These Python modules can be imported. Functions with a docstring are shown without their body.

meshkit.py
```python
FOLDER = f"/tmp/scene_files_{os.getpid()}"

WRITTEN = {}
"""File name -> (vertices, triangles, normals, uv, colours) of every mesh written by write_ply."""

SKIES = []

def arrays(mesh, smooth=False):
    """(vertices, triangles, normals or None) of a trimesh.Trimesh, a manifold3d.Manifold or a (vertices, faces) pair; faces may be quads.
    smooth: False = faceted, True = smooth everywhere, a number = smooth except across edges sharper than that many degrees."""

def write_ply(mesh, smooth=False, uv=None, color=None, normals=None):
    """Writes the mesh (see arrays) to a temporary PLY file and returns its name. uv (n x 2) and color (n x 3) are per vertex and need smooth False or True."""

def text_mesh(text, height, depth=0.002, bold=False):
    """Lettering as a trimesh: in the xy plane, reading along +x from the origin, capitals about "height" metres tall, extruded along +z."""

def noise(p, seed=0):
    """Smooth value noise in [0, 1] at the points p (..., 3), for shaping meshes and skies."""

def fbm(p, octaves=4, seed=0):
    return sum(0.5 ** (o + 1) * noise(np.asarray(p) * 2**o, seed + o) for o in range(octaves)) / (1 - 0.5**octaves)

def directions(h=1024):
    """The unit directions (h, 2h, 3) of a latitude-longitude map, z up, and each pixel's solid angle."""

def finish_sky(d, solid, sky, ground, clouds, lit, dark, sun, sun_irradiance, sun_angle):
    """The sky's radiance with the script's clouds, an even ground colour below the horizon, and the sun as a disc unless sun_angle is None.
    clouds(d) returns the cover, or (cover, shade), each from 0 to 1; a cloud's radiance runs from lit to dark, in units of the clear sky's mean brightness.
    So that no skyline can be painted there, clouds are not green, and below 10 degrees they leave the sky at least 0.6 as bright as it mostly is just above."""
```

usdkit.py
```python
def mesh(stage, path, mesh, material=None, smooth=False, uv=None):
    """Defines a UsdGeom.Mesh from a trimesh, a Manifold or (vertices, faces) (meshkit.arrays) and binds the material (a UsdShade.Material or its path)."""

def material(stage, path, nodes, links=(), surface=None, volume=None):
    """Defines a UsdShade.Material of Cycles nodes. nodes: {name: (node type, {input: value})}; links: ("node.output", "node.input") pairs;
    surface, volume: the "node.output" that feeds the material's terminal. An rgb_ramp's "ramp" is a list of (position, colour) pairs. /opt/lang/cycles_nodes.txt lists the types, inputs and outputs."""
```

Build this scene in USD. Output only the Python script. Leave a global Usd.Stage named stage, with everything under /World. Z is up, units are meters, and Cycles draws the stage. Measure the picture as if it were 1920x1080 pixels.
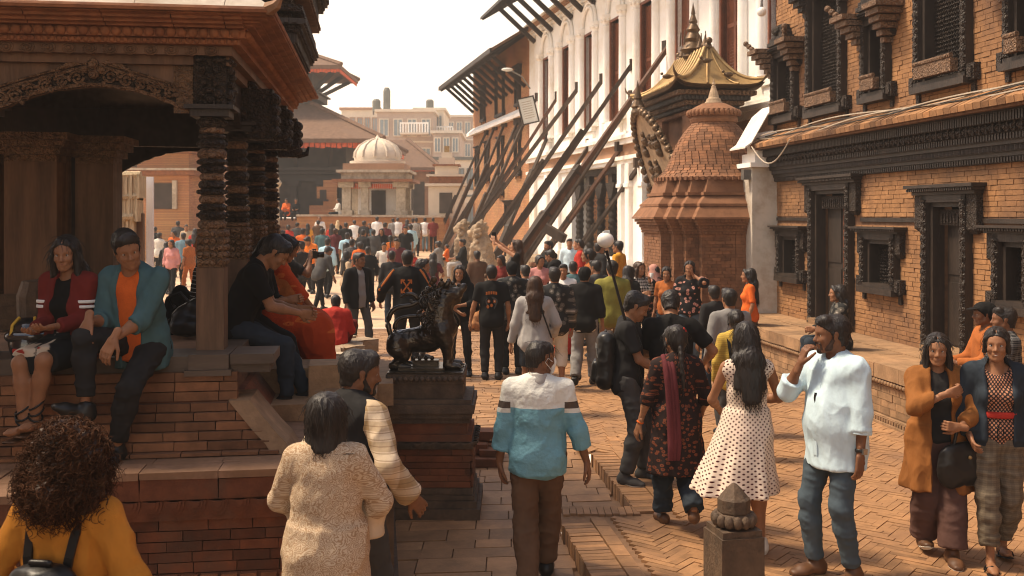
import math, random
import numpy as np, trimesh, usdkit, meshkit
import manifold3d as m3
from pxr import Usd, UsdGeom, UsdLux, UsdShade, Gf, Sdf, Vt
stage = Usd.Stage.CreateInMemory()
UsdGeom.SetStageUpAxis(stage, 'Z'); UsdGeom.SetStageMetersPerUnit(stage, 1.0)
UsdGeom.Xform.Define(stage, '/World'); UsdGeom.Scope.Define(stage, '/World/Looks')
PI = math.pi
# ---------------------------------------------------------------- camera, sky, sun, exposure
EYE, FPX, HOR = 2.45, 1900.0, 403.0
cam = UsdGeom.Camera.Define(stage, '/World/camera')
cam.AddTranslateOp().Set(Gf.Vec3d(0, 0, EYE)); cam.AddRotateXOp().Set(90.0)
cam.CreateHorizontalApertureAttr(36.0); cam.CreateFocalLengthAttr(36.0 * FPX / 1920)
cam.CreateVerticalApertureOffsetAttr(-(540 - HOR) / 1920 * 36.0)
cam.CreateFStopAttr(4.0); cam.CreateFocusDistanceAttr(8.0)
cam.CreateExposureAttr(0.66)
SUN_AZ, SUN_EL = math.radians(-80), math.radians(59)      # azimuth from +y towards +x
SUN = np.array([math.sin(SUN_AZ) * math.cos(SUN_EL), math.cos(SUN_AZ) * math.cos(SUN_EL), math.sin(SUN_EL)])
sun = UsdLux.DistantLight.Define(stage, '/World/sun')
sun.CreateNormalizeAttr(True); sun.CreateIntensityAttr(0.9); sun.CreateAngleAttr(9.0); sun.CreateColorAttr(Gf.Vec3f(1, .81, .58))
sun.AddRotateZOp().Set(-math.degrees(SUN_AZ)); sun.AddRotateXOp().Set(-(90 - math.degrees(SUN_EL)))
SKY_STRENGTH = 0.12; HAZE = 0.0012
usdkit.material(stage, '/World/Looks/sky_air', {
    'tc': ('texture_coordinate', {}),
    'sky': ('sky_texture', {'sky_type': 'single_scattering', 'sun_disc': False, 'sun_elevation': SUN_EL, 'sun_rotation': SUN_AZ, 'aerosol_density': 4.0}),
    'map': ('mapping', {'scale': (2.0, 2.0, 5.0)}), 'n': ('noise_texture', {'scale': 1.2, 'detail': 5.0}),
    'r': ('rgb_ramp', {'ramp': [(0, (.80,) * 3), (.35, (.86,) * 3), (.65, (1.0,) * 3)]}),
    'mx': ('mix_color', {'use_clamp': False, 'b': (11.0, 9.2, 7.0)}), 'sz': ('separate_xyz', {}), 'el': ('map_range', {'from_min': .14, 'from_max': .45, 'to_min': 1.0, 'to_max': .06, 'clamp': True}), 'ml': ('math', {'math_type': 'multiply'}),
    'bg': ('background_shader', {'strength': SKY_STRENGTH})},
    [('tc.generated', 'map.vector'), ('map.vector', 'n.vector'), ('n.fac', 'r.fac'), ('r.color', 'ml.value1'), ('tc.generated', 'sz.vector'), ('sz.z', 'el.value'), ('el.result', 'ml.value2'), ('ml.value', 'mx.fac'), ('sky.color', 'mx.a'), ('mx.result', 'bg.color')], surface='bg.background')
dome = UsdLux.DomeLight.Define(stage, '/World/sky'); dome.CreateIntensityAttr(1.0)
UsdShade.MaterialBindingAPI.Apply(dome.GetPrim()).Bind(UsdShade.Material.Get(stage, '/World/Looks/sky_air'))
dome.GetPrim().SetCustomDataByKey('kind', 'structure')

# ---------------------------------------------------------------- helpers
V = lambda *a: np.array(a, float)
def W(px, py, Y): return V((px - 960) / FPX * Y, Y, EYE - (py - HOR) / FPX * Y)
def Gp(px, py, z=0.0):
    Y = FPX * (EYE - z) / (py - HOR); return V((px - 960) / FPX * Y, Y, z)
_names = {}
def uniq(parent, name):
    k = (parent, name); n = _names.get(k, 0); _names[k] = n + 1
    return f'{parent}/{name}' if n == 0 else f'{parent}/{name}_{n:03d}'
def meta(p, label=None, cat=None, group=None, kind=None):
    for k, v in (('label', label), ('category', cat), ('group', group), ('kind', kind)):
        if v: p.SetCustomDataByKey(k, v)
    return p
def thing(name, label, cat, group=None, loc=(0, 0, 0), rz=0.0, kind=None):
    x = UsdGeom.Xform.Define(stage, uniq('/World', name))
    x.AddTranslateOp().Set(Gf.Vec3d(*map(float, loc))); x.AddRotateZOp().Set(float(rz))
    return meta(x.GetPrim(), label, cat, group, kind)
def pathof(parent): return '/World' if parent is None else str(parent.GetPath())
def put(name, mesh, mat, parent=None, smooth=False, uv=None, **kw):
    if isinstance(mesh, Bag): mesh = mesh.get()
    m = usdkit.mesh(stage, uniq(pathof(parent), name), mesh, MATS[mat] if isinstance(mat, str) else mat, smooth=smooth, uv=uv)
    return meta(m.GetPrim(), **kw)
def copy_of(src, name, label, cat, group, loc, rz=0.0, scale=None):
    x = UsdGeom.Xform.Define(stage, uniq('/World', name))
    x.AddTranslateOp().Set(Gf.Vec3d(*map(float, loc))); x.AddRotateZOp().Set(float(rz))
    if scale: x.AddScaleOp().Set(Gf.Vec3f(*scale))
    p = x.GetPrim(); p.GetReferences().AddInternalReference(src.GetPath()); p.SetInstanceable(True)
    return meta(p, label, cat, group)
class Bag:
    def __init__(s): s.v, s.f, s.n = [], [], 0
    def add(s, v, f):
        f = np.asarray(f, int)
        if f.shape[1] == 4: f = np.vstack([f[:, [0, 1, 2]], f[:, [0, 2, 3]]])
        s.v.append(np.asarray(v, float)); s.f.append(f + s.n); s.n += len(v); return s
    def mesh(s, m): return s.add(m.vertices, m.faces)
    def get(s): return trimesh.Trimesh(np.vstack(s.v), np.vstack(s.f), process=False)
    def xf(s, fn): s.v = [fn(v) for v in s.v]; return s
BF = np.array([[0, 3, 2, 1], [4, 5, 6, 7], [0, 1, 5, 4], [1, 2, 6, 5], [2, 3, 7, 6], [3, 0, 4, 7]])
BC = np.array([[-1, -1, -1], [1, -1, -1], [1, 1, -1], [-1, 1, -1], [-1, -1, 1], [1, -1, 1], [1, 1, 1], [-1, 1, 1]], float)
def bx(b, x0, x1, y0, y1, z0, z1, j=0, rng=None):
    c, h = V(x0 + x1, y0 + y1, z0 + z1) / 2, V(x1 - x0, y1 - y0, z1 - z0) / 2
    v = c + BC * h
    if j: v = v + (rng or R0).uniform(-j, j, (8, 3))
    return b.add(v, BF)
R0 = np.random.default_rng(7)
def hexa(b, p8): return b.add(np.array(p8, float), BF)       # bottom 4 ccw then top 4
def beam(b, p, q, w, h, up=(0, 0, 1), ext=0):
    p, q = V(*p), V(*q); d = q - p; L = np.linalg.norm(d); d /= L
    a = np.cross(d, up); a /= np.linalg.norm(a); c = np.cross(a, d)
    v = [(p + (d * L if z > 0 else 0) + a * x * w / 2 + c * y * h / 2) for x, y, z in BC]
    return b.add(v, BF)
def tube(b, pts, r, n=8, cap=True):
    p = np.asarray(pts, float); k = len(p); r = np.broadcast_to(r, (k,)).astype(float)
    t = np.gradient(p, axis=0); t /= np.linalg.norm(t, axis=1, keepdims=True) + 1e-12
    ref = V(0, 0, 1) if abs(t[:, 2]).mean() < .8 else V(1, 0, 0)
    a = np.cross(t, ref); a /= np.linalg.norm(a, axis=1, keepdims=True) + 1e-12; c = np.cross(t, a)
    an = np.arange(n) * 2 * PI / n
    v = (p[:, None] + r[:, None, None] * (np.cos(an)[None, :, None] * a[:, None] + np.sin(an)[None, :, None] * c[:, None])).reshape(-1, 3)
    i, j = np.meshgrid(np.arange(k - 1), np.arange(n), indexing='ij')
    q = np.stack([i * n + j, i * n + (j + 1) % n, (i + 1) * n + (j + 1) % n, (i + 1) * n + j], -1).reshape(-1, 4)[:, ::-1]
    f = np.vstack([q[:, [0, 1, 2]], q[:, [0, 2, 3]]])
    if cap:
        v = np.vstack([v, p[:1], p[-1:]]); m = k * n
        f = np.vstack([f, [[m, jj, (jj + 1) % n] for jj in range(n)], [[m + 1, (k - 1) * n + (jj + 1) % n, (k - 1) * n + jj] for jj in range(n)]])
    return b.add(v, f)
def lathe(b, prof, c=(0, 0, 0), n=16, sx=1, sy=1, rot=0.0):
    """prof: (r, z) pairs from bottom to top"""
    pr = np.array(prof, float); k = len(pr); an = np.arange(n) * 2 * PI / n + rot
    v = np.stack([pr[:, 0][:, None] * np.cos(an) * sx, pr[:, 0][:, None] * np.sin(an) * sy, np.repeat(pr[:, 1][:, None], n, 1)], -1).reshape(-1, 3)
    i, j = np.meshgrid(np.arange(k - 1), np.arange(n), indexing='ij')
    q = np.stack([i * n + j, i * n + (j + 1) % n, (i + 1) * n + (j + 1) % n, (i + 1) * n + j], -1).reshape(-1, 4)
    f = np.vstack([q[:, [0, 1, 2]], q[:, [0, 2, 3]]])
    v = np.vstack([v, [[0, 0, pr[0, 1]], [0, 0, pr[-1, 1]]]]); m = k * n
    f = np.vstack([f, [[m, (jj + 1) % n, jj] for jj in range(n)], [[m + 1, (k - 1) * n + jj, (k - 1) * n + (jj + 1) % n] for jj in range(n)]])
    return b.add(v + np.asarray(c, float), f)
_sph = {}
def ball(b, c, r, sub=1, s=(1, 1, 1)):
    if sub not in _sph: _sph[sub] = trimesh.creation.icosphere(sub)
    m = _sph[sub]; return b.add(m.vertices * r * np.asarray(s) + np.asarray(c), m.faces)
def extr(b, poly, d0, d1, fn=None):
    """polygon points (x, z) (ccw), extruded along y from d0 to d1; fn maps (n,3)->world"""
    from shapely.geometry import Polygon
    m = trimesh.creation.extrude_polygon(poly if hasattr(poly, 'exterior') else Polygon(poly), d1 - d0, engine='earcut')
    v = np.stack([m.vertices[:, 0], d0 + m.vertices[:, 2], m.vertices[:, 1]], 1); f = m.faces[:, ::-1]
    return b.add(fn(v) if fn else v, f)
class Fr:
    """local (a along e, b along q, z up) at origin o"""
    def __init__(s, o, e, q): s.o, s.e, s.q = V(*o), V(*e) / np.linalg.norm(e), V(*q) / np.linalg.norm(q)
    def __call__(s, v): v = np.asarray(v, float); return s.o + v[..., :1] * s.e + v[..., 1:2] * s.q + v[..., 2:3] * V(0, 0, 1)
    def bag(s, b):
        flip = np.dot(np.cross(s.e, s.q), V(0, 0, 1)) < 0
        r = Bag(); r.v = [s(v) for v in b.v]; r.f = [f[:, ::-1] if flip else f for f in b.f]; r.n = b.n; return r
# ---------------------------------------------------------------- materials
MATS = {}
def mat(name, col, rough=.75, var=.25, sc=3.0, bump=.25, bsc=40.0, bd=.01, metal=0.0, island=0.0, stretch=None, spec=.35, carve=0.0, csc=25.0, rnd=0.0, sheen=0.0, coat=0.0, dirt=None, dsc=1.2, trans=0.0):
    c = np.array(col, float)
    n = {'tc': ('texture_coordinate', {}), 'mp': ('mapping', {'scale': stretch or (1, 1, 1)}), 'n': ('noise_texture', {'scale': sc, 'detail': 5.0, 'roughness': .62}),
         'mr': ('map_range', {'from_min': .3, 'from_max': .7, 'clamp': True}), 'cm': ('mix_color', {'a': tuple(c * (1 - var)), 'b': tuple(np.minimum(c * (1 + var), .95))}),
         'p': ('principled_bsdf', {'roughness': rough, 'metallic': metal, 'specular_ior_level': spec, 'sheen_weight': sheen, 'coat_weight': coat, 'transmission_weight': trans})}
    l = [('tc.object', 'mp.vector'), ('mp.vector', 'n.vector'), ('n.fac', 'mr.value'), ('mr.result', 'cm.fac')]
    out = 'cm.result'
    if dirt is not None:
        n['dn'] = ('noise_texture', {'scale': dsc, 'detail': 6.0, 'roughness': .7}); n['dr'] = ('map_range', {'from_min': .48, 'from_max': .68, 'clamp': True})
        n['dm'] = ('mix_color', {'b': tuple(dirt)}); l += [('tc.object', 'dn.vector'), ('dn.fac', 'dr.value'), ('dr.result', 'dm.fac'), (out, 'dm.a')]; out = 'dm.result'
    if island or rnd:
        if island: n['g'] = ('geometry', {}); src = 'g.random_per_island'
        else: n['g'] = ('object_info', {}); src = 'g.random'
        a = island or rnd
        n['wn'] = ('white_noise_texture', {'dimensions': '1D'}); n['ir'] = ('rgb_ramp', {'ramp': [(0, (1 - a, 1 - a * 1.05, 1 - a * 1.1)), (.5, (1, 1, 1)), (.8, (1 + .5 * a, 1 + .45 * a, 1 + .35 * a)), (1, (1 + a, 1 + .8 * a, 1 + .6 * a))]})
        n['im'] = ('mix_color', {'blend_type': 'multiply', 'fac': 1.0, 'use_clamp': False}); l += [(src, 'wn.w'), ('wn.value', 'ir.fac'), (out, 'im.a'), ('ir.color', 'im.b')]; out = 'im.result'
    l.append((out, 'p.base_color'))
    if bump or carve:
        n['bn'] = ('noise_texture', {'scale': bsc, 'detail': 4.0}); n['b'] = ('bump', {'strength': bump, 'distance': bd}); l += [('mp.vector', 'bn.vector'), ('bn.fac', 'b.height')]
        last = 'b.normal'
        if carve:
            n['vo'] = ('voronoi_texture', {'scale': csc}); n['wv'] = ('wave_texture', {'wave_type': 'rings', 'scale': csc * .35, 'distortion': 9.0, 'detail': 2.0, 'detail_scale': 2.0})
            n['ad'] = ('math', {'math_type': 'add'}); n['b2'] = ('bump', {'strength': carve, 'distance': .03})
            l += [('tc.object', 'vo.vector'), ('tc.object', 'wv.vector'), ('vo.distance', 'ad.value1'), ('wv.fac', 'ad.value2'), ('ad.value', 'b2.height'), (last, 'b2.normal')]; last = 'b2.normal'
        l.append((last, 'p.normal'))
    MATS[name] = usdkit.material(stage, '/World/Looks/' + name, n, l, surface='p.BSDF'); return MATS[name]
# ================================================================ people: signed distance fields of jointed limbs, meshed by surface nets
def unit(v): v = np.asarray(v, float); return v / (np.linalg.norm(v) + 1e-12)
class Fld:
    def __init__(s): s.p = []; s.cuts = []
    def cone(s, a, b, ra, rb=None, k=.025, sq=(), cuts=(), op='u'):
        a, b = V(*a), V(*b); rb = ra if rb is None else rb
        T = np.eye(3); mx = 1.0; mn = 1.0
        for ax, sc in sq:
            ax = unit(ax); T = T + (1 / sc - 1) * np.outer(ax, ax); mx = max(mx, sc); mn = min(mn, sc)
        r = max(ra, rb) * mx
        s.p.append((op, k, np.minimum(a, b) - r, np.maximum(a, b) + r, (a, b, ra, rb, T, mn, cuts))); return s
    def fn(s, f, lo, hi, k=.02, op='u'): s.p.append((op, k, V(*lo), V(*hi), f)); return s
    def mesh(s, h, smooth=1):
        us = [p for p in s.p if p[0] == 'u']
        lo = np.min([p[2] for p in us], 0) - 3 * h; hi = np.max([p[3] for p in us], 0) + 3 * h
        n = np.ceil((hi - lo) / h).astype(int) + 1
        ax = [(lo[i] + h * np.arange(n[i])).astype(np.float32) for i in range(3)]
        f = np.full(n, 1.0, np.float32)
        for op, k, l, u, d in s.p:
            m = max(k, 2 * h) + h
            i0 = np.clip(np.floor((l - m - lo) / h).astype(int), 0, n - 1); i1 = np.clip(np.ceil((u + m - lo) / h).astype(int) + 1, 1, n)
            if (i1 <= i0).any(): continue
            sl = tuple(slice(a, b) for a, b in zip(i0, i1))
            X, Y, Z = ax[0][sl[0]][:, None, None], ax[1][sl[1]][None, :, None], ax[2][sl[2]][None, None, :]
            if callable(d): q = d(X, Y, Z).astype(np.float32)
            else:
                a, b, ra, rb, T, mn, cuts = d
                x, y, z = X - a[0], Y - a[1], Z - a[2]
                if (T != np.eye(3)).any(): x, y, z = (T[i, 0] * x + T[i, 1] * y + T[i, 2] * z for i in range(3))
                ab = T @ (b - a); L = float(ab @ ab)
                if L > 1e-10:
                    t = np.clip((x * ab[0] + y * ab[1] + z * ab[2]) / L, 0, 1)
                    q = np.sqrt((x - t * ab[0]) ** 2 + (y - t * ab[1]) ** 2 + (z - t * ab[2]) ** 2) - (ra + t * (rb - ra))
                else: q = np.sqrt(x * x + y * y + z * z) - ra
                q = q * mn
                for cp, cn in cuts: q = np.maximum(q, (X - cp[0]) * cn[0] + (Y - cp[1]) * cn[1] + (Z - cp[2]) * cn[2])
            g = f[sl]
            if op == 's': q = -q; f[sl] = np.maximum(g, q) + np.maximum(k - np.abs(g - q), 0) ** 2 / (4 * k)
            else: f[sl] = np.minimum(g, q) - np.maximum(k - np.abs(g - q), 0) ** 2 / (4 * k)
        for cp, cn in s.cuts:
            f = np.maximum(f, (ax[0][:, None, None] - cp[0]) * cn[0] + (ax[1][None, :, None] - cp[1]) * cn[1] + (ax[2][None, None, :] - cp[2]) * cn[2])
        return nets(f, lo, h, smooth)
def nets(f, lo, h, smooth=1):
    f = np.where(np.abs(f) < 1e-7, 1e-7, f); s = f < 0
    c = np.zeros(np.array(f.shape) - 1, np.int8); n0, n1, n2 = c.shape
    for i, j, k in np.ndindex(2, 2, 2): c += s[i:i + n0, j:j + n1, k:k + n2]
    act = (c > 0) & (c < 8); I, J, K = np.nonzero(act); num = -np.ones(c.shape, np.int32); num[I, J, K] = np.arange(len(I))
    pos = np.zeros((len(I), 3)); cnt = np.zeros(len(I)); cor = list(np.ndindex(2, 2, 2))
    vals = {o: f[I + o[0], J + o[1], K + o[2]] for o in cor}
    for o in cor:
        for d in range(3):
            if o[d]: continue
            e = list(o); e[d] = 1; e = tuple(e); fa, fb = vals[o], vals[e]; m = (fa < 0) != (fb < 0); t = np.where(m, fa / np.where(m, fa - fb, 1), 0)
            for q in range(3): pos[:, q] += m * (o[q] + (t if q == d else 0))
            cnt += m
    v = lo + h * (np.stack([I, J, K], 1) + pos / np.maximum(cnt, 1)[:, None])
    F = []
    for d in range(3):
        a, b = [(1, 2), (2, 0), (0, 1)][d]
        s0 = np.take(s, range(f.shape[d] - 1), d); s1 = np.take(s, range(1, f.shape[d]), d)
        ch = s0 != s1; idx = np.array(np.nonzero(ch)); ok = (idx[a] > 0) & (idx[b] > 0) & (idx[a] < c.shape[a]) & (idx[b] < c.shape[b]); idx = idx[:, ok]
        neg = s0[tuple(idx)]
        def at(da, db):
            q = idx.copy(); q[a] += da; q[b] += db; return num[tuple(q)]
        qd = np.stack([at(-1, -1), at(0, -1), at(0, 0), at(-1, 0)], 1)
        F.append(np.where(neg[:, None], qd, qd[:, ::-1]))
    q = np.vstack(F)
    for _ in range(smooth):
        nb = np.zeros_like(v); w = np.zeros(len(v))
        for x, y in ((0, 1), (1, 2), (2, 3), (3, 0)):
            for p, r in ((x, y), (y, x)):
                w += np.bincount(q[:, p], minlength=len(v))
                for kk in range(3): nb[:, kk] += np.bincount(q[:, p], v[q[:, r], kk], minlength=len(v))
        v = .5 * v + .5 * nb / np.maximum(w, 1)[:, None]
    return v, np.vstack([q[:, [0, 1, 2]], q[:, [0, 2, 3]]])
def vnorm(v, f):
    n = np.zeros_like(v); g = np.cross(v[f[:, 1]] - v[f[:, 0]], v[f[:, 2]] - v[f[:, 0]])
    for k in range(3):
        for q in range(3): n[:, q] += np.bincount(f[:, k], g[:, q], minlength=len(v))
    return n / (np.linalg.norm(n, axis=1, keepdims=True) + 1e-12)
def wrinkle(vf, amp, fr=(9, 9, 5), seed=0, lo=None):
    v, f = vf; p = v * np.array(fr) + seed * 7.3
    w = meshkit.noise(p + 1.5 * meshkit.noise(p * .5, seed)[:, None], seed); w = np.clip(1 - 2.6 * np.abs(w - .5), 0, 1) ** 1.5
    q = p @ np.array([[.9, .3, -.5], [-.3, .9, .4], [.7, -.5, 1.1]]); w2 = np.clip(1 - 3.4 * np.abs(meshkit.noise(q * 1.7 + 3.1, seed + 5) - .5), 0, 1) ** 1.5
    w = .75 * w + .22 * w2 + .15 * meshkit.noise(p * 3.1, seed + 3)
    return v + vnorm(v, f) * (amp * (w - .5))[:, None], f
def ik(a, c, l1, l2, hint):
    d = c - a; L = np.linalg.norm(d); u = d / (L + 1e-9); L = min(max(L, abs(l1 - l2) + .01), (l1 + l2) * .998); c = a + u * L
    x = (l1 * l1 - l2 * l2 + L * L) / (2 * L); hh = math.sqrt(max(l1 * l1 - x * x, 0)); p = V(*hint) - np.dot(hint, u) * u
    return a + u * x + unit(p) * hh, c
def rot(ax, deg):
    a = math.radians(deg); c, s = math.cos(a), math.sin(a)
    return {'x': np.array([[1, 0, 0], [0, c, -s], [0, s, c]]), 'y': np.array([[c, 0, s], [0, 1, 0], [-s, 0, c]]), 'z': np.array([[c, -s, 0], [s, c, 0], [0, 0, 1]])}[ax]
class Body:
    """local metres for a stature of 1.70: x to the person's right, y forward, z up"""
    def __init__(s, sex='m', girth=1.0, lean=0, roll=0, twist=0, head=(0, 0, 0), hands=None, feet=None, sit=None, px=0.0, py=0.0, elbows=None, knees=None, bow=0, curl=(25, 25), palm=None, fdir=None, **_):
        s.f = sex == 'f'; s.g = girth; pz = sit if sit else .93; s.P = V(px, py, pz)
        R = rot('z', twist) @ rot('y', roll) @ rot('x', -lean); s.R = R; up = lambda x, y, z: s.P + R @ V(x, y, z)
        sw = .158 if s.f else .178
        s.W, s.C, s.N = up(0, .005, .12), up(0, 0, .32), up(0, -.015, .49)
        s.S = {1: up(sw, -.01, .44), -1: up(-sw, -.01, .44)}
        s.RH = rot('z', twist) @ rot('x', -lean - bow) @ rot('z', -head[0]) @ rot('x', head[1]) @ rot('y', head[2])
        s.Hc = s.N + R @ rot('x', -bow * .7) @ V(0, .028, .05) + s.RH @ V(0, .012, .105)
        s.H = {i: s.P + rot('z', twist * .5) @ V(i * .088, 0, -.03) for i in (1, -1)}
        hands = hands or {}; feet = feet or {}; s.E, s.Wr, s.K, s.A, s.toe, s.fd, s.pn = {}, {}, {}, {}, {}, {}, {}
        for i, nm in ((1, 'R'), (-1, 'L')):
            t = hands.get(nm, (i * .25, .04, .87)); hint = (elbows or {}).get(nm, (i * .6, -1, -.4))
            if nm not in hands: t = s.S[i] + V(i * .075, .05 + .15 * math.sin(math.radians(lean)), -.515)
            s.E[i], s.Wr[i] = ik(s.S[i], V(*t), .285, .25, hint)
            ft = feet.get(nm, (i * .10, 0, .075, i * 8, 0)); kh = (knees or {}).get(nm, (i * .12, 1, .1))
            s.K[i], s.A[i] = ik(s.H[i], V(*ft[:3]), .43, .415, kh); s.toe[i] = ft[3:5] if len(ft) > 4 else (i * 8, 0)
            s.fd[i] = unit((fdir or {}).get(nm, s.Wr[i] - s.E[i] + V(0, .03, 0))); s.pn[i] = V(*(palm or {}).get(nm, (-i, .15, 0)))
            s.pn[i] = unit(s.pn[i] - np.dot(s.pn[i], s.fd[i]) * s.fd[i])
        s.curl = {1: curl[0], -1: curl[1]}
    def torso(s, F, e=0.0, hem=None, k=.05, neck=True):
        R, g = s.R, s.g; X, Y = R @ V(1, 0, 0), R @ V(0, 1, 0); up = lambda x, y, z: s.P + R @ V(x, y, z)
        f = s.f
        F.cone(up(0, -.005, .36), up(0, 0, .22), (.108 if f else .115) * (.5 + .5 * g) + e, (.097 if f else .106) * g + e, k, [(X, 1.32 if not f else 1.25), (Y, .95)])
        F.cone(up(0, 0, .24), up(0, .005 + .03 * (g - 1), .06), (.093 if f else .103) * g + e, (.09 if f else .108) * g + e, k, [(X, 1.3)])
        F.cone(up(0, 0, .05), s.P + V(0, -.01, -.03), (.108 if f else .108) * g + e, (.118 if f else .112) * (.5 + .5 * g) + e, k, [(X, 1.4 if f else 1.28)])
        for i in (1, -1):
            F.cone(up(i * .07, -.015, .43), s.S[i] - R @ V(i * .015, 0, .012), .055 + e, .047 + e * .8, .06)
            F.cone(up(i * .02, -.02, .485), up(i * .11, -.02, .445), .045 + e * .8, .04 + e * .8, .05)
            if f: F.cone(up(i * .062, .085, .285), up(i * .062, .08, .285), .05 + e * .9, None, .04)
            F.cone(s.P + V(i * .065, -.065, -.04), s.P + V(i * .065, -.06, -.07), .078 + e * 1.1, None, .05)
        if hem is not None:
            F.cone(s.P + V(0, 0, .06), s.P + V(0, 0, hem - .08), .108 * g + e,   .116 * max(g, 1) + e * 1.5, k, [(X, 1.25)], [(s.P + V(0, 0, hem), V(0, 0, -1))])
    def arms(s, F, e=0.0, end=2.0, k=.03, flare=0.0, only=(1, -1)):
        for i in only:
            a, b, c = s.S[i], s.E[i], s.Wr[i]; th = .92 if s.f else 1.05
            if end <= 1:
                q = a + (b - a) * end; u = unit(b - a); F.cone(a, q + u * .04, .052 * th + e, .042 * th + e + flare, k, (), [(q, u)])
            else:
                F.cone(a, b, .05 * th + e, .039 * th + e, k); q = b + (c - b) * (end - 1); u = unit(c - b)
                F.cone(b, q + u * .03, .039 * th + e, (.039 - .012 * (end - 1)) * th + e + flare, k, (), [(q, u)])
    def bare_arms(s, F, k=.025, only=(1, -1)):
        for i in only:
            a, b, c = s.S[i], s.E[i], s.Wr[i]; th = .88 if s.f else 1.02
            F.cone(a, b, .05 * th, .036 * th, k); F.cone(b, b + (c - b) * .35, .037 * th, .038 * th, k); F.cone(b + (c - b) * .3, c, .037 * th, .026 * th, k)
    def legs(s, F, e=0.0, end=2.0, k=.03, flare=0.0, only=(1, -1)):
        for i in only:
            a, b, c = s.H[i], s.K[i], s.A[i]; th = (1.0 if s.f else 1.0) * (.6 + .4 * s.g)
            if end <= 1:
                q = a + (b - a) * end; u = unit(b - a); F.cone(a, q + u * .04, .088 * th + e, (.088 - .03 * end) * th + e + flare, k, (), [(q, u)])
            else:
                F.cone(a + V(0, 0, .02), b, .088 * th + e, .057 * th + e + flare * .4, k); q = b + (c - b) * (end - 1); u = unit(c - b)
                m = b + (c - b) * .3
                F.cone(b, m, .056 * th + e + flare * .4, .056 * th + e + flare * .6, k); F.cone(m, q + u * .03, .056 * th + e + flare * .6, .041 * th + e + flare, k, (), [(q, u)])
    def bare_legs(s, F, only=(1, -1)):
        for i in only:
            a, b, c = s.H[i], s.K[i], s.A[i]; bk = s.RL(i) @ V(0, -.012, 0)
            F.cone(a, b, .082, .052, .03); F.cone(b, b + (c - b) * .32 + bk, .05, .055, .03); F.cone(b + (c - b) * .3 + bk, c, .054, .033, .03)
    def RL(s, i): return rot('z', -s.toe[i][0]) @ rot('x', -s.toe[i][1])
    def foot(s, F, i, e=0.0, sole=0.0, lift=0.0):
        R = s.RL(i); A = s.A[i]; q = lambda x, y, z: A + R @ V(x, y, z); up = R @ V(0, 0, 1)
        cut = [(q(0, 0, -.073 - sole), -up)]
        F.cone(q(0, -.045, -.04), q(0, -.04, -.05), .035 + e, None, .03, (), cut)
        F.cone(q(0, -.03, -.035), q(0, .10, -.05), .036 + e, .034 + e, .03, [(R @ V(1, 0, 0), 1.1)], cut)
        F.cone(q(-.012 * i, .09, -.053), q(-.012 * i, .155, -.058), .036 + e, .027 + e, .03, [(R @ V(1, 0, 0), 1.25), (up, .75)], cut)
        if lift: F.cone(q(0, -.012, .0), q(0, -.02, -.03), .04 + lift, .042 + lift, .02, (), [(q(0, 0, .035), up)])
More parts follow.
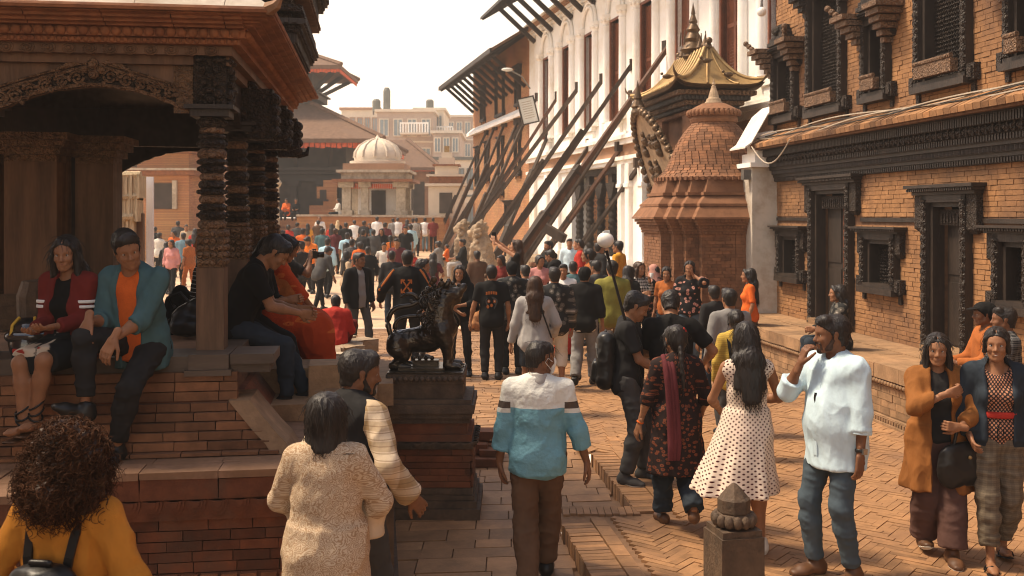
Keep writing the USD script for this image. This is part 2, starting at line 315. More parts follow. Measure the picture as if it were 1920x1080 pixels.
    def hand(s, F, i, tiny=False):
        f, n = s.fd[i], s.pn[i]; t = np.cross(n, f) * (1 if i > 0 else -1)
        t = t if np.dot(t, V(0, 1, .3)) >= 0 or tiny is None else t
        sc = .94 if s.f else 1.03; W0 = s.Wr[i]; q = lambda a, b, c: W0 + sc * (a * f + b * t + c * n)
        F.cone(W0 - f * .05, W0 + f * .02, .027, .025, .015, [(n, .85)])
        for b in (-.03, -.010, .010, .03): F.cone(q(.01, b * .7, 0), q(.088, b, 0), .0135, .011, .012)
        if tiny: F.cone(q(.09, 0, .0), q(.15, 0, .03), .022, .014, .02, [(t, 1.6)]); F.cone(q(.03, .03, .01), q(.09, .05, .02), .012, .009, .01); return
        cu = math.radians(s.curl[i])
        for b, L in zip((.03, .010, -.010, -.03), (.072, .08, .074, .058)):
            p = q(.086, b, 0); a = cu * .6
            for l, r0, r1 in ((.45, .0098, .0092), (.32, .0092, .0085), (.26, .0085, .0072)):
                d = f * math.cos(a) + n * math.sin(a) + t * b * 1.2; e = p + sc * L * l * d; F.cone(p, e, r0, r1, .004); p = e; a += cu
        p = q(.02, .026, .004); d = unit(f * .75 + t * .62 + n * .22); e = p + d * .045 * sc; F.cone(p, e, .0145, .0115, .008)
        d = unit(f * .9 + t * .2 + n * (.2 + cu * .4)); F.cone(e, e + d * .032 * sc, .0112, .0092, .005); F.cone(e + d * .03 * sc, e + d * .055 * sc, .0092, .0075, .004)
    def hp(s, x, y, z): return s.Hc + s.RH @ V(x, y, z)
    def head(s, F, ears=True):
        R, h = s.RH, s.hp; X, Y, Z = R @ V(1, 0, 0), R @ V(0, 1, 0), R @ V(0, 0, 1); w = .94 if s.f else 1.0
        F.cone(h(0, -.03, .03), h(0, .022, .036), .077, .07, .03, [(X, .97)])
        F.cone(h(0, .036, .01), h(0, .04, -.055), .056 * w, .047 * w, .03, [(X, 1.05)])
        for i in (1, -1):
            F.cone(h(i * .045 * w, .0, -.05), h(i * .02, .06, -.092), .026, .02, .025)
            F.cone(h(i * .03, .075, .02), h(i * .012, .083, .018), .014, .013, .015)
            F.cone(h(i * .036, .066, -.028), h(i * .036, .064, -.03), .024, None, .02)
            if ears: F.cone(h(i * .076, -.004, .008), h(i * .073, .0, -.022), .02, .014, .01, [(X, .42)])
            F.cone(h(i * .013, .093, -.036), h(i * .013, .093, -.036), .009, None, .01)
        F.cone(h(0, .072, -.093), h(0, .073, -.097), .019, None, .02)
        F.cone(h(0, .088, .008), h(0, .11, -.03), .0085, .0125, .014)
        F.cone(h(-.016, .084, -.06), h(.016, .084, -.06), .012, None, .012); F.cone(h(-.013, .082, -.071), h(.013, .082, -.071), .011, None, .01)
        for i in (1, -1): F.cone(h(i * .032, .104, .0), h(i * .034, .104, -.001), .0165, None, .014, op='s')
        r = .046 if s.f else .055
        F.cone(h(0, -.028, -.05), s.N + s.R @ V(0, .0, -.03), r, r * 1.1, .03)
        F.cone(s.N + s.R @ V(0, 0, -.01), s.N + s.R @ V(0, .01, -.09), r * 1.1, .08, .04)
def strands(parent, name, curves, mat_, w0=.004, w1=.0015):
    cnt = [len(c) for c in curves]; P = np.vstack(curves); Wd = np.concatenate([np.linspace(w0, w1, n) for n in cnt])
    c = UsdGeom.BasisCurves.Define(stage, uniq(pathof(parent), name)); c.CreateTypeAttr('linear')
    c.CreatePointsAttr(Vt.Vec3fArray.FromNumpy(P.astype(np.float32))); c.CreateCurveVertexCountsAttr(cnt)
    c.CreateWidthsAttr(Vt.FloatArray.FromNumpy(Wd.astype(np.float32))); c.SetWidthsInterpolation('vertex')
    UsdShade.MaterialBindingAPI.Apply(c.GetPrim()).Bind(MATS[mat_]); return meta(c.GetPrim(), kind='stuff')
def hair_of(B, kind, rng, res, F=None):
    """base mass of hair as a field; returns (field, list of falling guides)"""
    F = Fld(); h, R = B.hp, B.RH; X, Y, Z = R @ V(1, 0, 0), R @ V(0, 1, 0), R @ V(0, 0, 1); t = .012
    if kind in ('bald',): return None
    t = {'buzz': .004, 'curlyshort': .016}.get(kind, .0065)
    pl = (h(0, .086, .073), R @ unit(V(0, .70, -.71))); men = kind in ('short', 'buzz', 'curlyshort', 'cap'); cut = [pl] + ([(h(0, 0, -.075), -Z)] if men else [])
    if kind == 'cap': t = .016; cut[0] = (h(0, .086, .052), cut[0][1])
    F.cone(h(0, -.03, .03), h(0, .022, .036), .077 + t, .07 + t, .02, [(X, .97)], cut)
    F.cone(h(0, -.05, -.01), h(0, -.055, -.055), .062 + t * .6, .05 + t * .5, .02, [(X, 1.05)], cut[1:])
    if kind in ('short', 'curlyshort'):
        F.cone(h(0, -.05, .05), h(0, .02, .062), .078, .062, .03, [(X, .95)], cut[:1]); F.cone(h(.025, .062, .093), h(-.03, .05, .10), .02, .026, .03, [(X, 1.5)])
    if men:
        for i in (1, -1): F.cone(h(i * .072, .012, .012), h(i * .072, .014, -.012), .009, .006, .015)
    else:
        F.cone(h(0, -.055, .045), h(0, -.06, .0), .082, .078, .03, [(X, 1.0)])
        for i in (1, -1): F.cone(h(i * .022, .06, .098), h(i * .068, .045, .04), .016, .014, .02); F.cone(h(i * .068, .045, .04), h(i * .078, .012, -.05), .014, .016, .02)
        F.cone(h(0, .09, .085), h(0, -.0, .125), .006, None, .012, op='s')
    return F
SKINS = {}
def skirt(F, cx, cy, z0, z1, r0, r1, ry=.8, pleat=0.0, n=9, ph=0.0, sway=(0, 0), pw=1.0):
    def d(X, Y, Z):
        t = np.clip((z0 - Z) / (z0 - z1), 0, 1) ** pw; rx = r0 + (r1 - r0) * t; x, y = X - cx - sway[0] * t, (Y - cy - sway[1] * t) / ry
        th = np.arctan2(x, y); R = rx * (1 + pleat * t * (np.sin(n * th + ph) + .5 * np.sin((2 * n - 3) * th + 1.7 * ph)))
        return np.maximum((np.sqrt(x * x + y * y) - R) * .85 * ry, np.maximum(z1 - Z, Z - z0))
    m = max(r0, r1) * 1.2 + .05; F.fn(d, (cx - m + min(sway[0], 0), cy - m + min(sway[1], 0), z1), (cx + m + max(sway[0], 0), cy + m + max(sway[1], 0), z0), .04)
def person(label, loc, yaw, h, clothes, hair='short', skin='skin', lod=1, face=False, name='person', group=None, extras=None, hairmat='hair_dark', hair_len=.3, beard=None, seed=None, seam=1, feet_bare=False, scarf=None, **pose):
    """yaw: degrees, 0 looks away from the camera (+y), 90 looks left (-x), 180 looks at the camera"""
    seed = seed if seed is not None else (sum(map(ord, label)) % 997); rng = np.random.default_rng(seed)
    B = Body(**pose); sc = h / 1.70
    T = thing(name, label, 'person', group, loc, yaw)
    hs = {0: .0062, 1: .0095, 2: .018, 3: .03}[lod]; cs = {0: .0105, 1: .015, 2: .024, 3: .034}[lod]
    def emit(nm, vf, m, uv=False, par=None, smooth=True, **kw):
        v, f = vf; U = None
        if uv: U = np.stack([np.arctan2(v[:, 0] - B.W[0], -(v[:, 1] - B.W[1]) * seam) * .15, v[:, 2]], 1)
        return put(nm, (v * sc, f), m, par or T, smooth=smooth, uv=U, **kw)
    kinds = [c[0] for c in clothes]
    # ---- skin: one figure
    body = Bag(); F = Fld(); B.torso(F, -.012); B.bare_arms(F)
    clothes = [tuple(c) + ({},) * (3 - len(c)) for c in clothes]
    long_legs = any(c[0] == 'trousers' and c[2].get('end', 2) > 1.5 for c in clothes)
    if long_legs: B.legs(F, -.014)
    else: B.bare_legs(F)
    if feet_bare:
        for i in (1, -1): B.foot(F, i, -.006)
    if lod >= 2: B.head(F, lod == 2); [B.hand(F, i, True) for i in (1, -1)]; v, f = F.mesh(hs if lod == 2 else .026); body.add(v, f)
    else:
        v, f = F.mesh(.014 if lod == 0 else .019); body.add(v, f)
        F = Fld(); B.head(F); v, f = F.mesh(hs * (.8 if face else 1)); body.add(v, f)
        for i in (1, -1):
            F = Fld(); B.hand(F, i); v, f = F.mesh(.0042 if lod == 0 else .006, 0); body.add(v, f)
    bp = emit('body', (body.get().vertices, body.get().faces), skin)
    # ---- face
    if face:
        for i in (1, -1):
            b = Bag(); ball(b, B.hp(i * .031, .0745, .001), .0125, 2); e = put('eye', Bag().add(b.get().vertices * sc, b.get().faces), 'eye_white', bp, True)
            b = Bag(); ball(b, B.hp(i * .031 + pose.get('gaze', 0), .0815, .0005), .0068, 2); put('iris', Bag().add(b.get().vertices * sc, b.get().faces), 'eye_dark', e, True)
            b = Bag(); tube(b, [B.hp(i * x, y, z) for x, y, z in ((.014, .091, .019), (.028, .0885, .0245), (.042, .079, .0225), (.052, .066, .015))], [.0028, .0042, .0036, .0015], 6); put('eyebrow', Bag().add(b.get().vertices * sc, b.get().faces), hairmat, bp, True)
            b = Bag(); tube(b, [B.hp(i * x, y, z) for x, y, z in ((.017, .083, .004), (.031, .0865, .009), (.046, .079, .004))], [.0012, .0022, .0012], 5); put('eyelid', Bag().add(b.get().vertices * sc, b.get().faces), hairmat, bp, True)
        b = Bag(); tube(b, [B.hp(x, .092 - 12 * x * x, z) for x, z in ((-.022, -.063), (-.01, -.060), (0, -.0615), (.01, -.060), (.022, -.063))], [.002, .0052, .0055, .0052, .002], 7)
        tube(b, [B.hp(x, .0905 - 12 * x * x, z) for x, z in ((-.02, -.0655), (-.008, -.0725), (.008, -.0725), (.02, -.0655))], [.002, .0056, .0056, .002], 7)
        put('lips', Bag().add(b.get().vertices * sc, b.get().faces), 'lips_smile' if pose.get('smile') else 'lips', bp, True)
        if pose.get('smile'): b = Bag(); tube(b, [B.hp(x, .0945 - 11 * x * x, -.066 + 8 * x * x) for x in (-.017, -.008, 0, .008, .017)], [.001, .0032, .0036, .0032, .001], 6); put('teeth', Bag().add(b.get().vertices * sc, b.get().faces), 'eye_white', bp, True)
    if beard:
        F = Fld(); 
        if 'm' in beard: F.cone(B.hp(-.026, .084, -.052), B.hp(0, .099, -.047), .007, .009, .01); F.cone(B.hp(.026, .084, -.052), B.hp(0, .099, -.047), .007, .009, .01)
        if 'b' in beard:
            for i in (1, -1): F.cone(B.hp(i * .062, .01, -.03), B.hp(i * .046, .035, -.078), .014, .017, .02); F.cone(B.hp(i * .046, .035, -.078), B.hp(0, .078, -.1), .018, .018, .02); F.cone(B.hp(i * .026, .082, -.052), B.hp(i * .026, .076, -.085), .007, .01, .01)
        emit('beard' if 'b' in beard else 'moustache', wrinkle(F.mesh(.005), .003, (60, 60, 60), seed), 'stubble' if 's' in beard else hairmat, par=bp)
    # ---- clothes
    for ci, c in enumerate(clothes):
        k, m, o = c[0], c[1], dict(c[2]) if len(c) > 2 else {}
        nm = o.pop('name', {'tee': 't_shirt', 'skirt': 'skirt', 'shoes': 'shoe', 'sandals': 'sandal'}.get(k, k)); lab = o.pop('label', None); wr = o.pop('wr', .008); uv = o.pop('uv', False)
        if k in ('tee', 'shirt', 'jacket', 'kurta', 'dress', 'vest', 'coat'):
            e = o.get('e', {'tee': .012, 'shirt': .015, 'jacket': .028, 'kurta': .016, 'dress': .009, 'vest': .018, 'coat': .03}[k]); F = Fld()
            hem = o.get('hem', {'tee': -.08, 'shirt': -.10, 'jacket': -.10, 'vest': -.04, 'kurta': -.02, 'dress': -.02, 'coat': -.02}[k]); B.torso(F, e, hem)
            end = o.get('end', {'tee': .75, 'shirt': 1.93, 'jacket': 1.97, 'kurta': 1.9, 'dress': .0, 'vest': .0, 'coat': 1.95}[k])
            if end: B.arms(F, e * .85, end, .03, o.get('cuff', 0))
            if 'skirt' in o: q = o['skirt']; skirt(F, B.P[0], B.P[1] + q.get('dy', 0), B.P[2] + q.get('z0', .08), q['z1'], q.get('r0', .17), q['r1'], q.get('ry', .84), q.get('pleat', .04), q.get('n', 9), seed, q.get('sway', (0, 0)), q.get('pw', 1.0))
            if 'lap' in o: B.legs(F, o['lap'].get('e', .02), o['lap'].get('end', .9), .12)
            nk = B.N + B.R @ V(0, o.get('ny', .05), o.get('nz', .035)); F.cone(nk, nk + B.R @ V(0, .02, .1), o.get('nr', .055), .12, .012, op='s')
            if 'belly' in o: F.cone(B.P + B.R @ V(0, .05, .14), B.P + B.R @ V(0, .05, .1), .10 + o['belly'], None, .08)
            if 'open' in o:
                w, z1 = o['open'], o.get('open_to', -9); a = B.P + B.R @ V(0, .15, -.9); b2 = B.P + B.R @ V(0, .13, .46); F.cone(a, b2, w, w * o.get('open_top', 1), .015, [(B.R @ V(0, 1, 0), 4.5)], op='s')
            if o.get('collar'):
                a = B.N + B.R @ V(0, -.005, .0); F.cone(a + B.R @ V(0, -.012, -.01), a + B.R @ V(0, -.006, .028), .068, .064, .01, (), [(a + V(0, 0, .03), B.R @ V(0, .25, 1))]); F.cone(a + B.R @ V(0, .01, .0), a + B.R @ V(0, .02, .1), .056, .06, .006, op='s')
            if o.get('hood'): F.cone(B.N + B.R @ V(-.07, -.07, -.02), B.N + B.R @ V(.07, -.07, -.02), .045, None, .04); F.cone(B.N + B.R @ V(0, -.09, -.05), B.N + B.R @ V(0, -.1, -.09), .06, .04, .04)
            vf = F.mesh(o.get('res', cs)); vf = wrinkle(vf, wr * 1.15 if lod < 3 else 0.0, o.get('fr', (9, 9, 4.5)), seed + ci); emit(nm, vf, m, uv, label=lab)
        elif k == 'trousers':
            F = Fld(); e = o.get('e', .012) * .75; B.legs(F, e, o.get('end', 1.93), .035, o.get('flare', .003)); X = V(1, 0, 0)
            F.cone(B.P + V(0, -.005, .09), B.P + V(0, -.01, -.03), .105 * B.g + e, .112 * (.5 + .5 * B.g) + e, .04, [(X, 1.3)], [(B.P + V(0, 0, o.get('waist', .11)), V(0, 0, 1))])
            for i in (1, -1): F.cone(B.P + V(i * .065, -.062, -.05), B.P + V(i * .065, -.06, -.07), .078 + e * .7, None, .05)
            emit(nm, wrinkle(F.mesh(o.get('res', cs)), wr * 1.15, (8, 8, 12), seed + ci), m, uv, label=lab)
        elif k == 'skirt':
            F = Fld(); q = o
            if 'z1' in q: skirt(F, B.P[0], B.P[1], B.P[2] + q.get('z0', .1), q['z1'], q.get('r0', .15), q['r1'], q.get('ry', .8), q.get('pleat', .04), q.get('n', 9), seed, q.get('sway', (0, 0)))
            if 'lap' in o: F = Fld(); B.legs(F, o['lap'], o.get('end', .9), .12); F.cone(B.P + V(0, 0, .08), B.P, .13, .14, .04, [(V(1, 0, 0), 1.25)])
            emit(nm, wrinkle(F.mesh(cs), wr, (8, 8, 4), seed + ci), m, uv, label=lab)
        elif k == 'shoes':
            for i in (1, -1):
                F = Fld(); B.foot(F, i, .005, .012, o.get('lift', .012)); s_ = emit('shoe', F.mesh(max(hs, .008)), m, label=lab)
                if lod < 2 and o.get('sole'):
                    F = Fld(); B.foot(F, i, .008, .016, 0); R = B.RL(i); q = B.A[i] + R @ V(0, 0, -.066); F.cuts.append((q, R @ V(0, 0, 1))); emit('sole', F.mesh(.007), o['sole'], par=s_)
        elif k == 'sandals':
            for i in (1, -1):
                R = B.RL(i); q = lambda x, y, z: B.A[i] + R @ V(x, y, z); b = Bag()
                F = Fld(); F.cone(q(0, -.04, -.078), q(0, .02, -.078), .034, None, .02, [(R @ V(0, 0, 1), .25)]); F.cone(q(0, .02, -.078), q(0, .14, -.078), .034, .04, .02, [(R @ V(0, 0, 1), .22)]); s_ = emit('sandal', F.mesh(.007), m)
                for y in o.get('straps', (.06, .11)): tube(b, [q(x, y - .3 * abs(x), z) for x, z in ((-.046, -.07), (-.035, -.04), (0, -.022), (.035, -.04), (.046, -.07))], .006, 6)
                for z in o.get('wraps', ()): tube(b, [B.A[i] + V(.042 * math.cos(t), .044 * math.sin(t) - .0, z + .02 * math.cos(t * 1.0)) for t in np.linspace(0, 2 * PI, 13)], .006, 6)
                emit('strap', (b.get().vertices, b.get().faces), m, par=s_)
    # ---- hair
    if hair:
        F = hair_of(B, hair if hair in ('short', 'buzz', 'curlyshort', 'cap') else 'x', rng, hs); R, hp, N, BR = B.RH, B.hp, B.N, B.R; X, Y, Z = R @ V(1, 0, 0), R @ V(0, 1, 0), R @ V(0, 0, 1)
        up = lambda x, y, z: N + BR @ V(x, y, z); L = hair_len
        if hair == 'long':
            F.cone(hp(0, -.06, .0), up(0, -.085, .02), .062, .05, .04, [(X, 1.25)])
            F.cone(up(0, -.085, .03), up(0, -.125, -L), .05, .036, .04, [(BR @ V(1, 0, 0), 2.0), (BR @ V(0, 1, 0), .75)])
            for i in (1, -1):
                F.cone(hp(i * .072, -.015, -.03), up(i * .085, -.03, -.02), .026, .034, .03)
                F.cone(up(i * .085, -.03, -.0), up(i * (.10), .075 if pose.get('front_hair') else -.08, -L * .7), .036, .02, .03)
                if pose.get('front_hair'): F.cone(hp(i * .078, .015, -.02), up(i * .09, .05, -.08), .02, .026, .03); F.cone(up(i * .09, .05, -.08), up(i * .08, .105, -.12 - L * .6), .028, .018, .03)
        elif hair == 'bob':
            bot = [(hp(0, 0, -.165), -Z), (hp(0, .03, 0), unit(Y * 1 + X * 0 - Z * .15))]
            F.cone(hp(0, -.025, .03), hp(0, -.035, -.15), .092, .098, .03, [(X, 1.08)], bot)
        elif hair == 'afro':
            F.cone(hp(0, -.05, .04), hp(0, -.06, -.03), .12, .13, .05, [(X, 1.12)], [(hp(0, .06, 0), Y)]); 
            for i in (1, -1): F.cone(hp(i * .08, -.04, -.04), hp(i * .1, -.06, -.12), .08, .075, .05)
            F.cone(hp(0, -.1, -.08), up(0, -.12, .06), .1, .085, .05)
        elif hair in ('bun',): F.cone(hp(0, -.12, .03), hp(0, -.125, .025), .042, None, .02)
        elif hair in ('pony', 'braid'):
            ts = np.linspace(0, 1, 8); pts = [hp(0, -.10, -.03) * (1 - t) ** 2 + 2 * t * (1 - t) * up(0, -.15, .0) + t * t * up(.015, -.13, -L) for t in ts]
            for j in range(7):
                r = (.03 if hair == 'pony' else .026) * (1 - .5 * ts[j]); F.cone(pts[j], pts[j + 1], r, r * (.95 if hair == 'pony' else .8), .012)
        vf = F.mesh(max(hs, .006)); v, f = wrinkle(vf, {'short': .005, 'afro': .03, 'curlyshort': .014}.get(hair, .007), {'afro': (22, 22, 22), 'curlyshort': (30, 30, 30), 'short': (50, 50, 28)}.get(hair, (42, 42, 7)), seed)
        hm = emit('cap' if hair == 'cap' else 'hair', (v, f), hairmat if hair != 'cap' else pose.get('capmat', 'cloth_black'))
        if hair == 'cap':
            F = Fld(); F.cone(hp(0, .085, .058), hp(0, .13, .048), .06, .05, .02, [(Z, .14), (X, 1.05)]); emit('brim', F.mesh(.007), pose.get('capmat', 'cloth_black'), par=hm)
        if lod <= 1 and hair != 'cap':
            nv = vnorm(v, f); ns = {'afro': 1700, 'long': 800, 'bob': 600, 'short': 420, 'curlyshort': 300}.get(hair, 160); ns = ns if lod == 0 else ns // 2
            pick = rng.integers(0, len(v), ns); cv = []
            for q in pick:
                p, n_ = v[q], nv[q]; g = V(0, 0, -1) - n_ * (-n_[2]); g = g + rng.normal(0, .2, 3) + V(0, 0, -.3); g = unit(g - n_ * max(0, np.dot(g, n_))); ts = np.linspace(0, 1, 7)[:, None]
                if hair == 'afro':
                    d = unit(n_ * .8 + g * .8 + rng.normal(0, .3, 3)); a = unit(np.cross(d, rng.normal(0, 1, 3))); c2 = np.cross(d, a); ts = np.linspace(0, 1, 16)[:, None]; ph = rng.uniform(0, 6); r = rng.uniform(.007, .016)
                    cv.append((p - d * .02 + d * ts * rng.uniform(.04, .10) + r * (np.cos(ts * 14 + ph) * a + np.sin(ts * 14 + ph) * c2) - ts ** 2 * V(0, 0, .025)) * sc)
                elif hair in ('short', 'curlyshort'): cv.append((p - n_ * .002 + ts * (g * .026 + n_ * .004)) * sc)
                else:
                    Ls = rng.uniform(.05, .13); cv.append((p - n_ * .004 + ts * g * Ls + n_ * (.006 * np.sin(ts * 3)) + V(1, 0, 0) * .004 * np.sin(ts * rng.uniform(4, 12) + rng.uniform(0, 6)) * rng.normal()) * sc)
            strands(hm, 'strand', cv, 'hair_brown_strand' if hair == 'afro' else hairmat if hairmat != 'hair_dark' else 'hair_strand', .0062 if hair == 'afro' else .0034)
    if extras: extras(T, B, sc, bp)
    return T, B, sc
def skinmat(n, c): mat(n, c, .55, .12, 14, .12, 120, .004, spec=.3)
skinmat('skin', (.27, .125, .062)); skinmat('skin_dark', (.17, .075, .037)); skinmat('skin_light', (.42, .21, .115))
mat('hair_dark', (.014, .010, .008), .5, .5, 20, .5, 160, .006, stretch=(1, 1, .15), spec=.4); mat('hair_strand', (.022, .015, .011), .45, .4, 10, 0)
mat('hair_brown', (.045, .02, .009), .5, .4, 20, .5, 160, .006, stretch=(1, 1, .15)); mat('hair_brown_strand', (.05, .019, .007), .75, .5, 10, 0, spec=.12); mat('hair_grey', (.06, .055, .05), .6, .5, 40, .4, 160, .006)
mat('stubble', (.05, .028, .018), .8, .4, 60, 0); mat('eye_white', (.55, .5, .45), .3, .05, 5, 0); mat('eye_dark', (.012, .008, .006), .15, .1, 5, 0); mat('lips', (.24, .075, .05), .45, .1, 30, 0); mat('lips_smile', (.26, .07, .05), .4, .1, 30, 0)
def cloth(n, c, rough=.85, var=.18, weave=260, bump=.18, **k): mat('cloth_' + n, c, rough, var, 5, .4, 10, .03, sheen=.0, spec=.15, stretch=(1, 1, .55), **k)
for n, c in dict(black=(.0085, .008, .0078), charcoal=(.02, .019, .019), darkgrey=(.06, .058, .056), grey=(.2, .19, .18), lightgrey=(.34, .32, .3), white=(.72, .70, .66), offwhite=(.56, .52, .45), paleblue=(.52, .66, .72), skyblue=(.33, .50, .58),
                 denim=(.06, .082, .10), denimlight=(.13, .20, .24), darkdenim=(.024, .032, .042), orange=(.62, .12, .02), brightorange=(.72, .19, .03), rust=(.33, .10, .025), ochre=(.46, .185, .025), mustard=(.58, .27, .03), red=(.38, .03, .02), darkred=(.14, .018, .014), maroon=(.10, .022, .025),
                 olive=(.19, .17, .035), brown=(.10, .055, .032), brownwide=(.095, .05, .04), khaki=(.25, .17, .095), beige=(.42, .31, .2), teal=(.06, .12, .13), bluegrey=(.12, .2, .24), yellow=(.6, .36, .05), pink=(.5, .22, .2), tancoat=(.23, .088, .023), jacketblue=(.13, .29, .35), green=(.06, .14, .07), cream=(.55, .43, .3)).items(): cloth(n, c)
mat('leather_black', (.011, .0095, .0085), .4, .3, 10, .2, 90, .003); mat('leather_brown', (.10, .045, .02), .5, .3, 10, .2, 90, .003); mat('rubber_white', (.6, .55, .48), .7, .1, 10, 0); mat('metal_steel', (.5, .48, .44), .3, .1, 10, 0, metal=1.0)
# cloth with woven or printed patterns, laid out by the garment's own cloth coordinates
def uvmat(n, nodes, links, out, rough=.85):
    N = {'tc': ('texture_coordinate', {}), 'p': ('principled_bsdf', {'roughness': rough, 'specular_ior_level': .15})}; N.update(nodes); N.update({'bn': ('noise_texture', {'scale': 10.0, 'detail': 4.0}), 'bm': ('mapping', {'scale': (1, 1, .55)}), 'bp': ('bump', {'strength': .4, 'distance': .03})}); links = links + [('tc.object', 'bm.vector'), ('bm.vector', 'bn.vector'), ('bn.fac', 'bp.height'), ('bp.normal', 'p.normal')]
    MATS[n] = usdkit.material(stage, '/World/Looks/' + n, N, links + [(out, 'p.base_color')], surface='p.BSDF')
def lattice_dots(n, base, dot, s, r):      # staggered polka dots
    nd, ln = {}, [('tc.UV', 'v.vector')]
    nd['v'] = ('mapping', {'scale': (s, s, s), 'rotation': (0, 0, PI / 4)}); nd['fr'] = ('vector_math', {'math_type': 'fraction'}); nd['sb'] = ('vector_math', {'math_type': 'subtract', 'vector2': (.5, .5, .5)}); nd['sx'] = ('separate_xyz', {})
    nd['cx'] = ('combine_xyz', {}); nd['len'] = ('vector_math', {'math_type': 'length'}); nd['lt'] = ('math', {'math_type': 'less_than', 'value2': r}); nd['mx'] = ('mix_color', {'a': base, 'b': dot})
    ln += [('v.vector', 'fr.vector1'), ('fr.vector', 'sb.vector1'), ('sb.vector', 'sx.vector'), ('sx.x', 'cx.x'), ('sx.y', 'cx.y'), ('cx.vector', 'len.vector1'), ('len.value', 'lt.value1'), ('lt.value', 'mx.fac')]; uvmat(n, nd, ln, 'mx.result')
def plaid(n, base, band, line, s):
    nd = {'v': ('mapping', {'scale': (s, s, s)}), 'w1': ('wave_texture', {'bands_direction': 'x', 'scale': 1.0}), 'w2': ('wave_texture', {'bands_direction': 'y', 'scale': 1.0}), 'w3': ('wave_texture', {'bands_direction': 'y', 'scale': 3.0}),
          'r1': ('rgb_ramp', {'ramp': [(0, (0,) * 3), (.45, (0,) * 3), (.55, (1,) * 3), (1, (1,) * 3)]}), 'r2': ('rgb_ramp', {'ramp': [(0, (0,) * 3), (.45, (0,) * 3), (.55, (1,) * 3), (1, (1,) * 3)]}), 'ad': ('math', {'math_type': 'add'}), 'hf': ('math', {'math_type': 'multiply', 'value2': .5}), 'mx': ('mix_color', {'a': base, 'b': band}),
          'r3': ('rgb_ramp', {'ramp': [(0, (0,) * 3), (.93, (0,) * 3), (.96, (.6,) * 3), (1, (.6,) * 3)]}), 'm2': ('mix_color', {'b': line})}
    uvmat(n, nd, [('tc.UV', 'v.vector'), ('v.vector', 'w1.vector'), ('v.vector', 'w2.vector'), ('v.vector', 'w3.vector'), ('w1.fac', 'r1.fac'), ('w2.fac', 'r2.fac'), ('r1.color', 'ad.value1'), ('r2.color', 'ad.value2'), ('ad.value', 'hf.value1'), ('hf.value', 'mx.fac'), ('w3.fac', 'r3.fac'), ('r3.color', 'm2.fac'), ('mx.result', 'm2.a')], 'm2.result')
def floral(n, base, c1, c2, s, r=.33):
    nd = {'v': ('voronoi_texture', {'scale': s, 'randomness': .8}), 'n': ('noise_texture', {'scale': s * 4, 'detail': 2.0}), 'dv': ('vector_math', {'math_type': 'add'}), 'sc': ('vector_math', {'math_type': 'scale', 'scale': .35 / s}), 'r': ('rgb_ramp', {'ramp': [(0, c2), (r * .35, c2), (r * .45, c1), (r, c1), (r * 1.12, base), (1, base)]})}
    uvmat(n, nd, [('tc.UV', 'n.vector'), ('n.color', 'sc.vector1'), ('tc.UV', 'dv.vector1'), ('sc.vector', 'dv.vector2'), ('dv.vector', 'v.vector'), ('v.distance', 'r.fac')], 'r.color')
def swirl(n, base, c1, s):
    nd = {'v': ('voronoi_texture', {'scale': s, 'feature': 'smooth_f1', 'smoothness': .3}), 'w': ('math', {'math_type': 'sine'}), 'm': ('math', {'math_type': 'multiply', 'value2': 34.0}), 'r': ('rgb_ramp', {'ramp': [(0, c1), (.4, c1), (.6, base), (1, base)]}), 'mr': ('map_range', {'from_min': -1.0, 'from_max': 1.0}), 'n': ('noise_texture', {'scale': s * 2.0}), 'sc': ('vector_math', {'math_type': 'scale', 'scale': .5 / s}), 'dv': ('vector_math', {'math_type': 'add'})}
    uvmat(n, nd, [('tc.UV', 'n.vector'), ('n.color', 'sc.vector1'), ('tc.UV', 'dv.vector1'), ('sc.vector', 'dv.vector2'), ('dv.vector', 'v.vector'), ('v.distance', 'm.value1'), ('m.value', 'w.value1'), ('w.value', 'mr.value'), ('mr.result', 'r.fac')], 'r.color')
lattice_dots('polka', (.68, .56, .45), (.055, .008, .008), 40, .24); lattice_dots('netdots', (.03, .022, .02), (.42, .2, .12), 44, .34)
plaid('plaid_beige', (.62, .5, .36), (.33, .22, .11), (.2, .12, .06), 3.2); plaid('plaid_bw', (.55, .5, .44), (.02, .02, .02), (.01, .01, .01), 6); plaid('plaid_dark', (.10, .10, .10), (.02, .02, .02), (.25, .22, .2), 5)
plaid('plaid_trouser', (.16, .125, .085), (.11, .085, .06), (.05, .04, .03), 7)
floral('floral_dark', (.02, .012, .011), (.14, .042, .02), (.05, .02, .014), 30, .36); floral('floral_black', (.014, .013, .014), (.45, .22, .17), (.12, .03, .03), 13, .30); floral('floral_skirt', (.012, .013, .014), (.5, .42, .32), (.3, .03, .02), 8, .34); floral('camo', (.02, .02, .02), (.10, .09, .075), (.3, .26, .22), 12, .4); floral('tattoo_shirt', (.016, .016, .017), (.05, .03, .025), (.016, .016, .017), 10, .2); floral('floral_orange', (.5, .13, .02), (.1, .04, .02), (.6, .3, .1), 18, .3); floral('sari_print', (.42, .055, .015), (.55, .13, .03), (.3, .03, .01), 12, .3)
swirl('paisley', (.55, .43, .30), (.35, .23, .135), 30)
plaid('stripes_yellow', (.5, .33, .06), (.4, .26, .05), (.03, .02, .02), 5); plaid('stripes_bw', (.02, .02, .02), (.02, .02, .02), (.6, .6, .6), 3)
mat('helmet_black', (.012, .012, .013), .18, .2, 5, 0, spec=.6, coat=.6); mat('helmet_visor', (.02, .018, .016), .08, .1, 5, 0, spec=.7, coat=.8); mat('dog_fur', (.32, .14, .05), .9, .3, 12, .4, 90, .006)

